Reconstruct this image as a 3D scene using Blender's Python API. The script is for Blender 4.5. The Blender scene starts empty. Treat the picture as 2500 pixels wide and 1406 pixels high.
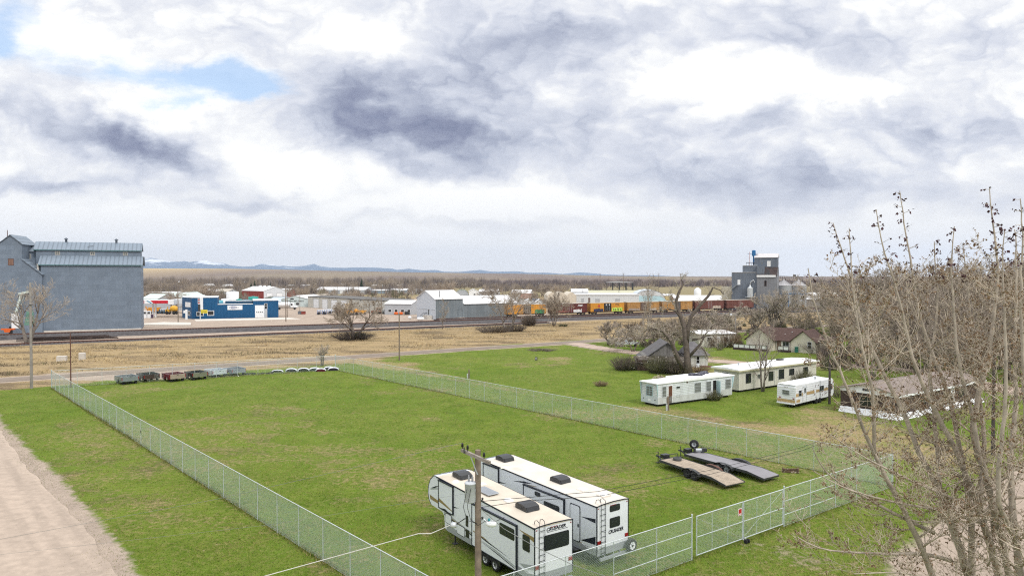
import bpy, math, random
import numpy as np
from mathutils import Vector, Matrix
S = bpy.context.scene
COL = S.collection
PI = math.pi
rad = math.radians

# ------------------------------------------------------------------ camera
F = 1736.0; CAM_H = 16.0; TH = math.atan(32 / F)
cd = bpy.data.cameras.new('camera'); cam = bpy.data.objects.new('camera', cd); COL.objects.link(cam)
cd.sensor_width = 36.0; cd.lens = F / 2500 * 36.0; cd.clip_start = 0.5; cd.clip_end = 60000
cam.location = (0, 0, CAM_H); cam.rotation_euler = (PI / 2 - TH, 0, 0)
S.camera = cam
_c, _s = math.cos(TH), math.sin(TH)
def ray(px, py):                       # pixel of the 2500 x 1406 photograph -> world direction
    u = (px - 1250) / F; v = (703 - py) / F
    return (u, _c + v * _s, v * _c - _s)
def G(px, py, z=0.0):                  # where that pixel meets the level z
    d = ray(px, py); t = (z - CAM_H) / d[2]
    return (d[0] * t, d[1] * t)
def zat(py, D):                        # height seen at row py at depth D
    d = ray(1250, py); return CAM_H + d[2] / d[1] * D
def xat(px, D): return ray(px, 703)[0] / _c * D

# ------------------------------------------------------------------ light
SUN_EL, SUN_AZ = 48.0, 140.0           # azimuth clockwise from +Y
S.view_settings.view_transform = 'Standard'; S.view_settings.look = 'None'
S.view_settings.exposure = 0.42; S.view_settings.gamma = 1.0
S.render.filter_size = 1.15; S.cycles.filter_width = 1.15; S.cycles.use_denoising = False; S.cycles.use_adaptive_sampling = False
sd = bpy.data.lights.new('sun', 'SUN'); sun = bpy.data.objects.new('sun', sd); COL.objects.link(sun)
sd.energy = 1.5; sd.angle = rad(11); sd.color = (1.0, 0.95, 0.88)
sun.rotation_euler = (rad(90 - SUN_EL), 0, rad(180 - SUN_AZ)); sun.location = (60, -60, 120)

def build_world():
    w = bpy.data.worlds.new('World'); S.world = w; w.use_nodes = True
    nt = w.node_tree; nt.nodes.clear(); L = nt.links.new
    def nd(t, **k):
        n = nt.nodes.new(t)
        for a, b in k.items(): setattr(n, a, b)
        return n
    def put(sock, v):
        if isinstance(v, (int, float)): sock.default_value = v
        elif isinstance(v, tuple): sock.default_value = v
        else: L(v, sock)
    def m(op, a, b=0.0, c=None, clamp=False):
        n = nd('ShaderNodeMath', operation=op); n.use_clamp = clamp
        put(n.inputs[0], a); put(n.inputs[1], b)
        if c is not None: put(n.inputs[2], c)
        return n.outputs[0]
    def vm(op, a, b=(0, 0, 0)):
        n = nd('ShaderNodeVectorMath', operation=op); put(n.inputs[0], a); put(n.inputs[1], b)
        return n
    def noise(vec, scale, det, rough=.55):
        n = nd('ShaderNodeTexNoise'); L(vec, n.inputs['Vector']); n.inputs['Scale'].default_value = scale
        n.inputs['Detail'].default_value = det; n.inputs['Roughness'].default_value = rough
        return n
    def smooth(x, a, b):
        n = nd('ShaderNodeMapRange', interpolation_type='SMOOTHSTEP'); put(n.inputs[0], x)
        n.inputs[1].default_value = a; n.inputs[2].default_value = b
        return n.outputs[0]
    dirn = nd('ShaderNodeTexCoord').outputs['Generated']
    sep = nd('ShaderNodeSeparateXYZ'); L(dirn, sep.inputs[0]); X, Y, Z = sep.outputs
    yy = m('MAXIMUM', Y, 0.08)
    U = m('DIVIDE', X, yy); V = m('DIVIDE', Z, yy)
    zc = m('ADD', m('MAXIMUM', Z, 0.0), 0.13)
    cp = nd('ShaderNodeCombineXYZ'); L(m('DIVIDE', X, zc), cp.inputs[0]); L(m('DIVIDE', Y, zc), cp.inputs[1])
    plane = cp.outputs[0]
    uv = nd('ShaderNodeCombineXYZ'); L(U, uv.inputs[0]); L(V, uv.inputs[1])
    uvs = vm('MULTIPLY', uv.outputs[0], (1, 1.7, 1)).outputs[0]
    warp = noise(uvs, 3.2, 7, .58)
    warp2 = noise(uvs, 13.0, 5, .55)
    wv = vm('MULTIPLY', vm('SUBTRACT', warp.outputs['Color'], (.5, .5, .5)).outputs[0], (.26, .15, 0)).outputs[0]
    wv = vm('ADD', wv, vm('MULTIPLY', vm('SUBTRACT', warp2.outputs['Color'], (.5, .5, .5)).outputs[0], (.07, .05, 0)).outputs[0]).outputs[0]
    UV = vm('ADD', uv.outputs[0], wv).outputs[0]
    def gsum(lst, start):
        acc = start
        for (px, py, sx, sy, rot, amp) in lst:
            d = ray(px, py)
            mp = nd('ShaderNodeMapping', vector_type='TEXTURE'); L(UV, mp.inputs[0])
            mp.inputs[1].default_value = (d[0] / d[1], d[2] / d[1], 0)
            mp.inputs[2].default_value = (0, 0, rad(rot)); mp.inputs[3].default_value = (sx * 1.22 / F, sy * 1.25 / F, 1)
            q = vm('DOT_PRODUCT', mp.outputs[0], mp.outputs[0]).outputs['Value']
            e = m('POWER', 2.718, m('MULTIPLY', q, -1.0))
            acc = m('MULTIPLY_ADD', e, amp, acc)
        return acc
    front = smooth(Y, .05, .3)
    field = gsum(CLOUDS, 0.0)
    field = m('MULTIPLY', field, front)
    n1 = noise(plane, 2.6, 10, .62).outputs['Fac']; n2 = noise(plane, 0.8, 6, .6).outputs['Fac']
    n3 = noise(plane, 9.0, 6, .6).outputs['Fac']
    f = m('MULTIPLY_ADD', field, 1.06, .885)
    f = m('MULTIPLY_ADD', m('SUBTRACT', n1, .5), m('MULTIPLY_ADD', smooth(V, .05, .3), .26, .10), f)
    f = m('MULTIPLY_ADD', m('SUBTRACT', n2, .5), .10, f)
    f = m('MULTIPLY_ADD', m('SUBTRACT', n3, .5), m('MULTIPLY_ADD', smooth(V, .05, .3), .12, .02), f)
    n4 = noise(vm('MULTIPLY', uv.outputs[0], (1, 1.7, 1)).outputs[0], 6.5, 9, .58).outputs['Fac']
    f = m('MULTIPLY_ADD', m('SUBTRACT', n4, .5), m('MULTIPLY_ADD', smooth(V, .0, .2), .62, .15), f)
    f = m('MULTIPLY_ADD', smooth(V, .24, .06), .11, f)
    bw = m('ABSOLUTE', m('SUBTRACT', noise(vm('MULTIPLY', UV, (1, 1.7, 1)).outputs[0], 9.0, 5, .5).outputs['Fac'], .5))
    f = m('MULTIPLY_ADD', m('SUBTRACT', bw, .085), m('MULTIPLY_ADD', smooth(V, .02, .2), 1.25, .25), f)
    ramp = nd('ShaderNodeValToRGB'); L(f, ramp.inputs[0]); cr = ramp.color_ramp
    K = .74; stops = [(0.0, (.19, .22, .345)), (.12, (.26, .29, .42)), (.3, (.41, .45, .575)), (.48, (.61, .65, .76)), (.64, (.77, .80, .885)), (.78, (.93, .945, .98)), (.9, (1.08, 1.085, 1.08)), (1.0, (1.16, 1.16, 1.15))]
    stops = [(p, tuple(K * q for q in c)) for p, c in stops]
    cr.elements[0].position, cr.elements[0].color = stops[0][0], (*stops[0][1], 1)
    cr.elements[1].position, cr.elements[1].color = stops[-1][0], (*stops[-1][1], 1)
    for p, c in stops[1:-1]:
        e = cr.elements.new(p); e.color = (*c, 1)
    # the pale rain-hazed air just above the horizon
    hz = nd('ShaderNodeMix', data_type='RGBA'); L(m('MULTIPLY', smooth(V, .15, .0), .7), hz.inputs[0])
    L(ramp.outputs[0], hz.inputs[6]); hz.inputs[7].default_value = (.675, .685, .71, 1)
    bgc = nd('ShaderNodeBackground'); L(hz.outputs[2], bgc.inputs[0])
    L(m('MULTIPLY_ADD', smooth(Z, .4, .9), .75, 1.0), bgc.inputs[1])
    sky = nd('ShaderNodeTexSky', sky_type='NISHITA'); sky.sun_disc = False
    sky.sun_elevation = rad(SUN_EL); sky.sun_rotation = rad(SUN_AZ)
    bgs = nd('ShaderNodeBackground'); L(sky.outputs[0], bgs.inputs[0]); bgs.inputs[1].default_value = 0.14
    gap = gsum(GAPS, 0.0)
    gap = m('MULTIPLY', gap, front)
    gap = m('MULTIPLY_ADD', m('SUBTRACT', n1, .5), -1.6, gap)
    gapf = m('MULTIPLY', smooth(gap, .22, 1.0), .8)
    mx = nd('ShaderNodeMixShader'); L(gapf, mx.inputs[0]); L(bgc.outputs[0], mx.inputs[1]); L(bgs.outputs[0], mx.inputs[2])
    out = nd('ShaderNodeOutputWorld'); L(mx.outputs[0], out.inputs[0])
# cloud masses: where in the sky (as seen from the lot), half sizes, tilt, lighter or darker
CLOUDS = [(1000, 350, 250, 44, -7, -.42), (800, 225, 190, 70, -30, -.46), (1010, 265, 180, 60, -10, -.22), (1150, 170, 260, 110, 0, -.32), (1350, 80, 190, 80, 0, -.18),
 (570, 80, 110, 40, -38, -.2), (440, 375, 170, 36, -12, -.5), (200, 320, 230, 40, -14, -.42), (180, 205, 140, 38, -15, -.26),
 (90, 455, 140, 20, -3, -.45), (680, 482, 190, 16, 0, -.45), (340, 440, 120, 22, -5, -.24), (1010, 420, 80, 18, -10, -.24),
 (1800, 440, 260, 42, -3, -.46), (1500, 310, 200, 60, 10, -.25), (2250, 320, 200, 70, 0, -.36), (1780, 320, 120, 26, 5, -.26),
 (1850, 60, 300, 60, 0, -.2), (2150, 150, 100, 22, 0, -.22), (2300, 90, 300, 70, 0, -.16), (900, 530, 320, 18, 0, -.22),
 (1250, 540, 200, 22, 0, -.16), (2150, 490, 420, 36, 0, -.24), (650, 140, 150, 60, -30, .3), (870, 110, 120, 45, 0, .3),
 (640, 400, 150, 36, -10, .3), (300, 260, 150, 36, -10, .28), (1680, 190, 200, 55, 0, .3), (2050, 215, 200, 45, 0, .24),
 (1150, 490, 320, 36, 0, .24), (150, 110, 200, 50, -20, .3), (2150, 600, 320, 26, 0, .2), (500, 560, 350, 30, 0, .12)]
GAPS = [(35, 50, 90, 75, 0, 1.0), (30, 130, 60, 40, 0, .6), (430, 215, 190, 34, -8, .95), (560, 205, 70, 45, 0, .75), (420, 280, 60, 18, 0, .6), (900, 20, 80, 20, 0, .4)]
build_world()

# ------------------------------------------------------------------ helpers
def tag(o, label=None, cat=None, group=None, kind=None):
    if label: o['label'] = label
    if cat: o['category'] = cat
    if group: o['group'] = group
    if kind: o['kind'] = kind
    return o
def thing(name, label, cat, loc=(0, 0, 0), rz=0.0, group=None):
    o = bpy.data.objects.new(name, None); COL.objects.link(o)
    o.location = loc if len(loc) == 3 else (loc[0], loc[1], 0); o.rotation_euler = (0, 0, rz)
    o.empty_display_size = 0.2
    return tag(o, label, cat, group)
def copy_tree(o, parent=None):
    c = o.copy(); COL.objects.link(c)
    if parent: c.parent = parent
    for ch in list(o.children): copy_tree(ch, c)
    return c

class MB:
    """collects faces, links them as ONE mesh object"""
    def __init__(s, M=None): s.v = []; s.f = []; s.sm = []; s.M = M
    def add(s, vs, fs, smooth=False):
        o = len(s.v); s.v += [tuple(v) for v in vs]
        for f in fs: s.f.append(tuple(i + o for i in f)); s.sm.append(smooth)
        return s
    def box(s, x0, y0, z0, x1, y1, z1):
        x0, x1 = min(x0, x1), max(x0, x1); y0, y1 = min(y0, y1), max(y0, y1); z0, z1 = min(z0, z1), max(z0, z1)
        return s.add([(x0, y0, z0), (x1, y0, z0), (x1, y1, z0), (x0, y1, z0), (x0, y0, z1), (x1, y0, z1), (x1, y1, z1), (x0, y1, z1)],
                     [(0, 3, 2, 1), (4, 5, 6, 7), (0, 1, 5, 4), (1, 2, 6, 5), (2, 3, 7, 6), (3, 0, 4, 7)])
    def rbox(s, x0, y0, z0, x1, y1, z1, b=.05):
        """box with chamfered vertical edges and top"""
        pts = [(x0 + b, y0), (x1 - b, y0), (x1, y0 + b), (x1, y1 - b), (x1 - b, y1), (x0 + b, y1), (x0, y1 - b), (x0, y0 + b)]
        cx, cy = (x0 + x1) / 2, (y0 + y1) / 2
        def ring(z, k): return [(cx + (p[0] - cx) * (1 - k * 2 / max(1e-6, x1 - x0)), cy + (p[1] - cy) * (1 - k * 2 / max(1e-6, y1 - y0)), z) for p in pts]
        vs = ring(z0, 0) + ring(z1 - b, 0) + ring(z1, b); fs = [tuple(range(7, -1, -1)), tuple(range(16, 24))]
        for r in (0, 8):
            for i in range(8): fs.append((r + i, r + (i + 1) % 8, r + 8 + (i + 1) % 8, r + 8 + i))
        return s.add(vs, fs)
    def quad(s, a, b, c, d): return s.add([a, b, c, d], [(0, 1, 2, 3)])
    def prism(s, poly, axis, lo, hi):
        """2D outline extruded along an axis: x:(y,z) y:(x,z) z:(x,y)"""
        n = len(poly)
        def P(p, t): return {'x': (t, p[0], p[1]), 'y': (p[0], t, p[1]), 'z': (p[0], p[1], t)}[axis]
        vs = [P(p, lo) for p in poly] + [P(p, hi) for p in poly]
        a = sum(poly[i][0] * poly[(i + 1) % n][1] - poly[(i + 1) % n][0] * poly[i][1] for i in range(n))
        rev = (a < 0) != (axis == 'y')
        fs = [tuple(range(n - 1, -1, -1)), tuple(range(n, 2 * n))] + [(i, (i + 1) % n, n + (i + 1) % n, n + i) for i in range(n)]
        if rev: fs = [tuple(reversed(f)) for f in fs]
        return s.add(vs, fs)
    def cyl(s, p, q, r0, r1=None, n=10, smooth=True, cap=True):
        r1 = r0 if r1 is None else r1
        p = Vector(p); q = Vector(q); d = (q - p)
        if d.length < 1e-6: return s
        d.normalize(); a = d.cross(Vector((0, 0, 1)) if abs(d.z) < .9 else Vector((1, 0, 0))).normalized(); b = d.cross(a)
        vs = []
        for c, r in ((p, r0), (q, r1)):
            for i in range(n):
                t = 2 * PI * i / n; vs.append(c + a * (math.cos(t) * r) + b * (math.sin(t) * r))
        s.add(vs, [(i, (i + 1) % n, n + (i + 1) % n, n + i) for i in range(n)], smooth)
        if cap: s.add([vs[i] for i in range(n)], [tuple(range(n - 1, -1, -1))]); s.add([vs[n + i] for i in range(n)], [tuple(range(n))])
        return s
    def beam(s, p, q, w, h=None):
        """square bar between two points"""
        h = h or w; p = Vector(p); q = Vector(q); d = (q - p).normalized()
        a = d.cross(Vector((0, 0, 1)) if abs(d.z) < .95 else Vector((1, 0, 0))).normalized() * (w / 2); b = d.cross(a).normalized() * (h / 2)
        vs = [p - a - b, p + a - b, p + a + b, p - a + b, q - a - b, q + a - b, q + a + b, q - a + b]
        return s.add(vs, [(0, 3, 2, 1), (4, 5, 6, 7), (0, 1, 5, 4), (1, 2, 6, 5), (2, 3, 7, 6), (3, 0, 4, 7)])
    def tube(s, pts, rads, n=6, smooth=True):
        tubes_into(s, [(pts, rads)], n, smooth); return s
    def lathe(s, prof, n=16, c=(0, 0, 0), smooth=True, axis='z'):
        vs = []
        for r, z in prof:
            for i in range(n):
                t = 2 * PI * i / n; x, y = math.cos(t) * r, math.sin(t) * r
                vs.append({'z': (c[0] + x, c[1] + y, c[2] + z), 'x': (c[0] + z, c[1] + x, c[2] + y), 'y': (c[0] + y, c[1] + z, c[2] + x)}[axis])
        fs = []
        for k in range(len(prof) - 1):
            for i in range(n): fs.append((k * n + i, k * n + (i + 1) % n, (k + 1) * n + (i + 1) % n, (k + 1) * n + i))
        return s.add(vs, fs, smooth)
    def build(s, name, mat, parent=None, label=None, kind=None):
        me = bpy.data.meshes.new(name)
        vs = s.v if s.M is None else [tuple(s.M @ Vector(v)) for v in s.v]
        me.from_pydata(vs, [], s.f); me.polygons.foreach_set('use_smooth', s.sm)
        if mat: me.materials.append(mat)
        me.update()
        o = bpy.data.objects.new(name, me); COL.objects.link(o)
        if parent: o.parent = parent
        if label: o['label'] = label
        if kind: o['kind'] = kind
        return o
def tubes_into(mb, polys, n, smooth=True, cap=False):
    cs = [(math.cos(2 * PI * i / n), math.sin(2 * PI * i / n)) for i in range(n)]
    for pts, rads in polys:
        k = len(pts); base = len(mb.v); a = None
        for j in range(k):
            d = Vector(pts[min(j + 1, k - 1)]) - Vector(pts[max(j - 1, 0)])
            if d.length < 1e-9: d = Vector((0, 0, 1))
            d.normalize()
            if a is None: a = d.cross(Vector((0, 0, 1)) if abs(d.z) < .9 else Vector((1, 0, 0)))
            a = (a - d * a.dot(d)); a = a.normalized() if a.length > 1e-6 else d.orthogonal().normalized()
            b = d.cross(a); r = rads[j]; p = pts[j]
            for c, s_ in cs: mb.v.append((p[0] + (a.x * c + b.x * s_) * r, p[1] + (a.y * c + b.y * s_) * r, p[2] + (a.z * c + b.z * s_) * r))
        for j in range(k - 1):
            for i in range(n):
                mb.f.append((base + j * n + i, base + j * n + (i + 1) % n, base + (j + 1) * n + (i + 1) % n, base + (j + 1) * n + i)); mb.sm.append(smooth)
        mb.f.append(tuple(base + i for i in range(n - 1, -1, -1))); mb.sm.append(False)
def np_mesh(name, verts, tris, mat, kind=None, attr=None, nper=3, smooth=False):
    """large mesh from numpy arrays"""
    me = bpy.data.meshes.new(name); nv = len(verts); nf = len(tris)
    me.vertices.add(nv); me.vertices.foreach_set('co', np.asarray(verts, dtype=np.float32).ravel())
    me.loops.add(nf * nper); me.loops.foreach_set('vertex_index', np.asarray(tris, dtype=np.int32).ravel())
    me.polygons.add(nf); me.polygons.foreach_set('loop_start', np.arange(nf, dtype=np.int32) * nper)
    me.polygons.foreach_set('loop_total', np.full(nf, nper, dtype=np.int32))
    if smooth: me.polygons.foreach_set('use_smooth', np.ones(nf, dtype=bool))
    if attr is not None:
        for k, a in attr.items():
            at = me.color_attributes.new(k, 'FLOAT_COLOR', 'POINT'); at.data.foreach_set('color', np.asarray(a, dtype=np.float32).ravel())
    me.materials.append(mat); me.update(calc_edges=True)
    o = bpy.data.objects.new(name, me); COL.objects.link(o)
    if kind: o['kind'] = kind
    return o
def text_part(name, body, size, M, mat, parent, shear=0.0, depth=.006, sx=1.0, label=None, align='LEFT', bold=0.0):
    cu = bpy.data.curves.new(name, 'FONT'); cu.body = body; cu.size = size; cu.shear = shear; cu.extrude = depth; cu.align_x = align; cu.offset = bold
    tmp = bpy.data.objects.new(name, cu); COL.objects.link(tmp)
    dg = bpy.context.evaluated_depsgraph_get(); me = bpy.data.meshes.new_from_object(tmp.evaluated_get(dg))
    bpy.data.objects.remove(tmp); me.transform(Matrix.Diagonal((sx, 1, 1, 1))); me.transform(M)
    me.materials.clear(); me.materials.append(mat); me.name = name
    o = bpy.data.objects.new(name, me); COL.objects.link(o); o.parent = parent
    if label: o['label'] = label
    return o
def FM(origin, ang=0.0):
    """a wall's own frame: x along the wall, -y out of it, z up"""
    return Matrix.Translation(Vector(origin)) @ Matrix.Rotation(ang, 4, 'Z')
TXT = Matrix.Rotation(PI / 2, 4, 'X')   # stands lettering up, facing -y

# ------------------------------------------------------------------ materials
MATS = {}
def mat(name, col, rough=.75, metal=0.0, var=.12, vs=1.5, bump=0.0, lines=None, streak=0.0, streak_col=None, spec=.3, patch=None, grain=None, sheets=None):
    """weathered paint / metal / wood: mottled colour, optional panel lines (axis, per metre, depth), run-off streaks, patches"""
    if name in MATS: return MATS[name]
    m_ = bpy.data.materials.new(name); m_.use_nodes = True; nt = m_.node_tree; L = nt.links.new
    b = nt.nodes['Principled BSDF']; b.inputs['Roughness'].default_value = rough; b.inputs['Metallic'].default_value = metal
    b.inputs['Specular IOR Level'].default_value = spec
    tc = nt.nodes.new('ShaderNodeTexCoord').outputs['Object']
    def noise(scale, det=4, vec=tc):
        n = nt.nodes.new('ShaderNodeTexNoise'); L(vec, n.inputs['Vector']); n.inputs['Scale'].default_value = scale; n.inputs['Detail'].default_value = det
        return n.outputs['Fac']
    def mr(x, a, b_, c, d):
        n = nt.nodes.new('ShaderNodeMapRange'); L(x, n.inputs[0]); n.inputs[1].default_value = a; n.inputs[2].default_value = b_; n.inputs[3].default_value = c; n.inputs[4].default_value = d
        return n.outputs[0]
    def mul(c, f):
        n = nt.nodes.new('ShaderNodeMix'); n.data_type = 'RGBA'; n.blend_type = 'MULTIPLY'; n.inputs[0].default_value = 1.0
        if isinstance(c, tuple): n.inputs[6].default_value = c
        else: L(c, n.inputs[6])
        L(f, n.inputs[7]); return n.outputs[2]
    def mixc(f, a, c):
        n = nt.nodes.new('ShaderNodeMix'); n.data_type = 'RGBA'; L(f, n.inputs[0])
        if isinstance(a, tuple): n.inputs[6].default_value = a
        else: L(a, n.inputs[6])
        n.inputs[7].default_value = c; return n.outputs[2]
    c = (*col, 1)
    f1 = mr(noise(vs, 6), .3, .7, 1 - var, 1 + var)
    cur = mul(c, f1)
    if streak:
        mp = nt.nodes.new('ShaderNodeMapping'); L(tc, mp.inputs[0]); mp.inputs[3].default_value = (2.2, 2.2, .12)
        f = mr(noise(1.0, 6, mp.outputs[0]), .48, .75, 0, streak)
        cur = mixc(f, cur, (*(streak_col or tuple(x * .35 for x in col)), 1))
    if patch:
        f = mr(noise(patch[0], 8), patch[1], patch[1] + .08, 0, 1); cur = mixc(f, cur, (*patch[2], 1))
    if grain:                          # wheel tracks and rake lines running one way
        an, sa, sb, k = grain; mp = nt.nodes.new('ShaderNodeMapping'); mp.vector_type = 'POINT'; L(tc, mp.inputs[0]); mp.inputs[2].default_value = (0, 0, -an)
        m2 = nt.nodes.new('ShaderNodeMapping'); L(mp.outputs[0], m2.inputs[0]); m2.inputs[3].default_value = (sa, sb, 1)
        cur = mixc(mr(noise(1.0, 6, m2.outputs[0]), .42, .68, 0, k), cur, (*tuple(x * .62 for x in col), 1)); cur = mixc(mr(noise(3.0, 8), .55, .72, 0, .35), cur, (*tuple(min(1, x * 1.25) for x in col), 1))
    if sheets:                         # single cladding sheets that differ a little in tone
        br = nt.nodes.new('ShaderNodeTexBrick'); mp = nt.nodes.new('ShaderNodeMapping'); L(tc, mp.inputs[0]); mp.inputs[2].default_value = (PI / 2, 0, 0); L(mp.outputs[0], br.inputs[0])
        br.inputs['Color1'].default_value = (1 - sheets[2],) * 3 + (1,); br.inputs['Color2'].default_value = (1 + sheets[2],) * 3 + (1,); br.inputs['Mortar'].default_value = (1 - sheets[2] * 2.2,) * 3 + (1,)
        br.inputs['Scale'].default_value = 1.0; br.inputs['Brick Width'].default_value = sheets[0]; br.inputs['Row Height'].default_value = sheets[1]; br.inputs['Mortar Size'].default_value = .03; cur = mul(cur, br.outputs[0])
    h = None
    if lines:
        ax, per, dep = lines
        wv = nt.nodes.new('ShaderNodeTexWave'); wv.bands_direction = ax; L(tc, wv.inputs[0]); wv.inputs['Scale'].default_value = per * PI / 10 * (1.0)
        wv.inputs['Distortion'].default_value = 0; h = wv.outputs['Fac']
        cur = mul(cur, mr(h, 0, .35, 1 - dep, 1))
    if bump or lines:
        bp = nt.nodes.new('ShaderNodeBump'); bp.inputs['Strength'].default_value = max(bump, .35 if lines else 0); bp.inputs['Distance'].default_value = .03
        L(h if h is not None and not bump else noise(vs * 6, 5), bp.inputs['Height']); L(bp.outputs[0], b.inputs['Normal'])
    L(cur, b.inputs['Base Color'])
    MATS[name] = m_; return m_
def glass(name='window_glass', col=(.02, .024, .028)):
    if name in MATS: return MATS[name]
    m_ = mat(name, col, rough=.06, var=.3, vs=.7, spec=.6); return m_
GLASS = glass()
M_WHITE = mat('white_paint', (.78, .8, .82), .5, var=.06)
M_BLACK = mat('black_rubber', (.02, .02, .021), .8, var=.2)
M_DARK = mat('dark_steel', (.045, .047, .05), .55, var=.2)
M_GALV = mat('galvanised_steel', (.52, .55, .57), .45, .35, var=.1)
M_WOODPOLE = mat('weathered_pole_wood', (.20, .16, .125), .9, var=.25, vs=3, streak=.5)
M_CONC = mat('concrete', (.52, .49, .45), .9, var=.12)
M_RUST = mat('rusty_steel', (.12, .06, .045), .85, var=.3)
# ------------------------------------------------------------------ ground
RNG = np.random.default_rng(7)
def vnoise(x, y, seed=0):
    """smooth value noise for layout work"""
    xi = np.floor(x).astype(np.int64); yi = np.floor(y).astype(np.int64); fx = x - xi; fy = y - yi
    def h(a, b):
        n = (a * 374761393 + b * 668265263 + seed * 974711) & 0x7fffffff
        n = ((n ^ (n >> 13)) * 1274126177) & 0x7fffffff
        return ((n ^ (n >> 16)) & 0xffff) / 65535.0
    fx = fx * fx * (3 - 2 * fx); fy = fy * fy * (3 - 2 * fy)
    return (h(xi, yi) * (1 - fx) + h(xi + 1, yi) * fx) * (1 - fy) + (h(xi, yi + 1) * (1 - fx) + h(xi + 1, yi + 1) * fx) * fy
def fbm(x, y, seed=0, o=4):
    t = 0; a = .5; 
    for k in range(o): t = t + a * vnoise(x * 2 ** k, y * 2 ** k, seed + k); a *= .5
    return t
def sstep(x, a, b):
    t = np.clip((x - a) / (b - a), 0, 1); return t * t * (3 - 2 * t)
ROAD_A = rad(33.4)
def d_road(x, y): return (y - (107.8 + .66 * (x + 77.8))) * math.cos(ROAD_A)     # + beyond the road
RAIL_A = math.atan(.51)
def d_rail(x, y): return (y - (212 + .51 * (x + 60))) * math.cos(RAIL_A)
def d_siding(x, y): return (y - (175 + .60 * (x + 90))) * math.cos(math.atan(.6))
def seg_d(x, y, pts):
    best = None
    for (ax, ay), (bx, by) in zip(pts[:-1], pts[1:]):
        dx, dy = bx - ax, by - ay; t = np.clip(((x - ax) * dx + (y - ay) * dy) / (dx * dx + dy * dy), 0, 1)
        d = np.hypot(x - ax - t * dx, y - ay - t * dy); best = d if best is None else np.minimum(best, d)
    return best
FA, FB, FC, FN = (-65.1, 100.3), (-29.7, 119.2), (28.7, 53.35), (-2.4, 30.3)     # the fenced lot's corners
DRIVE = [G(1400, 838), G(1440, 846), G(1500, 855), G(1563, 862), G(1650, 872), G(1740, 881), G(1850, 889), G(2060, 891), G(2250, 905), G(2500, 960)]
TRACK = [G(815, 868), G(860, 880), G(940, 893), G(1040, 910), G(1150, 930), G(1290, 958), G(1420, 985)]
LANE_D = ((61.2, -68.5)); LANE_N = (-.7457, -.6663)                              # lower-left dirt lane
def d_lane(x, y): return -((x + 54.9) * .7411 + (y - 76.3) * .6714)              # + inside the lane
LOTR = [G(2640, 1150), G(2470, 1290), G(2400, 1420), (18, 26)]
def plains_z(x, y):
    px = 1250 + F * x / np.maximum(y, 1)
    top = np.interp(px, [-400, 340, 560, 700, 860, 1040, 1250, 1500, 1740, 2500], [656, 655.5, 656.5, 659, 662, 665.5, 668, 673.5, 676, 676])
    zt = 16 + (671 - top) / F * 4300
    w = sstep(y, 1500, 4300)
    return np.maximum(zt, 0) * w * (1 - sstep(y, 4400, 6500) * .75)
def ground_zones(x, y):
    n = fbm(x * .11, y * .11, 3); n2 = fbm(x * .03, y * .03, 9); n3 = fbm(x * .45, y * .45, 21)
    j = (n - .47) * 8 + (n3 - .47) * 3
    dr = d_road(x, y); ds = d_siding(x, y); dm = d_rail(x, y)
    dry = sstep(dr + j * .5, 2.5, 4.0)                                            # the wild strip beyond the road
    behind = sstep(dr + j * .35, -11, -7) * (x < -25) * sstep((y - (119.2 + .534 * (x + 29.7))) + j * .2, -1.5, 1.5)
    behind = np.maximum(behind, sstep(dr + j * .5, -12.5, -10.5) * (x < -62))
    dry = np.maximum(dry, behind * .8)
    # worn grass round the old trailers, and tan flecks in the lot
    right = sstep((x - 28.7) + (y - 53.35) * .887, 5, 16) * (y < 140)
    dry = np.maximum(dry, right * sstep(n2 * .75 + n * .35 + sstep(x, 20, 60) * .07, .44, .66) * .60)
    dry = np.maximum(dry, sstep(n * .8 + n2 * .5, .56, .78) * .36)
    td = seg_d(x, y, TRACK); fade = sstep(x, 30, -32)
    dry = np.maximum(dry, (.12 + .6 * fade) * sstep(.55 - np.abs(td - .85) + j * .06, -.6, .3)); dry = np.maximum(dry, .75 * fade ** 3 * sstep(2.4 - td + j * .12, -1., .5))
    dirt = np.zeros_like(x)
    yard = sstep(dm + j * .25, 5.0, 7.0) * (1 - sstep(y, 430, 520)) * (1 - sstep(x + .3 * (y - 260), 15, 40))
    between = sstep(ds + j * .3, 1.2, 2.6) * (1 - sstep(dm, -3, -1)) * (1 - sstep(x, -10, 60) * .75)
    dirt = np.maximum(dirt, np.maximum(yard, between * .85))
    dirt = np.maximum(dirt, sstep(d_lane(x, y) + j * .16, -1.0, .5) * sstep(8.6 - d_lane(x, y) + j * .16, -.8, .6) * (y < 110))
    dirt = np.maximum(dirt, sstep(3.4 - np.abs(dr) + j * .10, -.8, .6) * .8)
    dirt = np.maximum(dirt, sstep(2.6 - seg_d(x, y, DRIVE) + j * .1, -.8, .4))
    dirt = np.maximum(dirt, sstep(3.6 - seg_d(x, y, LOTR) + j * .25, -1.6, .8))
    dirt = np.maximum(dirt, .9 * sstep(6 - np.hypot((x + 62) * .45, y - 113.5) + j * .2, -1, 1))      # bare patch by the rusty pole, far left
    dirt = np.maximum(dirt, .24 * sstep(3.0 - np.hypot((x - 16.5) * .55 + (y - 40.5) * .4, (y - 40.5) * .9 - (x - 16.5) * .4) + j * .4, -2.0, 2.0))   # tyre-worn ground outside the gate
    far = sstep(y + j * 8, 430, 620)
    return dry, dirt, far
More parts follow.
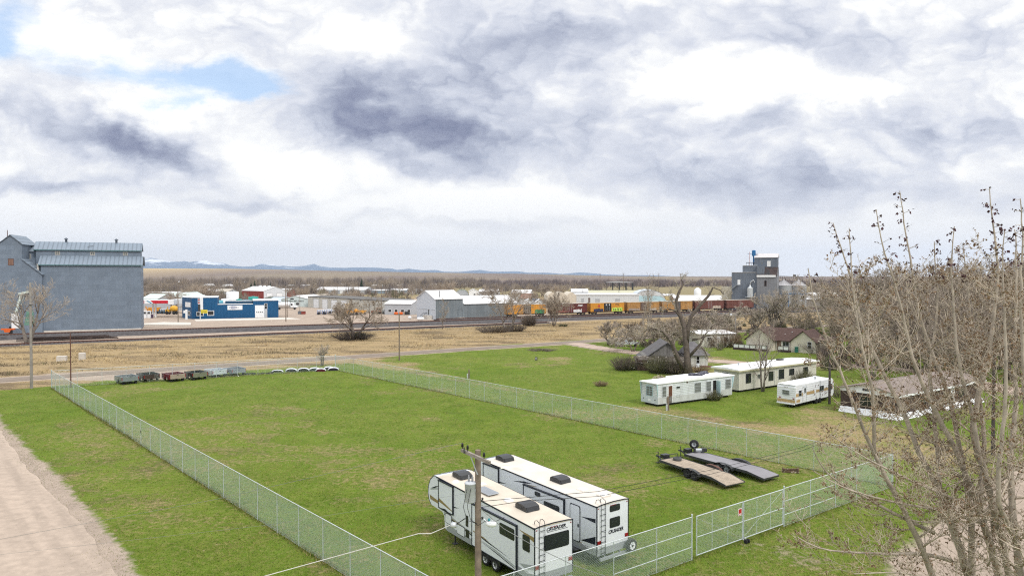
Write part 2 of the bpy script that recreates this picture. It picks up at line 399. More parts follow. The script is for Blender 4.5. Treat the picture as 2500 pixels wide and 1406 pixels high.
def build_ground():
    ys = [6.0]
    while ys[-1] < 7000: ys.append(ys[-1] + max(.55, ys[-1] * .0075))
    ys = np.array([-60, -20] + ys); nx = 330
    t = np.linspace(-1, 1, nx); t = np.sign(t) * (np.abs(t) ** 1.15)
    Yg, Tg = np.meshgrid(ys, t, indexing='ij'); Xg = Tg * (np.maximum(Yg, 0) * 1.35 + 60)
    Zg = plains_z(Xg, Yg) + (fbm(Xg * .06, Yg * .06, 5) - .47) * .35 * (1 - sstep(np.abs(d_road(Xg, Yg)), 0, 3) * 0) * sstep(60 - Yg, -600, -100) * 0
    dry, dirt, far = ground_zones(Xg, Yg)
    # low banks: the wild strip rolls a little
    Zg = Zg + dry * (1 - dirt) * (fbm(Xg * .09, Yg * .09, 31) - .42) * 1.0 * sstep(d_road(Xg, Yg), 4, 12) * (1 - sstep(d_siding(Xg, Yg), -8, -2))
    P = np.stack([Xg, Yg, Zg], -1).reshape(-1, 3)
    ny = len(ys); i = np.arange(ny - 1)[:, None] * nx + np.arange(nx - 1)[None]
    Q = np.stack([i, i + 1, i + nx + 1, i + nx], -1).reshape(-1, 4)
    A = np.stack([dry, dirt, far, np.ones_like(far)], -1).reshape(-1, 4)
    return np_mesh('ground', P, Q, ground_mat(), 'structure', {'zone': A}, 4, True)
def ground_mat():
    m_ = bpy.data.materials.new('ground'); m_.use_nodes = True; nt = m_.node_tree; L = nt.links.new
    b = nt.nodes['Principled BSDF']; b.inputs['Roughness'].default_value = .95; b.inputs['Specular IOR Level'].default_value = .08
    tc = nt.nodes.new('ShaderNodeTexCoord').outputs['Object']
    def noise(sc, det=5, rough=.6, st=(1, 1, 1), rot=0):
        mp = nt.nodes.new('ShaderNodeMapping'); L(tc, mp.inputs[0]); mp.inputs[3].default_value = st; mp.inputs[2].default_value = (0, 0, rot)
        n = nt.nodes.new('ShaderNodeTexNoise'); L(mp.outputs[0], n.inputs[0]); n.inputs['Scale'].default_value = sc; n.inputs['Detail'].default_value = det; n.inputs['Roughness'].default_value = rough
        return n.outputs['Fac']
    def mr(x, a, b_, c=0., d=1.):
        n = nt.nodes.new('ShaderNodeMapRange'); L(x, n.inputs[0]); n.inputs[1].default_value = a; n.inputs[2].default_value = b_; n.inputs[3].default_value = c; n.inputs[4].default_value = d
        return n.outputs[0]
    def mix(f, a, c):
        n = nt.nodes.new('ShaderNodeMix'); n.data_type = 'RGBA'
        for k, v in ((0, f), (6, a), (7, c)):
            if isinstance(v, tuple): n.inputs[k].default_value = (*v, 1)
            else: L(v, n.inputs[k])
        return n.outputs[2]
    def mth(op, a, b_):
        n = nt.nodes.new('ShaderNodeMath'); n.operation = op
        for k, v in ((0, a), (1, b_)):
            if isinstance(v, float): n.inputs[k].default_value = v
            else: L(v, n.inputs[k])
        return n.outputs[0]
    at = nt.nodes.new('ShaderNodeVertexColor'); at.layer_name = 'zone'
    sp = nt.nodes.new('ShaderNodeSeparateColor'); L(at.outputs[0], sp.inputs[0]); dry, dirt, far = sp.outputs
    big = noise(.05, 4); mid = noise(.35, 6, .65); fine = noise(2.2, 6, .7); vf = noise(9, 4, .7)
    drag = noise(1.1, 5, .6, (1, .25, 1), rad(48))                    # mowing and tyre direction along the lot
    # grass
    g = mix(mr(big, .35, .65), (.118, .190, .021), (.158, .215, .030))
    g = mix(mth('MULTIPLY', mr(mid, .38, .7), .8), g, (.068, .118, .010))
    g = mix(mth('MULTIPLY', mr(drag, .5, .72), .45), g, (.19, .205, .04))
    g = mix(mth('MULTIPLY', mr(fine, .46, .68), mr(noise(.07, 4, .6), .38, .62, .12, .85)), g, (.275, .235, .095))
    g = mix(mth('MULTIPLY', mr(vf, .5, .72), .55), g, (.042, .085, .008))
    # dead grass
    d = mix(mr(mid, .35, .65), (.40, .30, .165), (.31, .23, .135))
    d = mix(mth('MULTIPLY', mr(noise(.16, 6, .6, (.35, 1, 1), rad(30)), .50, .60), .9), d, (.135, .10, .066))
    d = mix(mth('MULTIPLY', mr(noise(.22, 5, .6), .58, .68), .55), d, (.12, .115, .05))
    d = mix(mr(fine, .5, .75), d, (.43, .33, .17))
    d = mix(mth('MULTIPLY', mr(vf, .5, .7), .5), d, (.12, .085, .05))
    # packed dirt and gravel
    e = mix(mr(noise(.25, 6, .65), .35, .65), (.425, .345, .28), (.345, .28, .23))
    e = mix(mth('MULTIPLY', mr(fine, .45, .7), .6), e, (.50, .415, .34))
    e = mix(mth('MULTIPLY', mr(noise(.6, 5, .6, (1, .08, 1), rad(42)), .5, .75), .5), e, (.27, .215, .17))
    # distant fields
    sepp = nt.nodes.new('ShaderNodeSeparateXYZ'); L(tc, sepp.inputs[0])
    fl = noise(.0016, 5, .55, (1, .32, 1)); fl2 = noise(.0045, 4, .6, (1, .2, 1))
    k = mix(mr(fl2, .4, .6), (.215, .175, .125), (.25, .20, .14))
    k = mix(mr(fl, .42, .54), k, (.175, .135, .115))
    k = mix(mr(sepp.outputs[0], -1950., -1000., .92, 0.), k, (.52, .39, .2))
    k = mix(mr(sepp.outputs[1], 1500., 900., 0., .6), k, (.27, .235, .115))
    # soft, broken borders
    wob = mth('MULTIPLY', mth('SUBTRACT', mth('ADD', mid, fine), 1.0), 1.1)
    def edge(v): return mr(mth('ADD', v, wob), .28, .72)
    c = mix(edge(dry), g, d); c = mix(edge(dirt), c, e); c = mix(mr(far, .2, .8), c, k)
    L(c, b.inputs['Base Color'])
    bp = nt.nodes.new('ShaderNodeBump'); bp.inputs['Distance'].default_value = .22; bp.inputs['Strength'].default_value = .75
    L(mth('ADD', mth('MULTIPLY', vf, .5), fine), bp.inputs['Height']); L(bp.outputs[0], b.inputs['Normal'])
    return m_
build_ground()

def strip(name, path, w, z, m, seed=1, step=1.5, crown=0.0, wob=.5):
    """a road sheet with uneven edges laid just above the ground"""
    pts = []
    for (ax, ay), (bx, by) in zip(path[:-1], path[1:]):
        n = max(1, int(math.hypot(bx - ax, by - ay) / step))
        for i in range(n): pts.append((ax + (bx - ax) * i / n, ay + (by - ay) * i / n))
    pts.append(path[-1]); r = random.Random(seed); mb = MB(); vs = []; off = [0, 0]
    for i, p in enumerate(pts):
        q = pts[min(i + 1, len(pts) - 1)]; o = pts[max(i - 1, 0)]; dx, dy = q[0] - o[0], q[1] - o[1]; l = math.hypot(dx, dy); nx, ny = -dy / l, dx / l
        for k in (0, 1): off[k] = off[k] * .7 + r.uniform(-wob, wob) * .5
        hw = w / 2
        for s_, zz in ((-hw - off[0], z), (-hw * .5, z + crown), (0, z + crown * 1.2), (hw * .5, z + crown), (hw + off[1], z)):
            vs.append((p[0] + nx * s_, p[1] + ny * s_, zz))
    fs = []
    for i in range(len(pts) - 1):
        for k in range(4): fs.append((i * 5 + k, (i + 1) * 5 + k, (i + 1) * 5 + k + 1, i * 5 + k + 1))
    fs = [tuple(reversed(f)) for f in fs]
    mb.add(vs, fs, True); return mb.build(name, m, kind='structure')
M_ROAD = mat('gravel_road', (.225, .182, .148), .95, var=.12, vs=.8, bump=.3, grain=(rad(33.4), .05, .7, .35))
M_DRIVE = mat('pink_gravel', (.42, .33, .27), .95, var=.16, vs=.5, bump=.4)
M_LANE = mat('packed_dirt', (.42, .34, .275), .95, var=.14, vs=1.6, bump=.6, grain=(rad(-48.2), .06, .8, .6))
M_YARD = mat('yard_gravel', (.40, .34, .30), .95, var=.12, vs=.12, bump=.3, patch=(.05, .55, (.335, .29, .265)))
M_BALL = mat('ballast_stone', (.082, .076, .078), .95, var=.3, vs=1.3, bump=.8)
def rline(a, b, n=40): return [(a[0] + (b[0] - a[0]) * i / n, a[1] + (b[1] - a[1]) * i / n) for i in range(n + 1)]
strip('road', rline((-160, 107.8 + .66 * (-160 + 77.8)), (95, 107.8 + .66 * 172.8)), 4.5, .03, M_ROAD, 3, crown=.04, wob=.22)
strip('driveway', DRIVE, 4.0, .045, M_DRIVE, 5, crown=.03, wob=.22)
strip('dirt_lane', [(-54.9 - 3.4 + 61.2 * t, 76.3 - 3.4 - 68.5 * t) for t in (-.9, 0, .4, .8, 1.1)], 8.4, .03, M_LANE, 8, crown=.02, wob=.4)
# paved apron round the blue shop and the pale parking slab by the elevator
M_APRON = mat('apron_concrete', (.60, .565, .51), .9, var=.1, vs=.4)
def slab(name, pix, z, m, kind='structure'):
    return MB().prism([G(*p) for p in pix], 'z', -.05, z).build(name, m, kind=kind)
slab('concrete_apron', [(474, 779.5), (478, 784), (735, 779), (705, 775.5)], .06, M_APRON)
slab('concrete_pad', [(352, 791.5), (352, 795), (466, 795.5), (466, 789.5), (400, 788.5)], .35, M_APRON)

def rail_track(name, a, b, h, base, top, gauge=1.44, ties=True):
    """ballast bank, sleepers and two rails along a straight line"""
    ang = math.atan2(b[1] - a[1], b[0] - a[0]); Lg = math.hypot(b[0] - a[0], b[1] - a[1])
    root = thing(name, None, None, (*a, 0), ang); 
    prof = [(-base / 2, -.1), (base / 2, -.1), (top / 2, h), (-top / 2, h)]
    return root, ang, Lg, prof
def build_track(a, b, h, base, top, label, nties=True):
    ang = math.atan2(b[1] - a[1], b[0] - a[0]); Lg = math.hypot(b[0] - a[0], b[1] - a[1])
    bed = MB(FM((*a, 0), ang)).prism([(-base / 2, -.1), (base / 2, -.1), (top / 2, h), (-top / 2, h)], 'x', 0, Lg).build('ballast_bed', M_BALL, kind='structure')
    root = thing('railway_track', label, 'railway track', (*a, h), ang, 'railway tracks')
    t = MB(); x = .4; r = random.Random(4)
    while x < Lg:
        t.box(x, -1.28 + r.uniform(-.06, .06), -.05, x + .24, 1.28 + r.uniform(-.06, .06), .11); x += .72
    t.build('sleepers', mat('sleeper_wood', (.055, .043, .037), .9, var=.3), root)
    for s_ in (-.76, .76):
        MB().box(0, s_ - .075, .112, Lg, s_ + .075, .13).box(0, s_ - .035, .13, Lg, s_ + .035, .26).build('rail', M_RUST, root)
    return root
build_track((-175, 212 + .51 * -115), (175, 212 + .51 * 235), .95, 9.5, 4.2, 'main railway track on a dark stone bank in front of the warehouse')
build_track((-160, 175 + .60 * -70), (12, 175 + .60 * 102), .18, 5, 3.2, 'low overgrown siding track along the edge of the dry grass')
BOX_A = (44.9, 284.5); BOX_D = (.891, .454)
build_track((BOX_A[0] - 80 * BOX_D[0], BOX_A[1] - 80 * BOX_D[1]), (BOX_A[0] + 120 * BOX_D[0], BOX_A[1] + 120 * BOX_D[1]), .45, 7, 4, 'railway track carrying the row of parked boxcars')

# ------------------------------------------------------------------ snow-streaked mountains far off
def build_mountains():
    prof = [(-500, 640), (0, 634), (250, 637), (340, 632), (367, 627), (388, 631), (412, 635), (436, 637), (449, 635), (463, 638), (485, 635), (504, 634), (517, 638), (545, 640), (562, 646),
            (593, 649), (617, 648), (639, 641), (656, 644), (678, 646), (716, 649), (745, 647), (767, 642), (782, 648), (809, 651), (840, 652), (863, 651), (911, 651), (958, 654), (969, 657), (998, 654),
            (1031, 658), (1064, 657), (1081, 661), (1110, 663), (1140, 660), (1173, 657), (1198, 661), (1243, 661), (1260, 660), (1291, 664), (1338, 664), (1373, 667), (1416, 663), (1448, 665), (1470, 668), (1524, 670), (1589, 670), (1654, 673), (1740, 676), (1900, 679)]
    D0 = 11500.
    pxs = np.linspace(-450, 1850, 700); ds = np.linspace(8800, 13200, 60)
    PX, DD = np.meshgrid(pxs, ds, indexing='ij')
    X = (PX - 1250) / F * DD
    py = np.interp(PX, [p[0] for p in prof], [p[1] for p in prof])
    hz = 16 + (671 - py) / F * D0
    t = (DD - D0) / np.where(DD < D0, 2700, 1700)
    env = np.clip(1 - np.abs(t), 0, 1)
    rid = 1 - np.abs(2 * fbm(X * .0011, DD * .0011, 41, 5) - 1)
    shape = env ** 1.25 * (1 - (1 - env) * 1.0 * (1 - rid)) 
    foot = 16 + (671 - np.interp(PX, [-500, 340, 700, 1040, 1250, 1500, 1740, 1900], [646, 646, 654, 660, 664, 671, 676, 679])) / F * 9500
    Z = np.maximum(hz * shape, foot * np.clip(1 - np.abs(DD - 9500) / 900, 0, 1) * (.8 + .25 * rid)) - 12
    P = np.stack([X, DD, Z], -1).reshape(-1, 3); ny = len(ds); nx = len(pxs)
    i = np.arange(nx - 1)[:, None] * ny + np.arange(ny - 1)[None]
    Q = np.stack([i, i + ny, i + ny + 1, i + 1], -1).reshape(-1, 4)
    m_ = bpy.data.materials.new('mountain'); m_.use_nodes = True; nt = m_.node_tree; L = nt.links.new
    b = nt.nodes['Principled BSDF']; b.inputs['Roughness'].default_value = 1; b.inputs['Specular IOR Level'].default_value = 0
    tc = nt.nodes.new('ShaderNodeTexCoord').outputs['Object']; n = nt.nodes.new('ShaderNodeTexNoise'); L(tc, n.inputs[0]); n.inputs['Scale'].default_value = .0028; n.inputs['Detail'].default_value = 9; n.inputs['Roughness'].default_value = .62
    sp = nt.nodes.new('ShaderNodeSeparateXYZ'); L(tc, sp.inputs[0])
    a = nt.nodes.new('ShaderNodeMapRange'); L(sp.outputs[2], a.inputs[0]); a.inputs[1].default_value = 40; a.inputs[2].default_value = 260; a.inputs[3].default_value = -.16; a.inputs[4].default_value = .14
    ad = nt.nodes.new('ShaderNodeMath'); ad.operation = 'ADD'; L(n.outputs['Fac'], ad.inputs[0]); L(a.outputs[0], ad.inputs[1])
    r = nt.nodes.new('ShaderNodeMapRange'); L(ad.outputs[0], r.inputs[0]); r.inputs[1].default_value = .54; r.inputs[2].default_value = .66
    mx = nt.nodes.new('ShaderNodeMix'); mx.data_type = 'RGBA'; L(r.outputs[0], mx.inputs[0]); mx.inputs[6].default_value = (.10, .155, .235, 1); mx.inputs[7].default_value = (.66, .70, .76, 1)  # blue of the distant air is mixed into the rock colour
    L(mx.outputs[2], b.inputs['Base Color'])
    np_mesh('mountains', P, Q, m_, 'structure', None, 4, True)
build_mountains()
def build_haze():
    mb = MB().box(-15500, -120, -1.5 - 25, 15500, 14500, 520); 
    m_ = bpy.data.materials.new('haze'); m_.use_nodes = True; nt = m_.node_tree; nt.nodes.clear()
    v = nt.nodes.new('ShaderNodeVolumePrincipled'); v.inputs['Color'].default_value = (.66, .76, .93, 1); v.inputs['Density'].default_value = HAZE
    o = nt.nodes.new('ShaderNodeOutputMaterial'); nt.links.new(v.outputs[0], o.inputs['Volume'])
    mb.build('haze', m_, kind='stuff')
HAZE = 5.5e-5
build_haze()
# ------------------------------------------------------------------ chain link fences
FH = 2.45
M_FPOST = mat('fence_pipe', (.50, .55, .55), .5, .2, var=.1); M_RAIL = mat('fence_rail', (.55, .59, .60), .45, .2, var=.08)
def mesh_mat(name, cover):
    """woven wire: diamonds of galvanised wire with open holes"""
    m_ = bpy.data.materials.new(name); m_.use_nodes = True; nt = m_.node_tree; L = nt.links.new
    b = nt.nodes['Principled BSDF']; b.inputs['Base Color'].default_value = (.56, .68, .65, 1); b.inputs['Roughness'].default_value = .5; b.inputs['Metallic'].default_value = .25
    tc = nt.nodes.new('ShaderNodeTexCoord').outputs['Object']; sp = nt.nodes.new('ShaderNodeSeparateXYZ'); L(tc, sp.inputs[0])
    def mth(op, a, c):
        n = nt.nodes.new('ShaderNodeMath'); n.operation = op
        for k, v in ((0, a), (1, c)):
            if isinstance(v, float): n.inputs[k].default_value = v
            else: L(v, n.inputs[k])
        return n.outputs[0]
    k = 1 - math.sqrt(1 - cover); per = .085
    def wire(op):
        v = mth('DIVIDE', mth(op, sp.outputs[0], sp.outputs[2]), per); return mth('LESS_THAN', mth('FRACT', v, 0.), k)
    f = mth('MAXIMUM', wire('ADD'), wire('SUBTRACT'))
    tr = nt.nodes.new('ShaderNodeBsdfTransparent'); mx = nt.nodes.new('ShaderNodeMixShader'); L(f, mx.inputs[0]); L(tr.outputs[0], mx.inputs[1]); L(b.outputs[0], mx.inputs[2])
    L(mx.outputs[0], nt.nodes['Material Output'].inputs[0]); return m_
MESH_L = mesh_mat('chain_link_close', .35); MESH_M = mesh_mat('chain_link_middle', .21); MESH_S = mesh_mat('chain_link_open', .19); MESH_B = mesh_mat('chain_link_light', .09)
def fence_run(A, B, label, spacing, m, braces=(), r=.026, posts=None):
    ang = math.atan2(B[1] - A[1], B[0] - A[0]); Lg = math.hypot(B[0] - A[0], B[1] - A[1])
    root = thing('chain_link_fence', label, 'fence', (*A, 0), ang, 'chain link fences round the grass lot')
    n = max(1, round(Lg / spacing)); xs = posts or [Lg * i / n for i in range(n + 1)]
    for i, x in enumerate(xs):
        e = i in (0, len(xs) - 1); rr = r * 1.5 if e else r * .9
        MB().cyl((x, .04, -.1), (x, .04, FH + (.1 if e else -.02)), rr, n=8).lathe([(rr * 1.25, 0), (rr * 1.25, .05), (0.005, .09)], 8, (x, .04, FH + (.1 if e else -.04))).build('post', M_FPOST, root)
    MB().cyl((0, .04, FH), (Lg, .04, FH), r * .95, n=8).build('top_rail', M_RAIL, root)
    MB().quad((0, 0, .04), (Lg, 0, .04), (Lg, 0, FH - .02), (0, 0, FH - .02)).build('wire_mesh', m, root)
    MB().cyl((0, .01, .07), (Lg, .01, .07), .006, n=5).build('tension_wire', M_GALV, root)
    for x0, x1, zs in braces:
        for z in zs: MB().cyl((x0, .05, z), (x1, .05, z), r * .9, n=8).build('brace_rail', M_RAIL, root)
    return root, Lg
fence_run(FN, FA, 'long chain link fence beside the dirt lane, on the left of the grass lot', 3.05, MESH_L)
fence_run(FA, FB, 'far chain link fence behind the row of old truck beds', 3.05, MESH_B)
fence_run(FB, FC, 'chain link fence along the two-track path, on the trailer-home side of the grass lot', 3.05, MESH_M)
def fs(px, py):                                       # distance along the front fence for a pixel on its top rail
    p = G(px, py, FH); return math.hypot(p[0] - FN[0], p[1] - FN[1])
NA = math.atan2(FC[1] - FN[1], FC[0] - FN[0]); NU = (math.cos(NA), math.sin(NA))
g0, g1, g2, g3 = fs(1673, 1256), fs(1682, 1253), fs(1799, 1219), fs(1898, 1189)
def fp(s_): return (FN[0] + NU[0] * s_, FN[1] + NU[1] * s_)
s14, s15, s13 = fs(1492, 1318), fs(1592, 1284), fs(1379, 1356)
fence_run(FN, fp(g0), 'front chain link fence section behind the two white campers, left of the double gate', 3, MESH_S, [(s14, g0, (.75, 1.62))], posts=[0, s13 * .5, s13, s14, s15, g0])
sB = [fs(1963, 1169), fs(2028, 1151), fs(2084, 1136)]
fence_run(fp(g3 + .12), FC, 'front chain link fence section with two brace rails, right of the double gate', 3, MESH_S, [(.1, sB[1] - g3, (.75, 1.62))], posts=[0, sB[0] - g3, sB[1] - g3, sB[2] - g3, math.hypot(FC[0] - FN[0], FC[1] - FN[1]) - g3 - .12])
def gate(s0, s1, label, wheel_at):
    p = fp(s0); root = thing('chain_link_gate', label, 'gate', (*p, 0), NA, 'gate leaves in the front fence'); Lg = s1 - s0
    f = MB()
    for z in (.22, FH - .02): f.cyl((0, 0, z), (Lg, 0, z), .03, n=8)
    for x in (.02, Lg - .02): f.cyl((x, 0, .2), (x, 0, FH), .034, n=8)
    f.build('gate_frame', M_FPOST, root)
    MB().cyl((0, -.01, 1.25), (Lg, -.01, 1.25), .025, n=8).build('middle_rail', M_RAIL, root)
    for x in (Lg * .33, Lg * .67): MB().cyl((x, .01, .22), (x, .01, FH - .03), .018, n=6).build('upright', M_FPOST, root)
    a, b = ((0, FH - .1), (Lg, .25)) if wheel_at else ((Lg, FH - .1), (0, .25))
    MB().cyl((a[0], .03, a[1]), (b[0], .03, b[1]), .008, n=5).build('brace_cable', M_GALV, root)
    MB().quad((.03, -.035, .24), (Lg - .03, -.035, .24), (Lg - .03, -.035, FH - .04), (.03, -.035, FH - .04)).build('wire_mesh', MESH_S, root)
    x = Lg - .08 if wheel_at else .08
    w = MB(); w.lathe([(.05, -.03), (.13, -.03), (.14, 0), (.13, .03), (.05, .03)], 14, (x, -.28, .14), axis='x')
    w.cyl((x - .05, -.28, .14), (x + .05, -.28, .14), .05, n=8).build('wheel', M_BLACK, root)
    MB().beam((x, -.28, .16), (x, -.02, .24), .04).build('wheel_bracket', M_GALV, root)
gate(g1, g2 - .03, 'left leaf of the rolling double gate, hung with the red sign', True)
gate(g2 + .03, g3 - .03, 'right leaf of the rolling double gate', False)
t = thing('warning_sign', 'small red and white sign wired to the left gate leaf', 'sign', (*fp(fs(1787, 1223) - .05), 1.70), NA)
MB().box(0, -.06, 0, .34, -.052, .42).build('sign_border', M_WHITE, t)
MB().box(.03, -.068, .03, .31, -.062, .39).build('sign_face', mat('sign_red', (.42, .02, .02), .5), t)
MB().box(.07, -.072, .07, .27, -.069, .12).build('blank_line', M_WHITE, t)
pk = G(343, 1038, 1.9); t = thing('tag', 'tiny dark tag hanging on the long left fence', 'sign', (*G(343, 1053, 1.75), 1.6), math.atan2(FA[1] - FN[1], FA[0] - FN[0])); MB().box(-.1, -.03, 0, .1, -.01, .26).build('plate', M_DARK, t)

# ------------------------------------------------------------------ fifth wheel campers
M_RVW = mat('camper_white', (.72, .75, .79), .28, var=.025, vs=.6, spec=.5)
M_RVG = mat('camper_grey', (.30, .32, .34), .35, var=.04, spec=.5)
M_RVT = mat('camper_roof_tan', (.58, .515, .43), .8, var=.09, vs=1.2, patch=(.5, .60, (.49, .43, .355)))
M_RVT2 = mat('camper_roof_pale', (.63, .585, .52), .8, var=.08, patch=(.6, .62, (.55, .51, .45)), vs=1.2)
M_TRIM = mat('camper_trim', (.016, .02, .03), .4, var=.1)
M_GOLD = mat('decal_gold', (.25, .19, .085), .4, var=.05); M_SILV = mat('decal_silver', (.42, .45, .48), .35, .2, var=.05)
M_TAIL = mat('tail_light_red', (.25, .008, .012), .25, spec=.6)
M_RIM = mat('alloy_rim', (.6, .61, .62), .3, .6, var=.08)
M_BLACKP = mat('black_plastic', (.022, .023, .025), .35, var=.2, spec=.5)
def wheel(parent, c, R, w, axis='y', rim=M_RIM, name='wheel', spokes=8):
    """tyre with a dished rim; c is the centre, the outer face looks down -axis"""
    x, y, z = c
    ty = MB().lathe([(R * .60, w / 2), (R * .93, w / 2), (R, w * .28), (R, -w * .28), (R * .93, -w / 2), (R * .60, -w / 2)], 24, c, axis=axis).build(name, M_BLACK, parent)
    rm = MB().lathe([(R * .62, -w * .5), (R * .56, -w * .46), (R * .5, -w * .2), (0.001, -w * .24)], 24, c, axis=axis)
    for k in range(spokes):
        t_ = 2 * PI * k / spokes; a, b = math.cos(t_), math.sin(t_); o = -w * .42
        if axis == 'y': rm.beam((x + a * .04, y + o, z + b * .04), (x + a * R * .54, y + o, z + b * R * .54), .05, .03)
        else: rm.beam((x + o, y + a * .04, z + b * .04), (x + o, y + a * R * .54, z + b * R * .54), .05, .03)
    rm.build('rim', rim, ty)
    MB().lathe([(R * .2, -w * .52), (R * .18, -w * .56), (.001, -w * .57)], 10, c, axis=axis).build('hub', M_BLACKP, ty)
    return ty
def rounded(x0, z0, x1, z1, r=.09):
    o = []
    for cx, cz, a0 in ((x1 - r, z0 + r, -90), (x1 - r, z1 - r, 0), (x0 + r, z1 - r, 90), (x0 + r, z0 + r, 180)):
        for k in range(4): a = rad(a0 + k * 30); o.append((cx + math.cos(a) * r, cz + math.sin(a) * r))
    return o
def rv_window(parent, side, x0, z0, x1, z1, split=True, off=0.0):
    """window on a camper wall. side 'L': y=-W face (x along length), 'R': +W, 'B': rear face (y across)"""
    W = 1.22 + off
    fr, pn = MB(), MB()
    if side == 'L':
        fr.prism(rounded(x0, z0, x1, z1), 'y', -W - .018, -W + .01); pn.prism(rounded(x0 + .035, z0 + .035, x1 - .035, z1 - .035, .07), 'y', -W - .028, -W - .0185)
        if split: pn.box((x0 + x1) / 2 - .008, -W - .034, z0 + .05, (x0 + x1) / 2 + .008, -W - .0285, z1 - .05)
    else:
        fr.prism(rounded(x0, z0, x1, z1), 'x', -.018 - off, .01); pn.prism(rounded(x0 + .035, z0 + .035, x1 - .035, z1 - .035, .07), 'x', -.028 - off, -.0185 - off)
        if split: pn.box(-.034 - off, (x0 + x1) / 2 - .008, z0 + .05, -.0285 - off, (x0 + x1) / 2 + .008, z1 - .05)
    w = fr.build('window', M_BLACKP, parent); pn.build('pane', GLASS, w); return w
def decal(parent, m, poly, off=0.0, lift=.004, side='L'):
    W = 1.22 + off
    if side == 'L': return MB().prism(poly, 'y', -W - lift, -W + .002).build('stripe_decal', m, parent)
    return MB().prism(poly, 'x', -lift - off, .002).build('stripe_decal', m, parent)
def slide(parent, x0, x1, z0, z1, out=.09):
    s_ = MB().box(x0, -1.22 - out, z0, x1, -1.0, z1).build('slide_out', M_RVW, parent)
    t_ = .055; tr = MB(); o = 1.22 + out
    for a in ((x0 - t_, z0 - t_, x0 + .02, z1 + t_), (x1 - .02, z0 - t_, x1 + t_, z1 + t_), (x0, z0 - t_, x1, z0)): tr.box(a[0], -o - .012, a[1], a[2], -1.23, a[3])
    tr.box(x0 - t_, -o - .05, z1, x1 + t_, -1.23, z1 + t_ * 1.2)
    tr.build('slide_trim', M_TRIM, s_); return s_
def aircon(parent, x, y, z, s_=1.0, label=None):
    b = MB()
    pr = [(-.52, .04), (-.42, .25), (-.1, .34), (.38, .33), (.52, .24), (.52, .04)]
    b.prism([(x + p[0] * s_, z + p[1] * s_) for p in pr], 'y', y - .36 * s_, y + .36 * s_)
    b.prism([(x + p[0] * .94 * s_, z + p[1] * .97 * s_ + .012) for p in pr], 'y', y - .42 * s_, y + .42 * s_)
    o = b.build('air_conditioner', M_BLACKP, parent)
    g_ = MB()
    for k in range(5): g_.box(x + (-.3 + k * .12) * s_, y - .425 * s_, z + .1 * s_, x + (-.24 + k * .12) * s_, y - .4202 * s_, z + .26 * s_)
    g_.build('grille', M_DARK, o); return o
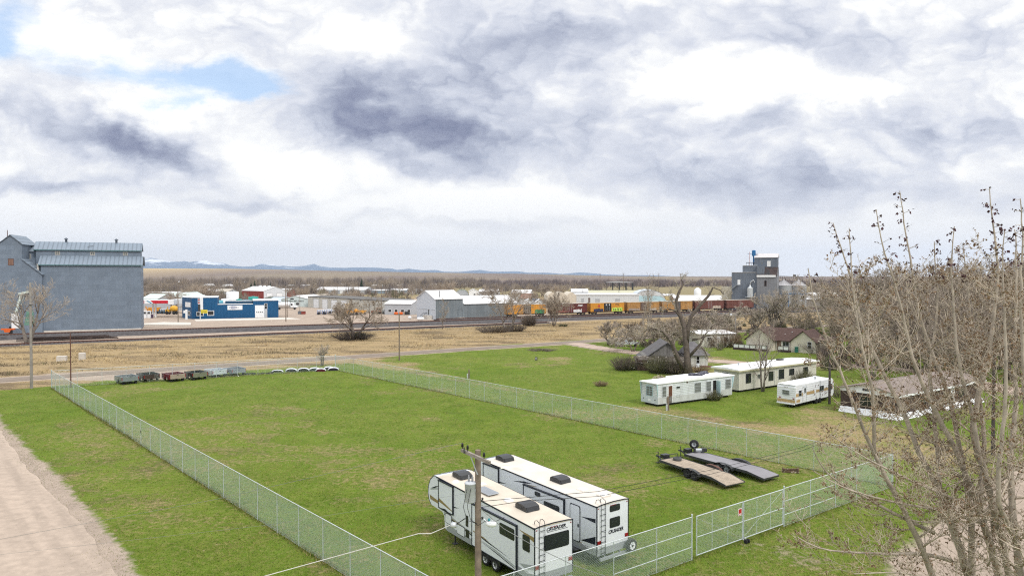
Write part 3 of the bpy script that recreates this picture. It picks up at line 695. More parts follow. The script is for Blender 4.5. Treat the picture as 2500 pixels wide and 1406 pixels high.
def camper(name, label, a, b, f, ztop, zfront, Lg, roofm, kind):
    """local frame: x from the rear wall to the nose, y to the camper's far side (left wall at y=-1.22), z up"""
    ang = math.atan2(f[1] - a[1], f[0] - a[0])
    mid = (a[0] + math.sin(ang) * 1.22 * 1, a[1] - math.cos(ang) * 1.22)
    root = thing(name, label, 'camper', (*mid, 0), ang, 'white fifth wheel campers in the lot')
    # the left wall (seen) lies at +y in this frame, so mirror: build with y flipped
    fl = thing_flip = None
    zb = .78; st = Lg - 2.15
    zr = lambda x: ztop + (zfront - ztop) * max(0, min(1, x / (Lg - 1.0)))
    prof = [(0, zb), (st - .25, zb - .06), (st, zb + .02), (st + .1, zb + .75), (st + .35, 1.68), (Lg - .42, 1.74), (Lg - .12, 1.98), (Lg, 2.4), (Lg - .06, 2.85), (Lg - .3, 3.3), (Lg - .75, zfront - .03), (Lg - 1.1, zr(Lg - 1.1)), (Lg * .5, zr(Lg * .5)), (0, ztop)]
    MB().prism(prof, 'y', -1.22, 1.22).build('body', M_RVW, root)
    # white cap of the nose, rounded at both sides
    cap = MB(); n = 12
    pr = [p for p in prof if p[0] > Lg - .8][::1]
    for k, (y, inset) in enumerate(((-1.16, 0.03), (-.8, .10), (0, .14), (.8, .10), (1.16, .03))):
        for p in pr: cap.v.append((p[0] + inset, y, p[1] + (.02 if p[1] > 3 else 0)))
    m_ = len(pr)
    for k in range(4):
        for i in range(m_ - 1): cap.f.append((k * m_ + i, k * m_ + i + 1, (k + 1) * m_ + i + 1, (k + 1) * m_ + i)); cap.sm.append(True)
    cap.build('nose_cap', M_RVW, root)
    # crowned roof skin
    rf = MB(); X = [-.02, Lg * .25, Lg * .5, Lg * .75, Lg - 1.2]; Y = [-1.235, -.9, 0, .9, 1.235]
    up = {-1.235: .012, -.9: .055, 0: .085, .9: .055, 1.235: .012}
    vs = [(x, y, zr(x) + up[y]) for x in X for y in Y]
    rf.add(vs, [(i * 5 + j, (i + 1) * 5 + j, (i + 1) * 5 + j + 1, i * 5 + j + 1) for i in range(4) for j in range(4)], True)
    rf.add([(X[0], y, ztop - .01) for y in Y] + vs[:5], [(i, i + 1, 6 + i, 5 + i) for i in range(4)])
    rf.build('roof', roofm, root)
    MB().beam((0, -1.235, ztop - .02), (Lg - 1.1, -1.235, zr(Lg) - .02), .04, .07).beam((0, 1.235, ztop - .02), (Lg - 1.1, 1.235, zr(Lg) - .02), .04, .07) \
        .box(-.025, -1.235, zb, .03, -1.19, ztop + .03).box(-.025, 1.19, zb, .03, 1.235, ztop + .03).tube([(-.02, -1.2, ztop), (-.02, -.9, ztop + .05), (-.02, 0, ztop + .08), (-.02, .9, ztop + .05), (-.02, 1.2, ztop)], [.03] * 5, 5).build('corner_trim', M_TRIM, root)
    tr = MB(); pn = [p for p in prof if p[0] >= Lg - 1.2 and p[1] > 1.6]
    for y in (-1.225, 1.225): MB().tube([(p[0], y, p[1]) for p in pn], [.022] * len(pn), 5).build('nose_trim', M_TRIM, root)
    # grey lower band and rear bumper skirt
    MB().box(.02, -1.232, zb - .08, st - .2, -1.2201, zb + .28).box(.02, 1.2201, zb - .08, st - .2, 1.232, zb + .28).box(-.012, -1.2, zb - .1, .0, 1.2, zb + .30).build('lower_panel', M_RVG, root)
    MB().box(-.18, -1.1, zb - .34, -.06, 1.1, zb - .2).beam((-.1, -.6, zb - .3), (.4, -.6, zb - .1), .08).beam((-.1, .6, zb - .3), (.4, .6, zb - .1), .08).build('bumper', M_RVG, root)
    for y in (-1.06, 1.06): MB().box(-.03, y - .12, 1.32, -.005, y + .12, 1.5).build('tail_light', M_TAIL, root)
    for y in (-1.1, -.16, 0, .16, 1.1): MB().box(-.022, y - .04, ztop - .14, .002, y + .04, ztop - .1).build('marker_light', M_TAIL, root)
    # under frame, axles, jacks
    MB().box(.4, -1.0, .52, st - .3, 1.0, zb - .1).build('underframe', M_DARK, root)
    for x in ((3.62, 4.6) if kind == 1 else (3.9, 4.9)):
        wheel(root, (x, -1.08, .38), .38, .24); wheel(root, (x, .92, .38), .38, .24)
    wx = (3.62 + 4.6) / 2 if kind == 1 else 4.4
    sk = MB(); ar = [(wx + math.cos(t_) * r_, .50 + math.sin(t_) * rz_) for r_, rz_, sg in ((1.12, .52, 1),) for t_ in [PI * k / 10 for k in range(11)]]
    ir = [(wx + math.cos(t_) * .98, .50 + math.sin(t_) * .40) for t_ in [PI * k / 10 for k in range(10, -1, -1)]]
    sk.prism(ar + ir, 'y', -1.26, -1.21); sk.build('fender_skirt', M_BLACKP, root)
    MB().prism([(wx - .96, .5)] + [(wx + math.cos(t_) * .96, .50 + math.sin(t_) * .38) for t_ in [PI * k / 10 for k in range(10, -1, -1)]], 'y', -1.236, -1.2).build('wheel_well', M_BLACK, root)
    for x, y in ((st - .75, -.95), (st - .75, .95), (2.2, -.85)):
        MB().cyl((x, y, .04), (x, y, zb), .045, n=8).box(x - .15, y - .15, 0.0, x + .15, y + .15, .04).build('jack_leg', M_DARK, root)
    # ladder on the rear wall
    ld = MB(); y0, y1 = -.98, -.64
    for y in (y0, y1): ld.tube([(-.09, y, zb - .15), (-.09, y, ztop + .05), (-.05, y, ztop + .26), (.12, y, ztop + .33), (.3, y, ztop + .26), (.34, y, ztop + .08)], [.017] * 6, 6)
    for z in [zb + .05 + .3 * k for k in range(9)]: ld.cyl((-.09, y0, z), (-.09, y1, z), .014, n=6)
    for z in (1.05, 1.9, 2.9): ld.cyl((-.09, y0, z), (0, y0, z), .012, n=5).cyl((-.09, y1, z), (0, y1, z), .012, n=5)
    ld.build('ladder', M_TRIM, root)
    return root, zr, zb, st
def flip_y(root):
    """the seen wall was built at -y; the camper's own left wall is at +y from here, so mirror the meshes"""
    for o in root.children_recursive:
        if o.type == 'MESH' and not o.get('_f'):
            o.data.transform(Matrix.Diagonal((1, -1, 1, 1))); o.data.flip_normals(); o['_f'] = 1
    for o in root.children_recursive:
        if '_f' in o: del o['_f']
Z1 = lambda zx, zy: (1000 + zx * .2461, 1060 + zy * .2461)
a, b, f = G(*Z1(1240, 935), 3.4), G(*Z1(1615, 843), 3.4), G(*Z1(255, 410), 3.65)
r1, zr, zb, st = camper('camper', 'white camper with tan roof and solar panel, behind the transformer pole', a, b, f, 3.4, 3.65, 11.2, M_RVT, 1)
M = mat
slide(r1, 1.5, 5.8, .82, 3.1); rv_window(r1, 'L', 1.62, 2.3, 3.0, 2.9, off=.09); rv_window(r1, 'L', .4, 2.06, 1.02, 2.86)
slide(r1, 8.05, 9.72, 1.9, 3.5, .07)
for x0, x1, z0, z1 in ((6.72, 7.62, .9, 1.48), (8.25, 9.0, 1.15, 1.75)):
    d_ = MB().prism(rounded(x0, z0, x1, z1), 'y', -1.235, -1.21).build('storage_door', M_TRIM, r1); MB().prism(rounded(x0 + .035, z0 + .035, x1 - .035, z1 - .035, .07), 'y', -1.24, -1.2352).build('door_panel', M_RVW, d_)
MB().box(6.25, -1.24, 1.0, 6.62, -1.2205, 1.45).build('utility_panel', M_BLACKP, r1); MB().box(6.35, -1.24, 1.62, 6.62, -1.2205, 2.25).build('vent_panel', M_BLACKP, r1)
decal(r1, M_GOLD, [(10.9, 2.05), (9.76, 2.02), (9.76, 2.2), (11.0, 2.32)]); decal(r1, M_GOLD, [(9.7, 2.24), (8.1, 2.04), (8.1, 2.1), (9.7, 2.46)], .07)
decal(r1, M_TRIM, [(7.98, 2.28), (7.4, 2.42), (7.98, 2.36)]); decal(r1, M_SILV, [(9.2, 1.62), (5.85, 1.32), (5.85, 1.42), (7.8, 1.62), (9.1, 1.84)])
decal(r1, M_TRIM, [(9.15, 1.56), (5.85, 1.22), (5.85, 1.29), (9.1, 1.63)], lift=.007); decal(r1, M_GOLD, [(8.6, 1.58), (6, 1.34), (6, 1.37), (8.6, 1.63)], lift=.009)
decal(r1, M_TRIM, [(9.8, 1.84), (8.15, 1.80), (8.9, 1.98), (9.6, 1.88)], .07, .006)
decal(r1, M_SILV, [(11.05, 2.6), (10.5, 2.85), (9.9, 3.0), (9.9, 2.9), (10.6, 2.72)]); decal(r1, M_TRIM, [(10.95, 2.72), (10.2, 3.04), (9.8, 3.12), (10.4, 2.86)], lift=.007)
decal(r1, M_TRIM, [(5.7, 1.6), (4.4, 1.52), (2.0, 1.26), (4.2, 1.42)], .09); decal(r1, M_GOLD, [(5.7, 1.66), (4.6, 1.6), (4.0, 1.5), (5.7, 1.61)], .09)
decal(r1, M_SILV, [(5.2, 1.36), (3.4, 1.2), (1.6, .95), (1.6, 1.05), (3.4, 1.3)], .09); decal(r1, M_TRIM, [(5.0, 1.3), (3.2, 1.1), (1.6, .88), (1.6, .92), (3.3, 1.16)], .09, .007)
decal(r1, M_GOLD, [(1.4, 2.98), (.05, 2.7), (.05, 2.95)]); decal(r1, M_GOLD, [(5.75, 3.24), (4.6, 3.3), (5.6, 3.18)]); decal(r1, M_TRIM, [(6.0, 3.27), (5.2, 3.36), (6.0, 3.38)])
decal(r1, M_SILV, [(1.3, 1.25), (.05, 1.55), (.05, 1.3), (.8, 1.12)]); decal(r1, M_WHITE, [(1.35, 1.12), (.6, 1.02), (.05, 1.16), (.05, 1.12), (.6, .97)], lift=.014)
rv_window(r1, 'B', -.94 + .3, 2.14, 1.0 - .02, 2.92)
aircon(r1, 8.9, -.1, 3.68); aircon(r1, 2.35, .05, 3.5, 1.05)
for x, y in ((7.2, .25), (3.9, -.12)):
    v = MB().rbox(x - .22, y - .22, 3.5, x + .22, y + .22, 3.68).build('roof_vent', M_WHITE, r1); MB().box(x - .3, y - .3, 3.5, x + .3, y + .3, 3.56).build('flange', M_RVT2, v)
MB().lathe([(.22, 0), (.2, .1), (.1, .16), (.01, .17)], 14, (8.4, -.85, 3.6)).build('antenna_dome', M_WHITE, r1)
sp_ = MB(); sp_.box(5.0, -.72, 3.68, 6.55, .0, 3.72); so = sp_.build('solar_panel', M_SILV, r1)
cl = MB()
for i in range(9):
    for j in range(4): cl.box(5.04 + i * .168, -.69 + j * .172, 3.7201, 5.04 + i * .168 + .158, -.69 + j * .172 + .162, 3.724)
cl.build('solar_cells', mat('solar_cell', (.30, .32, .34), .25, .2, var=.1, spec=.6), so)
for q in r1.children_recursive: pass
RB = Matrix.Translation((-.012, 0, 0)) @ Matrix(((0, 0, -1, 0), (-1, 0, 0, 0), (0, 1, 0, 0), (0, 0, 0, 1)))    # lettering on a rear wall (before mirroring is undone)
flip_y(r1)
text_part('lettering', 'CRUSADER', .235, RB @ Matrix.Translation((-.5 + .0, 3.12, 0)), M_TRIM, r1, shear=.3, sx=1.06, bold=.006)
MB().box(-.014, -.9, 3.05, -.006, .45, 3.068).build('underline', M_TRIM, r1)

Lr2 = 12.2
a, b, f = G(*Z1(1858, 720), 3.4), G(*Z1(2178, 630), 3.4), G(*Z1(715, 250), 3.7)
r2, zr, zb, st = camper('camper', 'white camper with pale roof and a rear spare wheel, nearest the trailers', a, b, f, 3.4, 3.68, 11.9, M_RVT2, 2)
slide(r2, 2.65, 6.35, 1.0, 3.12); rv_window(r2, 'L', 3.0, 1.95, 4.4, 2.66, off=.09); rv_window(r2, 'L', 4.72, 2.78, 5.26, 3.02, False, .09)
slide(r2, 9.05, 10.7, 1.9, 3.5, .07)
do = MB().prism(rounded(1.32, 1.05, 2.18, 3.1, .12), 'y', -1.24, -1.2).build('door', M_TRIM, r2); MB().prism(rounded(1.37, 1.1, 2.13, 3.05, .1), 'y', -1.25, -1.2402).build('door_panel', M_RVW, do); MB().box(1.42, -1.275, 1.9, 1.5, -1.2502, 2.1).build('handle', M_BLACKP, do)
MB().box(1.4, -1.5, .62, 2.1, -1.2, .68).build('entry_step', M_DARK, r2)
for poly, m_ in (([(1.25, 2.55), (.1, 2.72), (.1, 2.48)], M_TRIM), ([(1.3, 1.22), (.1, 1.75), (.1, 1.3)], M_TRIM), ([(1.3, 1.1), (.7, 1.0), (.1, 1.25), (.1, 1.19), (.7, .94)], M_WHITE), ([(2.1, 1.02), (1.2, 1.12), (1.2, 1.05)], M_GOLD),
                 ([(7.6, 3.08), (6.4, 3.32), (5.6, 3.36), (6.4, 3.2)], M_TRIM), ([(6.4, 3.18), (5.0, 3.3), (5.4, 3.22)], M_GOLD), ([(9.0, 2.6), (8.2, 2.75), (9.0, 2.7)], M_TRIM), ([(9.2, 1.6), (6.4, 1.3), (6.4, 1.4), (9.1, 1.75)], M_SILV)):
    decal(r2, m_, poly, lift=.014 if m_ is M_WHITE else .005)
rv_window(r2, 'B', -.25, 2.92, .55, 3.28); rv_window(r2, 'B', -.25, 2.03, .55, 2.58)
aircon(r2, 9.9, -.1, 3.7); aircon(r2, 4.35, -.05, 3.55)
for x, y in ((8.6, -.1), (6.6, .1), (2.4, .0), (1.0, .25)):
    v = MB().rbox(x - .22, y - .22, 3.5, x + .22, y + .22, 3.64).build('roof_vent', M_WHITE, r2); MB().box(x - .3, y - .3, 3.45, x + .3, y + .3, 3.56).build('flange', M_RVT2, v)
MB().lathe([(.5, 0), (.4, .07), (.15, .1), (.01, .1)], 4, (8.7, -.85, 3.62)).build('skylight', mat('skylight_plastic', (.7, .68, .55), .3), r2)
MB().beam((-.1, .95, .72), (-.1, 1.3, .72), .1).build('wheel_carrier', M_DARK, r2)
wheel(r2, (-.30, 1.14, .88), .37, .24, 'x', M_WHITE, 'spare_wheel', 6)
flip_y(r2)
text_part('lettering', 'CRUSADER', .27, RB @ Matrix.Translation((-.35, 1.74, 0)), M_TRIM, r2, shear=.22, sx=.86, bold=.006)
# ------------------------------------------------------------------ power pole with transformer, by the front corner
M_PORC = mat('grey_porcelain', (.30, .31, .33), .3); M_TRANSF = mat('transformer_grey', (.50, .53, .56), .4, var=.05)
M_WIRE = mat('black_cable', (.03, .03, .032), .7); M_WIREG = mat('bare_aluminium_wire', (.22, .23, .22), .6, .2)
PD = 29.6
def ppos(px, py, D=PD): return Vector((xat(px, D), D, zat(py, D)))
pp = ppos(1167, 1300); pz = zat(1098, PD)
root = thing('utility_pole', 'grey wooden utility pole with transformer and lamp arm, standing in front of the white campers', 'utility pole', (pp.x, PD, 0), 0, 'utility poles')
MB().cyl((0, 0, -.2), (-.01, 0, pz), .155, .12, 12).cyl((-.01, 0, pz), (-.01, 0, pz + .02), .12, .05, 12).build('pole', M_WOODPOLE, root)
L_ = lambda px, py, dz=0.0, D=PD: ppos(px, py, D) - Vector((pp.x, PD, 0)) + Vector((0, 0, dz))
ca, cb = L_(1127, 1096, 0, PD + .55), L_(1196, 1127, 0, PD - .6)
arm = MB().beam(ca + Vector((0, -.15, 0)), cb + Vector((0, -.15, 0)), .11, .13).build('crossarm', mat('grey_arm_wood', (.27, .24, .21), .9, var=.2, vs=3), root)
MB().beam(ca.lerp(cb, .3) + Vector((0, -.17, 0)), Vector((-.02, -.13, pz - 1.0)), .02, .05).build('arm_brace', M_GALV, root)
for k, t_ in enumerate((.03, .22, .8)):
    q = ca.lerp(cb, t_) + Vector((0, -.15, .06))
    MB().lathe([(.02, 0), (.02, .1), (.06, .1), (.045, .14), (.06, .15), (.04, .2), (.05, .22), (.01, .27)], 10, q).build('insulator', M_BLACKP, root)
MB().beam(ca.lerp(cb, .1) + Vector((.0, -.28, -.05)), ca.lerp(cb, .1) + Vector((.0, -.3, .2)), .05).build('fuse_cutout', M_DARK, root)
tx = L_(1149, 1205); tr_ = .235; z0 = L_(1149, 1224).z; z1 = L_(1149, 1180).z
tc_ = (tx.x - .02, -.02, 0)
tf = MB().lathe([(.001, z0), (tr_ * .92, z0), (tr_, z0 + .03), (tr_, z1), (tr_ * 1.06, z1 + .01), (tr_ * 1.06, z1 + .04), (tr_ * .9, z1 + .08), (.001, z1 + .12)], 20, tc_).build('transformer', M_TRANSF, root)
for dx in (-.06, .09):
    MB().lathe([(.04, 0), (.03, .05), (.055, .07), (.03, .1), (.055, .13), (.03, .16), (.05, .19), (.02, .24), (.02, .3), (.001, .3)], 10, (tc_[0] + dx, tc_[1] - .03, z1 + .08)).build('bushing', M_PORC, tf)
MB().box(tc_[0] + tr_ * .9, -.1, z0 + .2, -.1, .02, z0 + .3).box(tc_[0] + tr_ * .9, -.1, z1 - .3, -.1, .02, z1 - .2).build('hanger_bracket', M_GALV, tf)
lm = L_(1196, 1277)
MB().tube([(.1, -.05, lm.z + .16), (lm.x * .5, -.05, lm.z + .2), (lm.x - .12, -.05, lm.z + .06)], [.03] * 3, 8).build('lamp_arm', M_GALV, root)
lh = MB().lathe([(.001, -.2), (.07, -.18), (.13, -.05), (.14, .1), (.10, .24), (.001, .26)], 12, (lm.x + .02, -.05, lm.z), axis='x').build('lamp_head', M_WHITE, root)
MB().lathe([(.05, 0), (.05, .1), (.001, .11)], 10, (lm.x - .04, -.05, lm.z + .12)).build('photocell', mat('teal_plastic', (.02, .22, .25), .4), lh)
for z in (pz - 2.1, pz - 2.9):
    MB().lathe([(.02, 0), (.05, .02), (.035, .06), (.05, .1), (.02, .12)], 8, (.18, -.05, z)).build('spool_insulator', M_BLACKP, root)
def wire(name, pts, r, m, parent=None, label=None, cat='cable', sag=0.0, group=None):
    P = []
    for a, b in zip(pts[:-1], pts[1:]):
        a = Vector(a); b = Vector(b); n = 12
        for i in range(n): t_ = i / n; P.append(a.lerp(b, t_) - Vector((0, 0, 4 * sag * t_ * (1 - t_))))
    P.append(Vector(pts[-1])); o = MB().tube(P, [r] * len(P), 5).build(name, m, parent)
    if label: tag(o, label, cat, group)
    return o
for dx, k in ((-.22, 0), (-.06, 1)):
    wire('drop_lead', [(tc_[0] + dx + .1, -.28, z1 - .12), (tc_[0] + dx - .05, -.36, z0 - .1), (tc_[0] + dx + .1, -.36, z0 - .65), (-.04, -.2, z0 - .85)], .011, M_WIRE, root)
wire('lead_loop', [(-.3, -.36, z0 - .62), (0, -.24, z0 - .92), (.32, -.3, z0 - .7), (.75, -.2, z0 - .75), (1.1, -.1, z0 - .62)], .012, M_WIRE, root)
wp = Vector((pp.x, PD - .16, 0))
bx = ppos(1106, 1281); bxo = thing('service_head', 'small round metal junction box hanging on the cable left of the transformer pole', 'cable box', bx)
MB().lathe([(.001, -.12), (.11, -.1), (.13, 0), (.11, .12), (.001, .13)], 12, (0, 0, 0), axis='x').build('box', M_GALV, bxo)
wire('cable_tail', [(.1, 0, .03), (.5, .02, .28)], .02, M_WIRE, bxo)
GW = 'overhead power lines'
wire('power_line', [bx + Vector((-.12, 0, 0)), ppos(1050, 1302), ppos(1020, 1302), ppos(640, 1406, PD - 1), ppos(300, 1500, PD - 2)], .018, mat('pale_cable', (.55, .54, .50), .6), None, 'thick pale cable running down left from the metal junction box', 'power line', 0, GW)
far_p = Vector((*G(2424, 1110), zat(900, G(2424, 1110)[1])))
left_p = Vector((-75, 42, 9.5))
ar_ = Vector((pp.x, PD, 0))
wire('power_line', [ar_ + ca + Vector((0, -.15, .3)), ppos(520, 1219, 34), ppos(0, 1314, 36), ppos(-400, 1390, 38)], .007, M_WIREG, None, 'thin wire from the left crossarm end across the lane', 'power line', 0, GW)
wire('power_line', [ar_ + Vector((0, 0, pz - 1.75)), ppos(640, 1282, 31), ppos(0, 1352, 33), ppos(-300, 1390, 34)], .005, M_WIREG, None, 'lower thin wire running left from the pole over the lane', 'power line', 0, GW)
wire('power_line', [wp + Vector((.15, 0, pz - 2.1)), ppos(1460, 1199, 34), ppos(1740, 1146, 42), ppos(1960, 1092, 50), far_p + Vector((0, 0, -.3))], .013, M_WIRE, None, 'dark upper wire running right from the pole over the car trailers', 'power line', 0, GW)
wire('power_line', [wp + Vector((.15, 0, pz - 2.35)), ppos(1280, 1222, 31), ppos(1460, 1211, 34), ppos(1740, 1156, 42), ppos(1960, 1100, 50), far_p + Vector((0, 0, -.8))], .013, M_WIRE, None, 'dark lower wire running right from the pole over the car trailers', 'power line', 0, GW)
wire('power_line', [wp + Vector((.1, 0, pz - 2.4)), ppos(1230, 1290), ppos(1310, 1335, 29), ppos(1400, 1378, 28), ppos(1520, 1420, 27)], .014, M_WIREG, None, 'twisted service cable dropping right in front of the nearer camper', 'power line', 0, GW)

def pole(px, py, ptop, label, r=.14, D=None, m=None, arm=0, lamp=0, name='utility_pole', cat='utility pole', extra=None):
    x, y = G(px, py) if D is None else (xat(px, D), D); zt = zat(ptop, y)
    t = thing(name, label, cat, (x, y, 0), 0, 'utility poles')
    MB().cyl((0, 0, -.2), (0, 0, zt), r, r * .72, 10).build('pole', m or M_WOODPOLE, t)
    for k in range(arm):
        z = zt - .3 - k * .9; c = MB().beam((-1.2, -.12, z), (1.2, -.12, z), .12, .14).build('crossarm', M_WOODPOLE, t)
        for xx in (-1.1, -.45, .45, 1.1): MB().lathe([(.03, 0), (.06, .1), (.03, .24), (.001, .25)], 6, (xx, -.12, z + .06)).build('insulator', M_BLACKP, c)
    if lamp:
        MB().tube([(0, 0, zt - .5), (lamp * .7, -.2, zt - .1), (lamp * 1.5, -.4, zt - .05)], [.04] * 3, 6).build('lamp_arm', M_GALV, t)
        MB().lathe([(.001, -.28), (.14, -.2), (.17, .1), (.001, .3)], 10, (lamp * 1.6, -.42, zt - .08), axis='x').build('lamp_head', M_WHITE, t)
    if extra: extra(t, zt)
    return t
M_POLEG = mat('silvered_pole_wood', (.27, .245, .225), .9, var=.2, vs=2, streak=.4)
M_POLED = mat('dark_pole_wood', (.065, .055, .05), .9, var=.25, vs=2)
def clamp(t, zt): MB().beam((-.1, -.18, zt - 3.1), (.5, -.18, zt - 3.1), .08).build('bracket', M_DARK, t)
pole(77, 948, 690, 'tall grey pole at the left edge, in front of the grain elevator and bare tree', .2, m=M_POLEG, extra=clamp)
pole(173, 945, 813, 'thin rusty steel pole just inside the far left fence corner', .09, m=M_RUST, name='steel_pole', cat='pole')
pole(975, 880, 765, 'lone pole on the green field edge before the gravel road, white warehouse behind', .14, m=M_WOODPOLE)
pole(435, 788, 687, 'pole with a white lamp between the grain elevator and the blue building', .16, lamp=.35)
pole(698, 785, 700, 'pole standing right of the blue building on the yard edge', .18)
pole(701.5, 775, 723, 'shorter pole close behind the pole right of the blue building', .13)
pole(732, 760, 721, 'pole rising beside the red dumpster', .14, m=M_POLEG)
pole(931, 779, 694, 'pole with one crossarm in the yard left of the white warehouse', .15, arm=1)
pole(954, 757, 706, 'pole behind the lumber stack, next to the grey low building', .15)
pole(876, 745, 700, 'pole behind the beige garage roofline', .15)
pole(789, 735, 697, 'pole behind the first garage door, among bare shrubs', .15)
pole(824, 728, 690, 'thin pole behind the third garage door', .13)
pole(543, 728, 700, 'pole behind the step of the blue building roof', .13)
pole(580, 722, 687, 'dark pole behind the white storage tank', .14)
pole(617, 730, 696, 'slim pole standing before the red barn', .12)
pole(661, 722, 700, 'slim pole in front of the white barn gable', .12)
pole(1152, 722, 694, 'lamp pole behind the white warehouse roof', .14, lamp=.3)
pole(1423, 742, 706, 'dark pole in front of the white depot, left one', .17, m=M_POLED)
pole(1511, 742, 692, 'dark pole in front of the white depot, below the open steel shelter', .16, m=M_POLED)
for px, lab in ((1465, 'far double-crossarm power pole, leftmost above the open shelter'), (1522, 'far double-crossarm power pole rising behind the open steel shelter'), (1608, 'far double-crossarm power pole over the fields, right of the shelter'), (1661, 'far double-crossarm power pole nearest the dead tree top')):
    pole(px, 716, 667, lab, .2, arm=2)
pole(1795, 842, 767, 'street lamp pole beside the brown shrub and the white-roofed home', .13, lamp=-.7, m=M_POLEG)
pole(2424, 1110, 860, 'near dark pole on the right, seen through the cottonwood stems', .17, m=M_POLED)
pole(2025, 986, 868, 'dark pole in front of the old white travel trailer', .16, m=M_POLED)
pole(2452, 972, 850, 'dark pole at the far right beside the pink gravel drive', .16, m=M_POLED)

# ------------------------------------------------------------------ car hauler trailers
def car_trailer(label, o, e, deckm, W, Lg, wood):
    """x from the front of the deck to its tail, y across (away from the camera), z up"""
    ang = math.atan2(e[1] - o[1], e[0] - o[0]); root = thing('car_trailer', label, 'trailer', (*o, 0), ang, 'flatbed car trailers on the lot')
    hz = .62; tl = Lg * .8
    dk = MB()
    if wood:
        n = 11
        for i in range(n): y = .06 + (W - .12) * i / n; dk.box(0, y + .006, hz - .04, tl, y + (W - .12) / n - .006, hz + (.004 if i % 2 else 0)); dk.prism([(tl + .02, hz), (tl + .02, hz - .04), (Lg, hz - .30), (Lg, hz - .26)], 'y', y + .006, y + (W - .12) / n - .006)
    else:
        dk.box(0, .05, hz - .03, tl, W - .05, hz); dk.prism([(tl, hz), (tl, hz - .03), (Lg, hz - .24), (Lg, hz - .21)], 'y', .05, W - .05)
        for i in range(1, 5): dk.box(tl * i / 5, .06, hz, tl * i / 5 + .02, W - .06, hz + .004)
    dk.build('deck', deckm, root)
    fr = MB()
    for y in (0, W - .06): fr.box(-.02, y, hz - .17, tl, y + .06, hz + .02).prism([(tl, hz + .02), (tl, hz - .15), (Lg, hz - .36), (Lg, hz - .22)], 'y', y, y + .06)
    for i in range(8): fr.box(tl * i / 8, .06, hz - .14, tl * i / 8 + .08, W - .06, hz - .05)
    fr.box(-.08, 0, hz - .17, -.021, W, hz + .03).box(Lg - .08, .06, hz - .36, Lg, W - .06, hz - .29)
    fr.build('frame', M_DARK, root)
    tg = MB().beam((0, .25, hz - .1), (-1.25, W / 2, hz - .12), .1).beam((0, W - .25, hz - .1), (-1.25, W / 2, hz - .12), .1).beam((-1.1, W / 2, hz - .1), (-1.6, W / 2, hz - .1), .12)
    tg.build('tongue', M_DARK, root)
    j = MB().cyl((-1.2, W / 2 - .16, .06), (-1.2, W / 2 - .16, hz + .35), .04, n=8).beam((-1.2, W / 2 - .16, hz + .33), (-1.2, W / 2 - .4, hz + .33), .03).box(-1.32, W / 2 - .28, 0, -1.08, W / 2 - .04, .05)
    j.build('jack', M_DARK, root)
    MB().box(-.75, W / 2 - .32, hz - .05, -.3, W / 2 + .32, hz + .26).build('tool_box' if wood else 'battery_box', M_BLACKP, root)
    if wood: MB().beam((-.06, W - .1, hz), (-.06, W - .1, hz + .3), .05).beam((-.06, W * .45, hz), (-.06, W * .45, hz + .3), .05).beam((-.06, W - .1, hz + .3), (-.06, W * .45, hz + .3), .05).build('front_rail', M_DARK, root)
    cx = tl * .66
    for side, y in ((-1, -.14), (1, W + .14)):
        for dx in (-.42, .42): wheel(root, (cx + dx, y, .365), .365, .22, 'y', M_DARK if wood else M_SILV, 'wheel', 6)
        if side > 0:
            for o_ in [c for c in root.children if c.name.startswith('wheel')][-2:]:
                for q in [o_] + list(o_.children):
                    q.data.transform(Matrix.Translation((0, 2 * y, 0)) @ Matrix.Diagonal((1, -1, 1, 1))); q.data.flip_normals()
        fd = MB(); n = 10
        out = [(cx + math.cos(PI * k / n) * .95, .40 + math.sin(PI * k / n) ** .7 * .42) for k in range(n + 1)]; inn = [(cx + (p[0] - cx) * .96, p[1] - .03) for p in reversed(out)]
        fd.prism(out + inn, 'y', y - .14, y + .14)
        fd.prism(out, 'y', y - .16 * side * -1 - .012, y - .16 * side * -1 + .0) if False else None
        fd.build('fender', M_RUST if (wood and side > 0) else M_BLACKP, root)
        if side > 0: MB().prism([(p[0], p[1] - .01) for p in out], 'y', y - side * .15 - .008, y - side * .15 + .008).build('fender_skirt', M_BLACKP, root)
    for y in (.1, W - .1): MB().box(Lg * .84, y - .08, hz - .2, Lg * .84 + .1, y + .08, hz - .16).build('marker_light', M_TAIL, root)
    return root, hz
M_PLANK = mat('trailer_planks', (.36, .30, .235), .9, var=.2, vs=2.5, streak=.25)
M_DECK = mat('steel_deck', (.26, .25, .265), .55, .15, var=.1, vs=.8, streak=.15)
o1, e1 = (12.29, 58.84), (15.86, 52.55)
t1, hz = car_trailer('car trailer with a wooden plank deck, nearer the gate', (14.04 - 1.76, 59.9 - 1.06), e1, M_PLANK, 2.08, 7.2, True)
o2, e2 = (14.83, 60.75), (19.25, 54.27)
t2, hz = car_trailer('car trailer with a grey steel deck, behind the wooden one', o2, e2, M_DECK, 1.95, 7.9, False)
def tyre(label, loc, R, w, flat=True, rz=0.0, rimm=None, group=None):
    t = thing('tyre', label, 'tyre', loc, rz, group)
    ax = 'z' if flat else 'x'
    MB().lathe([(R * .58, -w / 2), (R * .93, -w / 2), (R, -w * .25), (R, w * .25), (R * .93, w / 2), (R * .58, w / 2), (R * .5, w * .2), (R * .5, -w * .2), (R * .58, -w / 2)], 22, (0, 0, 0), axis=ax).build('tread', M_BLACK, t)
    if rimm: MB().lathe([(R * .57, -w * .3), (R * .5, -w * .2), (R * .2, -w * .1), (.001, -w * .12)], 16, (0, 0, 0), axis=ax).build('rim', rimm, t)
    return t
M_TYREG = mat('dusty_rubber', (.075, .078, .08), .9, var=.2)
a = math.atan2(e1[1] - (59.9 - 1.06), e1[0] - (14.04 - 1.76))
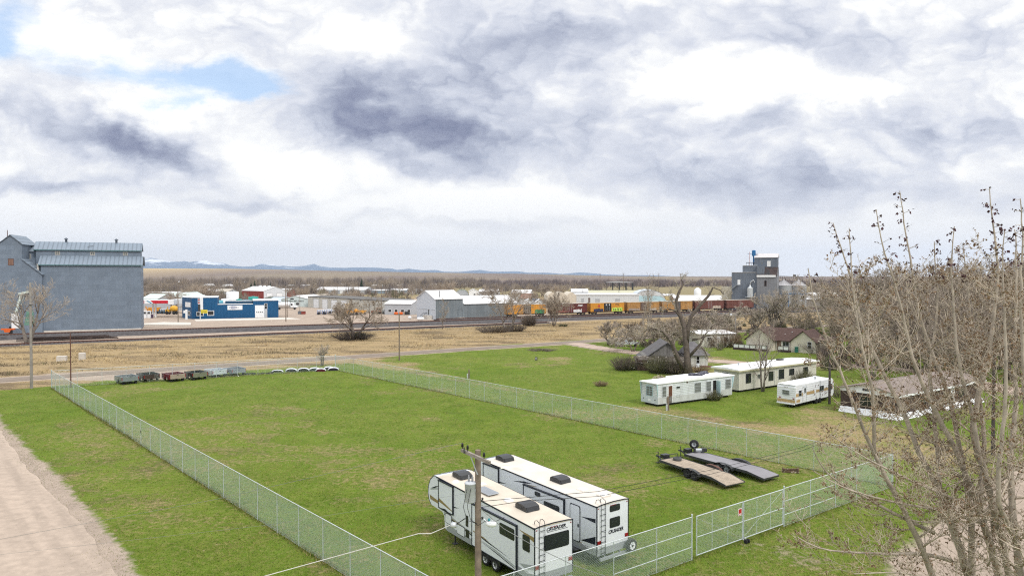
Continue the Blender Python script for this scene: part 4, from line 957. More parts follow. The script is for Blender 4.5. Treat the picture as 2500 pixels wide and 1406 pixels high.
def on(root, x, y, z): c, s_ = math.cos(root.rotation_euler.z), math.sin(root.rotation_euler.z); return (root.location.x + c * x - s_ * y, root.location.y + s_ * x + c * y, z)
ty = tyre('loose tyre lying flat on the wooden trailer deck', on(t1, .75, 1.25, hz + .12), .36, .22); 
for c in ty.children: c.data.materials[0] = M_TYREG
sw_ = tyre('spare wheel standing upright at the front of the steel-deck trailer', on(t2, -.25, 1.45, hz + .62), .40, .24, False, t2.rotation_euler.z + rad(125), M_SILV)
MB().beam((.0, 0, -.62), (.0, 0, .1), .07).build('mount_post', M_DARK, sw_)
wi = thing('winch', 'silver and black winch bolted to the front of the steel-deck trailer', 'winch', on(t2, .25, 1.45, hz + .0))
MB().cyl((-.3, 0, .22), (.3, 0, .22), .15, n=14).build('drum', M_SILV, wi); MB().box(-.4, -.2, .0, -.28, .2, .4).box(.28, -.2, 0, .4, .2, .4).build('side_plate', M_DARK, wi); MB().box(.42, -.14, .1, .7, .14, .36).build('motor', M_BLACKP, wi)
lg = thing('timber', 'broken old timber block lying in the grass behind the steel-deck trailer', 'timber', (*G(1930, 1153), 0), rad(-14))
MB().box(-.65, -.16, .02, .6, .16, .16).box(-.62, -.2, .16, -.5, .2, .34).box(.5, -.2, .1, .64, .18, .38).beam((-.55, -.02, .24), (.52, .06, .28), .16, .12).build('block', mat('rotten_wood', (.12, .08, .05), .95, var=.4, vs=6, patch=(4, .58, (.45, .4, .33))), lg)

# ------------------------------------------------------------------ row of cut-off pickup beds and bumpers at the far fence
def pickup_bed(label, px, py, m, tail, rot=47, Lg=3.0, scale=1.0, lift=.34, gate=True):
    x, y = G(px, py); root = thing('pickup_bed', label, 'truck bed', (x, y, 0), rad(rot), 'cut-off pickup beds along the far fence')
    W = 2.35; h = .78; z = lift
    def side(y0, nm):
        arch = [(Lg * .42 + math.cos(PI * k / 8) * .46, z + math.sin(PI * k / 8) * .42) for k in range(9)]
        poly = [(0, z + .08)] + [(0, z + h), (Lg, z + h), (Lg, z + .05)] + [(p[0], p[1]) for p in arch] + []
        # side along +y (bed length) : build in (y,z)
        MB().prism([(p[0], p[1]) for p in poly], 'x', y0, y0 + .09).rbox(y0 - .015, 0, z + h, y0 + .105, Lg, z + h + .04, .015).build(nm, m, root)
    side(0, 'side_panel'); side(W - .09, 'side_panel')
    MB().box(.09, 0.03, z + .12, W - .09, Lg, z + .18).build('bed_floor', M_BLACKP, root)
    MB().box(.09, Lg - .06, z + .18, W - .09, Lg, z + h).build('front_wall', m, root)
    if gate:
        MB().rbox(.1, -.05, z + .12, W - .1, .02, z + h, .02).build('tailgate', tail, root)
        MB().box(W / 2 - .12, -.066, z + h - .14, W / 2 + .12, -.0505, z + h - .07).build('handle', M_BLACKP, root)
    for yy in (.01, W - .12): MB().box(yy, -.03, z + .3, yy + .1, -.005, z + h - .06).build('tail_light', M_TAIL, root)
    for xx, yy in ((.2, .2), (W - .45, .2), (.2, Lg - .5), (W - .45, Lg - .5)): MB().box(xx, yy, 0, xx + .28, yy + .35, z + .14).build('support_block', M_BLACK, root)
    return root
c_ = lambda n, col: mat(n, col, .3, .1, var=.08, spec=.6)
P_SIL = c_('bed_silver_paint', (.19, .22, .23)); P_BRN = c_('bed_dark_brown_paint', (.055, .035, .032)); P_RED = c_('bed_dark_red_paint', (.13, .012, .018)); P_BLK = c_('bed_black_paint', (.014, .017, .018)); P_PALE = c_('bed_pale_blue_paint', (.50, .56, .60)); P_GRY = c_('bed_grey_paint', (.25, .28, .32)); P_TAN = c_('bed_tan_paint', (.33, .27, .22)); P_OLV = c_('bed_olive_paint', (.17, .18, .13))
pickup_bed('silver-grey truck bed, first at the left end of the row', 297, 940, P_SIL, P_SIL)
pickup_bed('dark brown truck bed between the silver-grey and the dark red one', 351, 934, P_BLK, P_BRN)
pickup_bed('dark red truck bed with a tan tailgate', 414, 933.5, P_RED, P_TAN)
pickup_bed('black truck bed with an olive tailgate, right of the dark red one', 470, 929, P_BLK, P_OLV)
pickup_bed('pale blue-white truck bed, second from the right end of the row', 519, 922.5, P_PALE, P_PALE)
pickup_bed('grey truck bed, last at the right end of the row', 566, 919, P_GRY, P_GRY)
M_CHROME = mat('chrome', (.80, .82, .86), .16, .9, var=.04)
M_BDARK = mat('bumper_mirrored_ground', (.035, .032, .045), .4, .3)  # dark ground mirrored in the chrome, put into the plate's colour
def bumper(label, px, py, rot, sc=1.0, inner=None, h=.62, w=1.9):
    x, y = G(px, py); root = thing('bumper', label, 'bumper', (x, y, 0), rad(rot), 'chrome truck bumpers by the far fence')
    n = 14; w *= sc; h *= sc
    o = [(math.cos(PI * k / n) * w / 2, max(0, math.sin(PI * k / n)) ** .62 * h) for k in range(n + 1)]; i_ = [(p[0] * .86, p[1] * .80) for p in o]
    mb = MB()
    for k in range(n):
        A, B, C, D = o[k], o[k + 1], i_[k + 1], i_[k]
        mb.add([(A[0], .35, A[1] * .92), (B[0], .35, B[1] * .92), (B[0], .08, B[1]), (A[0], .08, A[1]), (D[0], -.02, D[1]), (C[0], -.02, C[1])], [(0, 1, 2, 3), (3, 2, 5, 4)], True)
    mb.build('chrome_shell', M_CHROME, root)
    MB().prism([(p[0] * .99, p[1] * .985) for p in i_], 'y', .0, .06).build('front_plate', inner or M_BDARK, root)
    MB().box(-w * .42, -.035, h * .18, -w * .34, -.005, h * .5).box(-w * .43, .0, 0, -w * .3, .3, .06).build('step_pad', M_BLACK, root)
    return root
P_INR = c_('bumper_inner_red', (.09, .012, .03))
bumper('flat low chrome bumper next to the black scrap row', 677, 908.5, 10, 1.0, h=.42)
bumper('chrome bumper with a dark slot, second from the black scrap row', 711, 907.5, 10)
bumper('chrome bumper with a near-black front, third from the scrap row', 741, 906.5, 10, 1.0, P_BLK)
bumper('dark green-backed bumper between the middle chrome bumpers', 768, 905.5, 12, 1.0, c_('bumper_inner_green', (.03, .05, .05)))
bumper('small chrome bumper with a red inside', 783, 907, 12, .93, P_INR)
bumper('chrome bumper standing at the back, nearest the dead stump tree', 803, 902.5, 12, .95)
bumper('chrome bumper at the right end of the row', 814, 905, 12, 1.0)
sc_ = thing('scrap_row', 'low row of black rubber scrap between the truck beds and bumpers', 'scrap', (*G(632, 912.5), 0), rad(20)); r = random.Random(5); mb = MB()
for k in range(34):
    x = r.uniform(-2.2, 2.2); y = r.uniform(-.3, .3); s_ = r.uniform(.12, .26)
    mb.lathe([(.01, 0), (s_, .02), (s_ * .9, s_ * .5), (s_ * .5, s_ * .9), (.01, s_)], 7, (x, y, 0), False)
mb.build('scrap', M_BLACK, sc_)
fpst = thing('fence_post', 'weathered wooden post alone in the green field, white box beside it', 'post', (*G(1145, 923), 0)); MB().beam((0, 0, -.1), (0, 0, 1.35), .2).build('post', M_WOODPOLE, fpst); MB().box(-.32, -.1, 0, -.14, .1, .7).build('meter_box', M_GALV, fpst)
fp2 = thing('fence_post', 'split wooden post in front of the blue-white mobile home door', 'post', (*G(1632, 1002), 0)); MB().beam((0, 0, -.1), (-.06, 0, 1.7), .17).box(-.22, -.05, .9, -.05, .05, 1.5).build('post', M_WOODPOLE, fp2); MB().box(-.3, -.1, 0, -.12, .1, .75).build('meter_box', M_GALV, fp2)
sg = thing('yard_sign', 'small black sign with white lines standing in the green field', 'sign', (*G(1309, 881), 0)); sp_ = MB().box(-.24, -.02, .12, .24, .02, .75).build('panel', M_DARK, sg)
MB().box(-.16, -.026, .58, .16, -.021, .64).box(-.16, -.026, .42, .1, -.021, .47).box(-.16, -.026, .26, .14, -.021, .3).build('white_lines', M_WHITE, sg); MB().cyl((-.2, 0, -.1), (-.2, 0, .12), .012).cyl((.2, 0, -.1), (.2, 0, .12), .012).build('legs', M_DARK, sg)
# ------------------------------------------------------------------ buildings
def window(parent, M, x0, z0, x1, z1, fr=.06, frm=None, bars=(0, 0), glassm=None, label=None):
    """framed window on a wall frame M (x along wall, -y out)"""
    f = MB(M); o = .05
    f.box(x0 - fr, -o, z0 - fr, x1 + fr, .03, z0).box(x0 - fr, -o, z1, x1 + fr, .03, z1 + fr).box(x0 - fr, -o, z0, x0, .03, z1).box(x1, -o, z0, x1 + fr, .03, z1)
    for k in range(bars[0]): x = x0 + (x1 - x0) * (k + 1) / (bars[0] + 1); f.box(x - fr * .3, -o * .8, z0, x + fr * .3, .0, z1)
    for k in range(bars[1]): z = z0 + (z1 - z0) * (k + 1) / (bars[1] + 1); f.box(x0, -o * .7, z - fr * .3, x1, .0, z + fr * .3)
    w = f.build('window', frm or M_WHITE, parent, label)
    MB(M).box(x0, -.018, z0, x1, .01, z1).build('pane', glassm or GLASS, w); return w
def door(parent, M, x0, z0, x1, z1, m, name='door', frame=None, panels=0, label=None, handle=True):
    d = MB(M).box(x0, -.03, z0, x1, .02, z1)
    d = d.build(name, m, parent, label)
    if frame: f = MB(M).box(x0 - .07, -.045, z0, x0, .02, z1 + .07).box(x1, -.045, z0, x1 + .07, .02, z1 + .07).box(x0, -.045, z1, x1, .02, z1 + .07).build('door_frame', frame, d)
    if panels:
        s_ = MB(M)
        for k in range(1, panels): z = z0 + (z1 - z0) * k / panels; s_.box(x0, -.036, z - .012, x1, -.0301, z + .012)
        s_.build('panel_joints', M_GALV, d)
    elif handle: MB(M).box(x1 - .14, -.09, z0 + 1.0, x1 - .08, -.0301, z0 + 1.06).build('handle', M_DARK, d)
    return d
def gable(name, label, cat, p0, ang, L, d, h, rise, wm, rm, ridge='x', over=.35, group=None, z0=0.0, trim=None, floor=0.0):
    """walls + pitched roof. front wall from p0 along ang, depth d away to the left of that direction"""
    root = thing(name, label, cat, (*p0, z0), ang, group)
    w = MB()
    if ridge == 'x':
        w.prism([(0, floor - .3), (d, floor - .3), (d, h), (d / 2, h + rise), (0, h)], 'x', 0, L)
        n = math.hypot(d / 2, rise); a = rise / (d / 2); t = .1
        r = MB(); o = over
        r.prism([(-o, h - o * a + .03), (d / 2, h + rise + .03), (d + o, h - o * a + .03), (d + o, h - o * a + .03 + t), (d / 2, h + rise + .03 + t), (-o, h - o * a + .03 + t)], 'x', -o, L + o)
    else:
        w.prism([(0, floor - .3), (L, floor - .3), (L, h), (L / 2, h + rise), (0, h)], 'y', 0, d)
        a = rise / (L / 2); t = .1; r = MB(); o = over
        r.prism([(-o, h - o * a + .03), (L / 2, h + rise + .03), (L + o, h - o * a + .03), (L + o, h - o * a + .03 + t), (L / 2, h + rise + .03 + t), (-o, h - o * a + .03 + t)], 'y', -o, d + o)
    w.build('wall', wm, root); r.build('roof', rm, root)
    if trim:
        tr = MB()
        if ridge == 'x': tr.box(-o, -o - .05, h - o * a - .12, L + o, -o + .0, h - o * a + .1)
        tr.build('fascia', trim, root) if tr.v else None
    return root
def flat(name, label, cat, p0, ang, L, d, h, wm, rm, over=.25, slope=0.0, t=.14, group=None, z0=0.0, bottom=0.0):
    root = thing(name, label, cat, (*p0, z0), ang, group)
    MB().prism([(0, bottom - (0.3 if bottom == 0 else 0)), (d, bottom - (0.3 if bottom == 0 else 0)), (d, h + slope), (0, h)], 'x', 0, L).build('wall', wm, root)
    a = slope / d
    MB().prism([(-over, h - a * over + .01), (d + over, h + slope + a * over + .01), (d + over, h + slope + a * over + .01 + t), (-over, h - a * over + .01 + t)], 'x', -over, L + over).build('roof', rm, root)
    return root
def run(px0, py0, px1, ang):
    """front-left ground point and the length that ends at column px1"""
    x0, y0 = G(px0, py0); u = (px1 - 1250) / F / (_c - 0)
    return (x0, y0), (u * y0 - x0) / (math.cos(ang) - u * math.sin(ang))
S_BLUW = mat('weathered_white_siding', (.62, .66, .68), .6, var=.05, lines=('Z', 5, .22), streak=.35, streak_col=(.22, .19, .17))
S_BLUE = mat('pale_blue_trim', (.42, .56, .60), .6, var=.08)
S_CORR = mat('white_ribbed_skirt', (.56, .58, .58), .6, var=.06, lines=('X', 5, .35), streak=.3, streak_col=(.3, .27, .22))
R_WHITE = mat('white_roof_coating', (.84, .85, .86), .6, var=.05, vs=.8, patch=(.6, .64, (.72, .71, .70)))
S_CREAM = mat('cream_metal_siding', (.60, .585, .52), .6, var=.06, lines=('X', 3, .12), streak=.3, streak_col=(.35, .30, .22))
S_YELT = mat('yellowed_trim', (.52, .49, .33), .6)
G_GREY = mat('dusty_glass', (.16, .17, .165), .25, var=.3, vs=2); G_DK = mat('dark_opening', (.012, .010, .009), .9)
# --- blue-white mobile home with black bags on the roof
A33 = rad(32.7)
def trailer_home(label, p, ang, L, W, h, wm, rm, cat='mobile home', zb=.35, name='mobile_home'):
    root = thing(name, label, cat, (*p, 0), ang)
    MB().box(0, 0, zb, L, W, h).build('wall', wm, root)
    MB().box(.4, .3, .0, L - .4, W - .3, zb - .01).build('underframe', M_BLACK, root)
    return root
p = G(1606, 993.3); mh = trailer_home('blue-white mobile home with black bags on its flat roof and two brown-dark door openings', p, A33, 13.3, 2.9, 2.75, S_BLUW, None, zb=.28)
rf = MB().box(-.25, -.12, 2.755, 4.3, 3.02, 2.86).box(4.3, -.14, 2.756, 11.2, 3.04, 3.06).box(11.2, -.12, 2.755, 13.75, 3.02, 2.86).build('roof', R_WHITE, mh)
MB().box(0, -.03, .3, 13.3, -.002, 1.12).box(0, 2.902, .3, 13.3, 2.93, 1.12).build('ribbed_skirt', S_CORR, mh)
MB().box(-.03, -.03, .3, -.002, 2.93, 1.2).build('end_skirt', mat('pale_lower_panel', (.52, .57, .60), .6, var=.08), mh)
MB().prism([(-.22, 2.754), (-.02, 2.754), (-.02, 1.25)], 'y', -.06, .05).prism([(-.22, 2.754), (-.02, 2.754), (-.02, 1.25)], 'y', 2.85, 2.96).prism([(13.32, 1.2), (13.32, 2.754), (13.75, 2.754)], 'y', -.06, .04).build('end_fin', S_BLUE, mh)
E_ = FM((-.001, 2.9, 0), -PI / 2); Fm = FM((0, 0, 0))
window(mh, E_, .95, 1.2, 2.0, 2.3, .05, S_BLUE, (1, 3), G_GREY); MB(E_).box(.9, -.06, 2.42, 2.05, -.02, 2.5).build('awning_rail', S_BLUE, mh); MB(E_).box(1.2, -.05, .55, 1.7, -.031, .8).build('licence_plate', M_WHITE, mh)
for y in (.45, 2.45): MB(E_).cyl((y, -.06, .78), (y, -.031, .78), .07).build('end_lamp', M_BLACK, mh)
for x0, x1 in ((.75, 1.35), (6.35, 7.4), (8.45, 9.25), (12.05, 13.0)): window(mh, Fm, x0, 1.2 if x0 > 1 else 1.05, x1, 2.35, .05, M_GALV, (0, 2), G_GREY)
window(mh, Fm, 3.1, 2.0, 3.7, 2.2, .04, M_GALV, (0, 0)); window(mh, Fm, 3.1, .95, 3.7, 1.12, .04, M_GALV)
door(mh, Fm, 1.75, .3, 2.4, 2.4, mat('rusty_brown_door', (.12, .055, .035), .8, var=.25), frame=M_WHITE, handle=False); door(mh, Fm, 9.65, .45, 10.25, 2.45, G_DK, 'doorway', M_WHITE, handle=False)
MB(Fm).box(10.26, -.72, .45, 10.31, -.04, 2.4).build('open_door', S_BLUE, mh)
MB(Fm).box(4.9, -.035, 2.5, 5.1, 0.1, 2.9).build('flue', M_RUST, mh)
def onr(root, x, y, z): c, s_ = math.cos(root.rotation_euler.z), math.sin(root.rotation_euler.z); return (root.location.x + c * x - s_ * y, root.location.y + s_ * x + c * y, z)
def bag(label, loc, sx, sy, rz, seed):
    t = thing('tarp_bundle', label, 'bundle', loc, rz, 'black bundles on the mobile home roof'); mb = MB(); r = random.Random(seed); n = 12
    for k, (rr, z) in enumerate(((.6, 0), (1, .06), (1.0, .16), (.8, .27), (.3, .3))):
        for i in range(n): a = 2 * PI * i / n; q = rr * (1 + r.uniform(-.12, .12)); mb.v.append((math.cos(a) * q * sx, math.sin(a) * q * sy, z + r.uniform(-.02, .02)))
    for k in range(4):
        for i in range(n): mb.f.append((k * n + i, k * n + (i + 1) % n, (k + 1) * n + (i + 1) % n, (k + 1) * n + i)); mb.sm.append(True)
    mb.f.append(tuple(4 * n + i for i in range(n))); mb.sm.append(True); mb.build('wrapping', mat('black_plastic_sheet', (.035, .035, .055), .3, var=.3, spec=.5), t)
bag('brownish black bundle, leftmost on the blue-white mobile home roof', onr(mh, 7.6, 1.6, 3.06), .62, .34, .5, 1); bag('long black bundle, second on the blue-white mobile home roof', onr(mh, 8.25, 1.15, 3.06), .6, .36, .2, 2)
bag('tall black bundle, third on the blue-white mobile home roof', onr(mh, 9.3, 1.6, 3.06), .55, .45, .8, 3); bag('round black bundle apart at the right on the mobile home roof', onr(mh, 10.4, 2.1, 3.06), .55, .45, 0, 4)
# --- cream mobile home
p = G(1804, 958.4); m2 = trailer_home('long cream mobile home with a plain white roof and dark windows', p, rad(35), 18.3, 4.2, 3.0, S_CREAM, None, zb=.3)
MB().prism([(-.3, 3.0), (4.5, 3.0), (4.5, 3.12), (2.1, 3.3), (-.3, 3.12)], 'x', -.35, 18.7).build('roof', R_WHITE, m2); MB().box(-.36, -.31, 2.84, 18.7, -.29, 3.02).box(-.37, -.31, 2.84, -.35, 4.5, 3.02).build('fascia', S_YELT, m2)
for x0, x1, z0, z1 in ((1.5, 2.5, 1.2, 2.4), (4.1, 4.6, 1.7, 2.15), (6.6, 7.6, 1.1, 2.3), (9.0, 10.1, 1.15, 2.4), (11.5, 12.6, 1.5, 2.3), (15.0, 16.0, 1.3, 2.3)): window(m2, FM((0, 0, 0)), x0, z0, x1, z1, .06, M_DARK if x0 != 4.1 else M_GALV, (1, 0))
window(m2, FM((0, 4.2, 0), -PI / 2), 1.4, 1.9, 2.7, 2.5, .05, M_WHITE, (1, 0)); MB().lathe([(.08, 0), (.08, .3), (.14, .3), (.14, .36), (.001, .4)], 8, (3, 2.4, 3.25)).build('roof_vent', M_GALV, m2); MB().box(12.5, 2.2, 3.24, 13.4, 2.9, 3.5).build('roof_cooler', M_BLACKP, m2)
door(m2, FM((0, 0, 0)), 8.0, .4, 8.75, 2.4, S_CREAM, frame=M_GALV)
# --- old white travel trailer
M_TTW = mat('trailer_white_skin', (.72, .74, .77), .45, var=.05, lines=('Z', 4, .08), streak=.1); M_BRS = mat('trailer_tan_stripe', (.42, .30, .15), .5, var=.08)
p = G(1942, 997); tt = thing('travel_trailer', 'old white travel trailer with faded tan stripes and peeling spots', 'travel trailer', (*p, 0), rad(40)); L = 9.6
prof = [(.06, .5), (0, .75), (.04, 2.45), (.25, 2.75), (L - .4, 2.75), (L, 2.4), (L, .95), (L - .3, .55)]
MB().prism(prof, 'y', 0, 2.4).build('body', M_TTW, tt); MB().prism([(.05, 2.76), (.5, 2.79), (L - .5, 2.79), (L - .3, 2.75)], 'y', .05, 2.35).build('roof', R_WHITE, tt)
MB().box(.3, .2, .3, L - .4, 2.2, .5).build('underframe', M_BLACK, tt); MB().box(-.16, .05, .42, .0, 2.35, .55).build('bumper', M_WHITE, tt)
for x in (5.1, 5.95): wheel(tt, (x, .05, .33), .33, .2, 'y', M_DARK)
E_ = FM((.0, 2.4, 0), -PI / 2); Fm = FM((0, 0, 0))
window(tt, E_, .75, 1.55, 1.6, 2.05, .05, M_GALV, (0, 1), G_GREY); MB(E_).box(.05, -.012, .62, 2.35, .0, .98).build('tan_stripe', M_BRS, tt); MB().box(0.2, -.012, .66, 1.1, .0, .98).build('tan_stripe', M_BRS, tt); MB().box(.1, -.012, 1.35, 4.6, 0.0, 1.72).build('tan_stripe', M_BRS, tt); MB().box(5.0, -.012, 1.4, 9.4, 0.0, 1.72).build('tan_stripe', M_BRS, tt)
for y in (.3, 2.05): MB(E_).box(y, -.05, 1.08, y + .2, -.0, 1.2).build('tail_light', M_TAIL, tt)
for y in (.9, 1.1, 1.3): MB(E_).box(y, -.03, 2.42, y + .07, .02, 2.48).build('marker_light', M_RUST, tt)
window(tt, Fm, .75, 1.4, 1.35, 2.05, .04, M_GALV, (0, 1)); d_ = door(tt, Fm, 1.75, .65, 2.5, 2.4, M_TTW, frame=M_GALV); window(tt, FM((0, -.03, 0)), 2.0, 1.7, 2.3, 2.25, .03, M_GALV); window(tt, Fm, 5.9, 1.5, 6.9, 2.1, .04, M_GALV, (1, 0)); window(tt, Fm, 8.1, 1.4, 9.1, 2.1, .04, M_GALV, (0, 1))
r = random.Random(8); pe = MB()
for k in range(16): x = r.uniform(4, 7.6); z = r.uniform(.7, 2.3); a = r.uniform(.05, .16); pe.prism([(x, z), (x + a * 2, z + .06), (x + a * 3, z + .22), (x + a, z + .15)], 'y', -.018, -.013)
pe.build('peeled_patches', M_RUST, tt, kind='stuff'); MB().box(5.2, .6, 2.785, 5.25, 1.9, 2.8).box(3.2, .5, 2.785, 3.24, 2.0, 2.8).build('roof_seams', M_DARK, tt); MB().lathe([(.06, 0), (.06, .25), (.12, .25), (.001, .35)], 8, (6.5, .9, 2.78)).build('roof_vent', M_DARK, tt); MB().rbox(7.0, .8, 2.79, 7.7, 1.6, 3.05).build('air_conditioner', M_WHITE, tt)
# --- collapsed brown trailer home with torn white skirting
S_BRN = mat('brown_board_siding', (.095, .066, .055), .85, var=.2, lines=('X', 2.2, .3), streak=.3); R_BRN = mat('faded_brown_shingle', (.22, .18, .16), .9, var=.15, vs=1.5, patch=(.7, .6, (.33, .28, .255)))
p = G(2190, 1025); dk = gable('mobile_home', 'dark brown double-wide home with torn white skirting, behind the cottonwood stems', 'mobile home', p, rad(34.5), 20.6, 6.6, 2.75, .75, S_BRN, R_BRN, 'x', .4, trim=M_WHITE)
E_ = FM((0, 6.6, 0), -PI / 2); MB(E_).prism([(0.0, 2.45), (6.6, 2.45), (6.6, 2.76), (3.3, 3.5), (0, 2.76)], 'y', -.06, -.0).build('gable_panel', M_WHITE, dk); MB(E_).box(2.7, -.1, 2.75, 3.6, -.0601, 3.0).build('gable_vent', M_DARK, dk)
window(dk, E_, 2.4, 1.0, 4.2, 2.1, .06, mat('tan_frame', (.4, .34, .26), .6), (1, 0))
mb = MB(); r = random.Random(3); x = 0
while x < 20.4:
    w = r.uniform(.5, 1.3); z1 = r.uniform(.45, .75); o = r.uniform(.1, .6)
    if not (7.3 < x < 9.6): mb.add([(x, -.06, z1), (x + w, -.06, z1 + r.uniform(-.08, .08)), (x + w + r.uniform(-.1, .1), -.06 - o, .02), (x + r.uniform(-.1, .1), -.06 - o, .02)], [(0, 3, 2, 1)])
    x += w * .97
mb.build('torn_skirt', M_WHITE, dk, kind='stuff'); mb = MB(E_); x = 0
while x < 6.4:
    w = r.uniform(.7, 1.2); z1 = r.uniform(.6, .85); mb.add([(x, -.06, z1), (x + w, -.06, z1 + r.uniform(-.06, .06)), (x + w, -.5, .02), (x, -.45, .02)], [(0, 3, 2, 1)]); x += w
mb.build('end_skirt', M_WHITE, dk)
for x0 in (5.2, 10.6, 14.5): window(dk, FM((0, 0, 0)), x0, 1.2, x0 + 1.1, 2.2, .06, M_DARK, (1, 0))
door(dk, FM((0, 0, 0)), 12.4, .6, 13.3, 2.5, M_WHITE, frame=M_WHITE)
# --- derelict house under the dead tree
S_DER = mat('peeling_grey_boards', (.21, .20, .19), .9, var=.2, lines=('X', 5, .3), streak=.75, streak_col=(.06, .052, .045)); S_DEW = mat('peeling_white_boards', (.56, .56, .54), .85, var=.15, lines=('Z', 5, .2), streak=.5, streak_col=(.2, .17, .14)); R_DER = mat('broken_grey_shingle', (.125, .12, .125), .95, var=.25, vs=1.2, patch=(1.0, .6, (.15, .13, .12))); R_ROT = mat('rotten_roof_boards', (.10, .085, .07), .95, var=.35, vs=3, patch=(1.6, .57, (.30, .28, .25))); S_ROT = mat('dark_rotten_boards', (.085, .055, .045), .9, var=.3, lines=('X', 4, .4), streak=.5)
p = G(1586, 900); D_ = 121.0
dh = thing('derelict_house', 'collapsing grey wooden house with broken shingles under the big dead tree', 'house', (xat(1574, 121.5), 121.5, 0), rad(-3))
W = 6.9; h = 1.9; rs = 2.45
MB().prism([(0, -.2), (W, -.2), (W, h), (W * .56, h + rs), (0, h)], 'y', 0, 7.5).build('wall', S_DER, dh)
rr = MB()
for a_, b_ in (((-.5, h - .55), (W * .56, h + rs)), ((W * .56, h + rs), (W + .45, h - .45))):
    rr.add([(a_[0], -.35, a_[1] + .06), (b_[0], -.35, b_[1] + .06), (b_[0], 7.8, b_[1] + .06), (a_[0], 7.8, a_[1] + .06), (a_[0], -.35, a_[1] + .18), (b_[0], -.35, b_[1] + .18), (b_[0], 7.8, b_[1] + .18), (a_[0], 7.8, a_[1] + .18)], [(0, 3, 2, 1), (4, 5, 6, 7), (0, 1, 5, 4), (1, 2, 6, 5), (2, 3, 7, 6), (3, 0, 4, 7)])
rr.build('roof', R_DER, dh)
pr_ = MB(); n = 12; r = random.Random(12)              # sagging lean-to roof
vs = []
for i in range(n + 1):
    for j in range(5): vs.append((-1.9 + 9.0 * i / n, -.1 - 2.9 * j / 4, 2.2 - .75 * j / 4 - .35 * math.sin(PI * i / n) * (j / 4 + .2) + r.uniform(-.1, .1)))
pr_.add(vs, [(i * 5 + j, i * 5 + j + 1, (i + 1) * 5 + j + 1, (i + 1) * 5 + j) for i in range(n) for j in range(4)])
for k in range(26): x = r.uniform(-1.6, 6.6); y = r.uniform(-2.8, -.2); z = 2.2 + .75 * y / 3 - .05; a = r.uniform(-.5, .5); pr_.beam((x, y, z), (x + math.cos(a) * r.uniform(.5, 1.4), y + math.sin(a) * .7, z + r.uniform(-.15, .2)), .14, .04)
pr_.build('porch_roof', R_ROT, dh)
pw = MB().box(-1.6, -2.8, -.2, 1.2, -2.65, 1.75).box(-1.6, -2.65, -.2, -1.45, -.01, 2.0).build('porch_wall', S_ROT, dh); MB().box(1.2, -2.7, -.2, 7.0, -2.55, 1.7).build('porch_wall', mat('stained_stucco', (.33, .30, .25), .9, var=.25), dh)
window(dh, FM((0, -2.8, 0)), .15, .55, .8, 1.55, .06, M_WHITE, glassm=G_DK); MB().box(1.15, -2.86, .1, 1.35, -2.81, 1.75).build('corner_board', M_WHITE, dh)
wg = thing('house_wing', 'white peeling side wing of the derelict house with a hip roof', 'house', (*G(1687, 896.5), 0), rad(6)); 
MB().box(0, 0, -.2, 3.0, 5.5, 2.1).build('wall', S_DEW, wg); z = 2.1
MB().add([(-.35, -.35, z), (3.35, -.35, z), (3.35, 5.9, z), (-.35, 5.9, z), (.4, 2.7, z + 2.1), (1.6, 2.7, z + 2.1), (-.35, -.35, z - .1), (3.35, -.35, z - .1), (3.35, 5.9, z - .1), (-.35, 5.9, z - .1)], [(0, 1, 5, 4), (1, 2, 5), (2, 3, 4, 5), (3, 0, 4), (6, 9, 8, 7), (0, 6, 7, 1), (1, 7, 8, 2)]).build('roof', R_DER, wg)
window(wg, FM((0, 0, 0)), .95, .55, 1.5, 1.85, .06, M_WHITE, (0, 1), G_DK); MB().beam((1.0, -.5, .0), (1.25, -.05, .7), .5, .03).build('fallen_shutter', M_GALV, wg); MB().box(1.7, -.5, -.1, 3.6, .0, .25).build('foundation_rubble', mat('brick_rubble', (.20, .11, .08), .9, var=.35, vs=5), wg)
# --- cream house with a brown roof and railed decks
S_HOU = mat('cream_lap_siding', (.66, .62, .52), .7, var=.04, lines=('Z', 5, .12)); R_HOU = mat('brown_shingle', (.085, .052, .045), .92, var=.2, vs=2)
A_ = rad(-38); p = G(1873, 865)
ha = rad(-40)
hs = thing('cream_house', 'cream house with a brown shingle roof, two gables and railed white decks', 'house', (*G(1822, 853), 0), rad(-38)); hl = 14.0
def gb(mb, x0, x1, y0, y1, h, rise): mb.prism([(x0, -.2), (x1, -.2), (x1, h), ((x0 + x1) / 2, h + rise), (x0, h)], 'y', y0, y1)
def gr(mb, x0, x1, y0, y1, h, rise, o=.4):
    c = (x0 + x1) / 2; a = rise / (c - x0); mb.prism([(x0 - o, h - o * a + .04), (c, h + rise + .04), (x1 + o, h - o * a + .04), (x1 + o, h - o * a + .16), (c, h + rise + .16), (x0 - o, h - o * a + .16)], 'y', y0 - o, y1 + o)
mb = MB(); gb(mb, 0, 5.6, 0, 8, 2.35, 2.25); mb.prism([(1.6, -.2), (7.6, -.2), (7.6, 2.35), (4.6, 4.55), (1.6, 2.35)], 'x', 5.61, hl - 4.8); gb(mb, hl - 4.8, hl, .4, 8, 2.35, 2.05); mb.box(hl, 2.0, -.2, hl + 2.6, 7, 2.5); mb.build('wall', S_HOU, hs)
mb = MB(); gr(mb, 0, 5.6, 0, 8, 2.35, 2.25); o = .4; a = 2.2 / 3
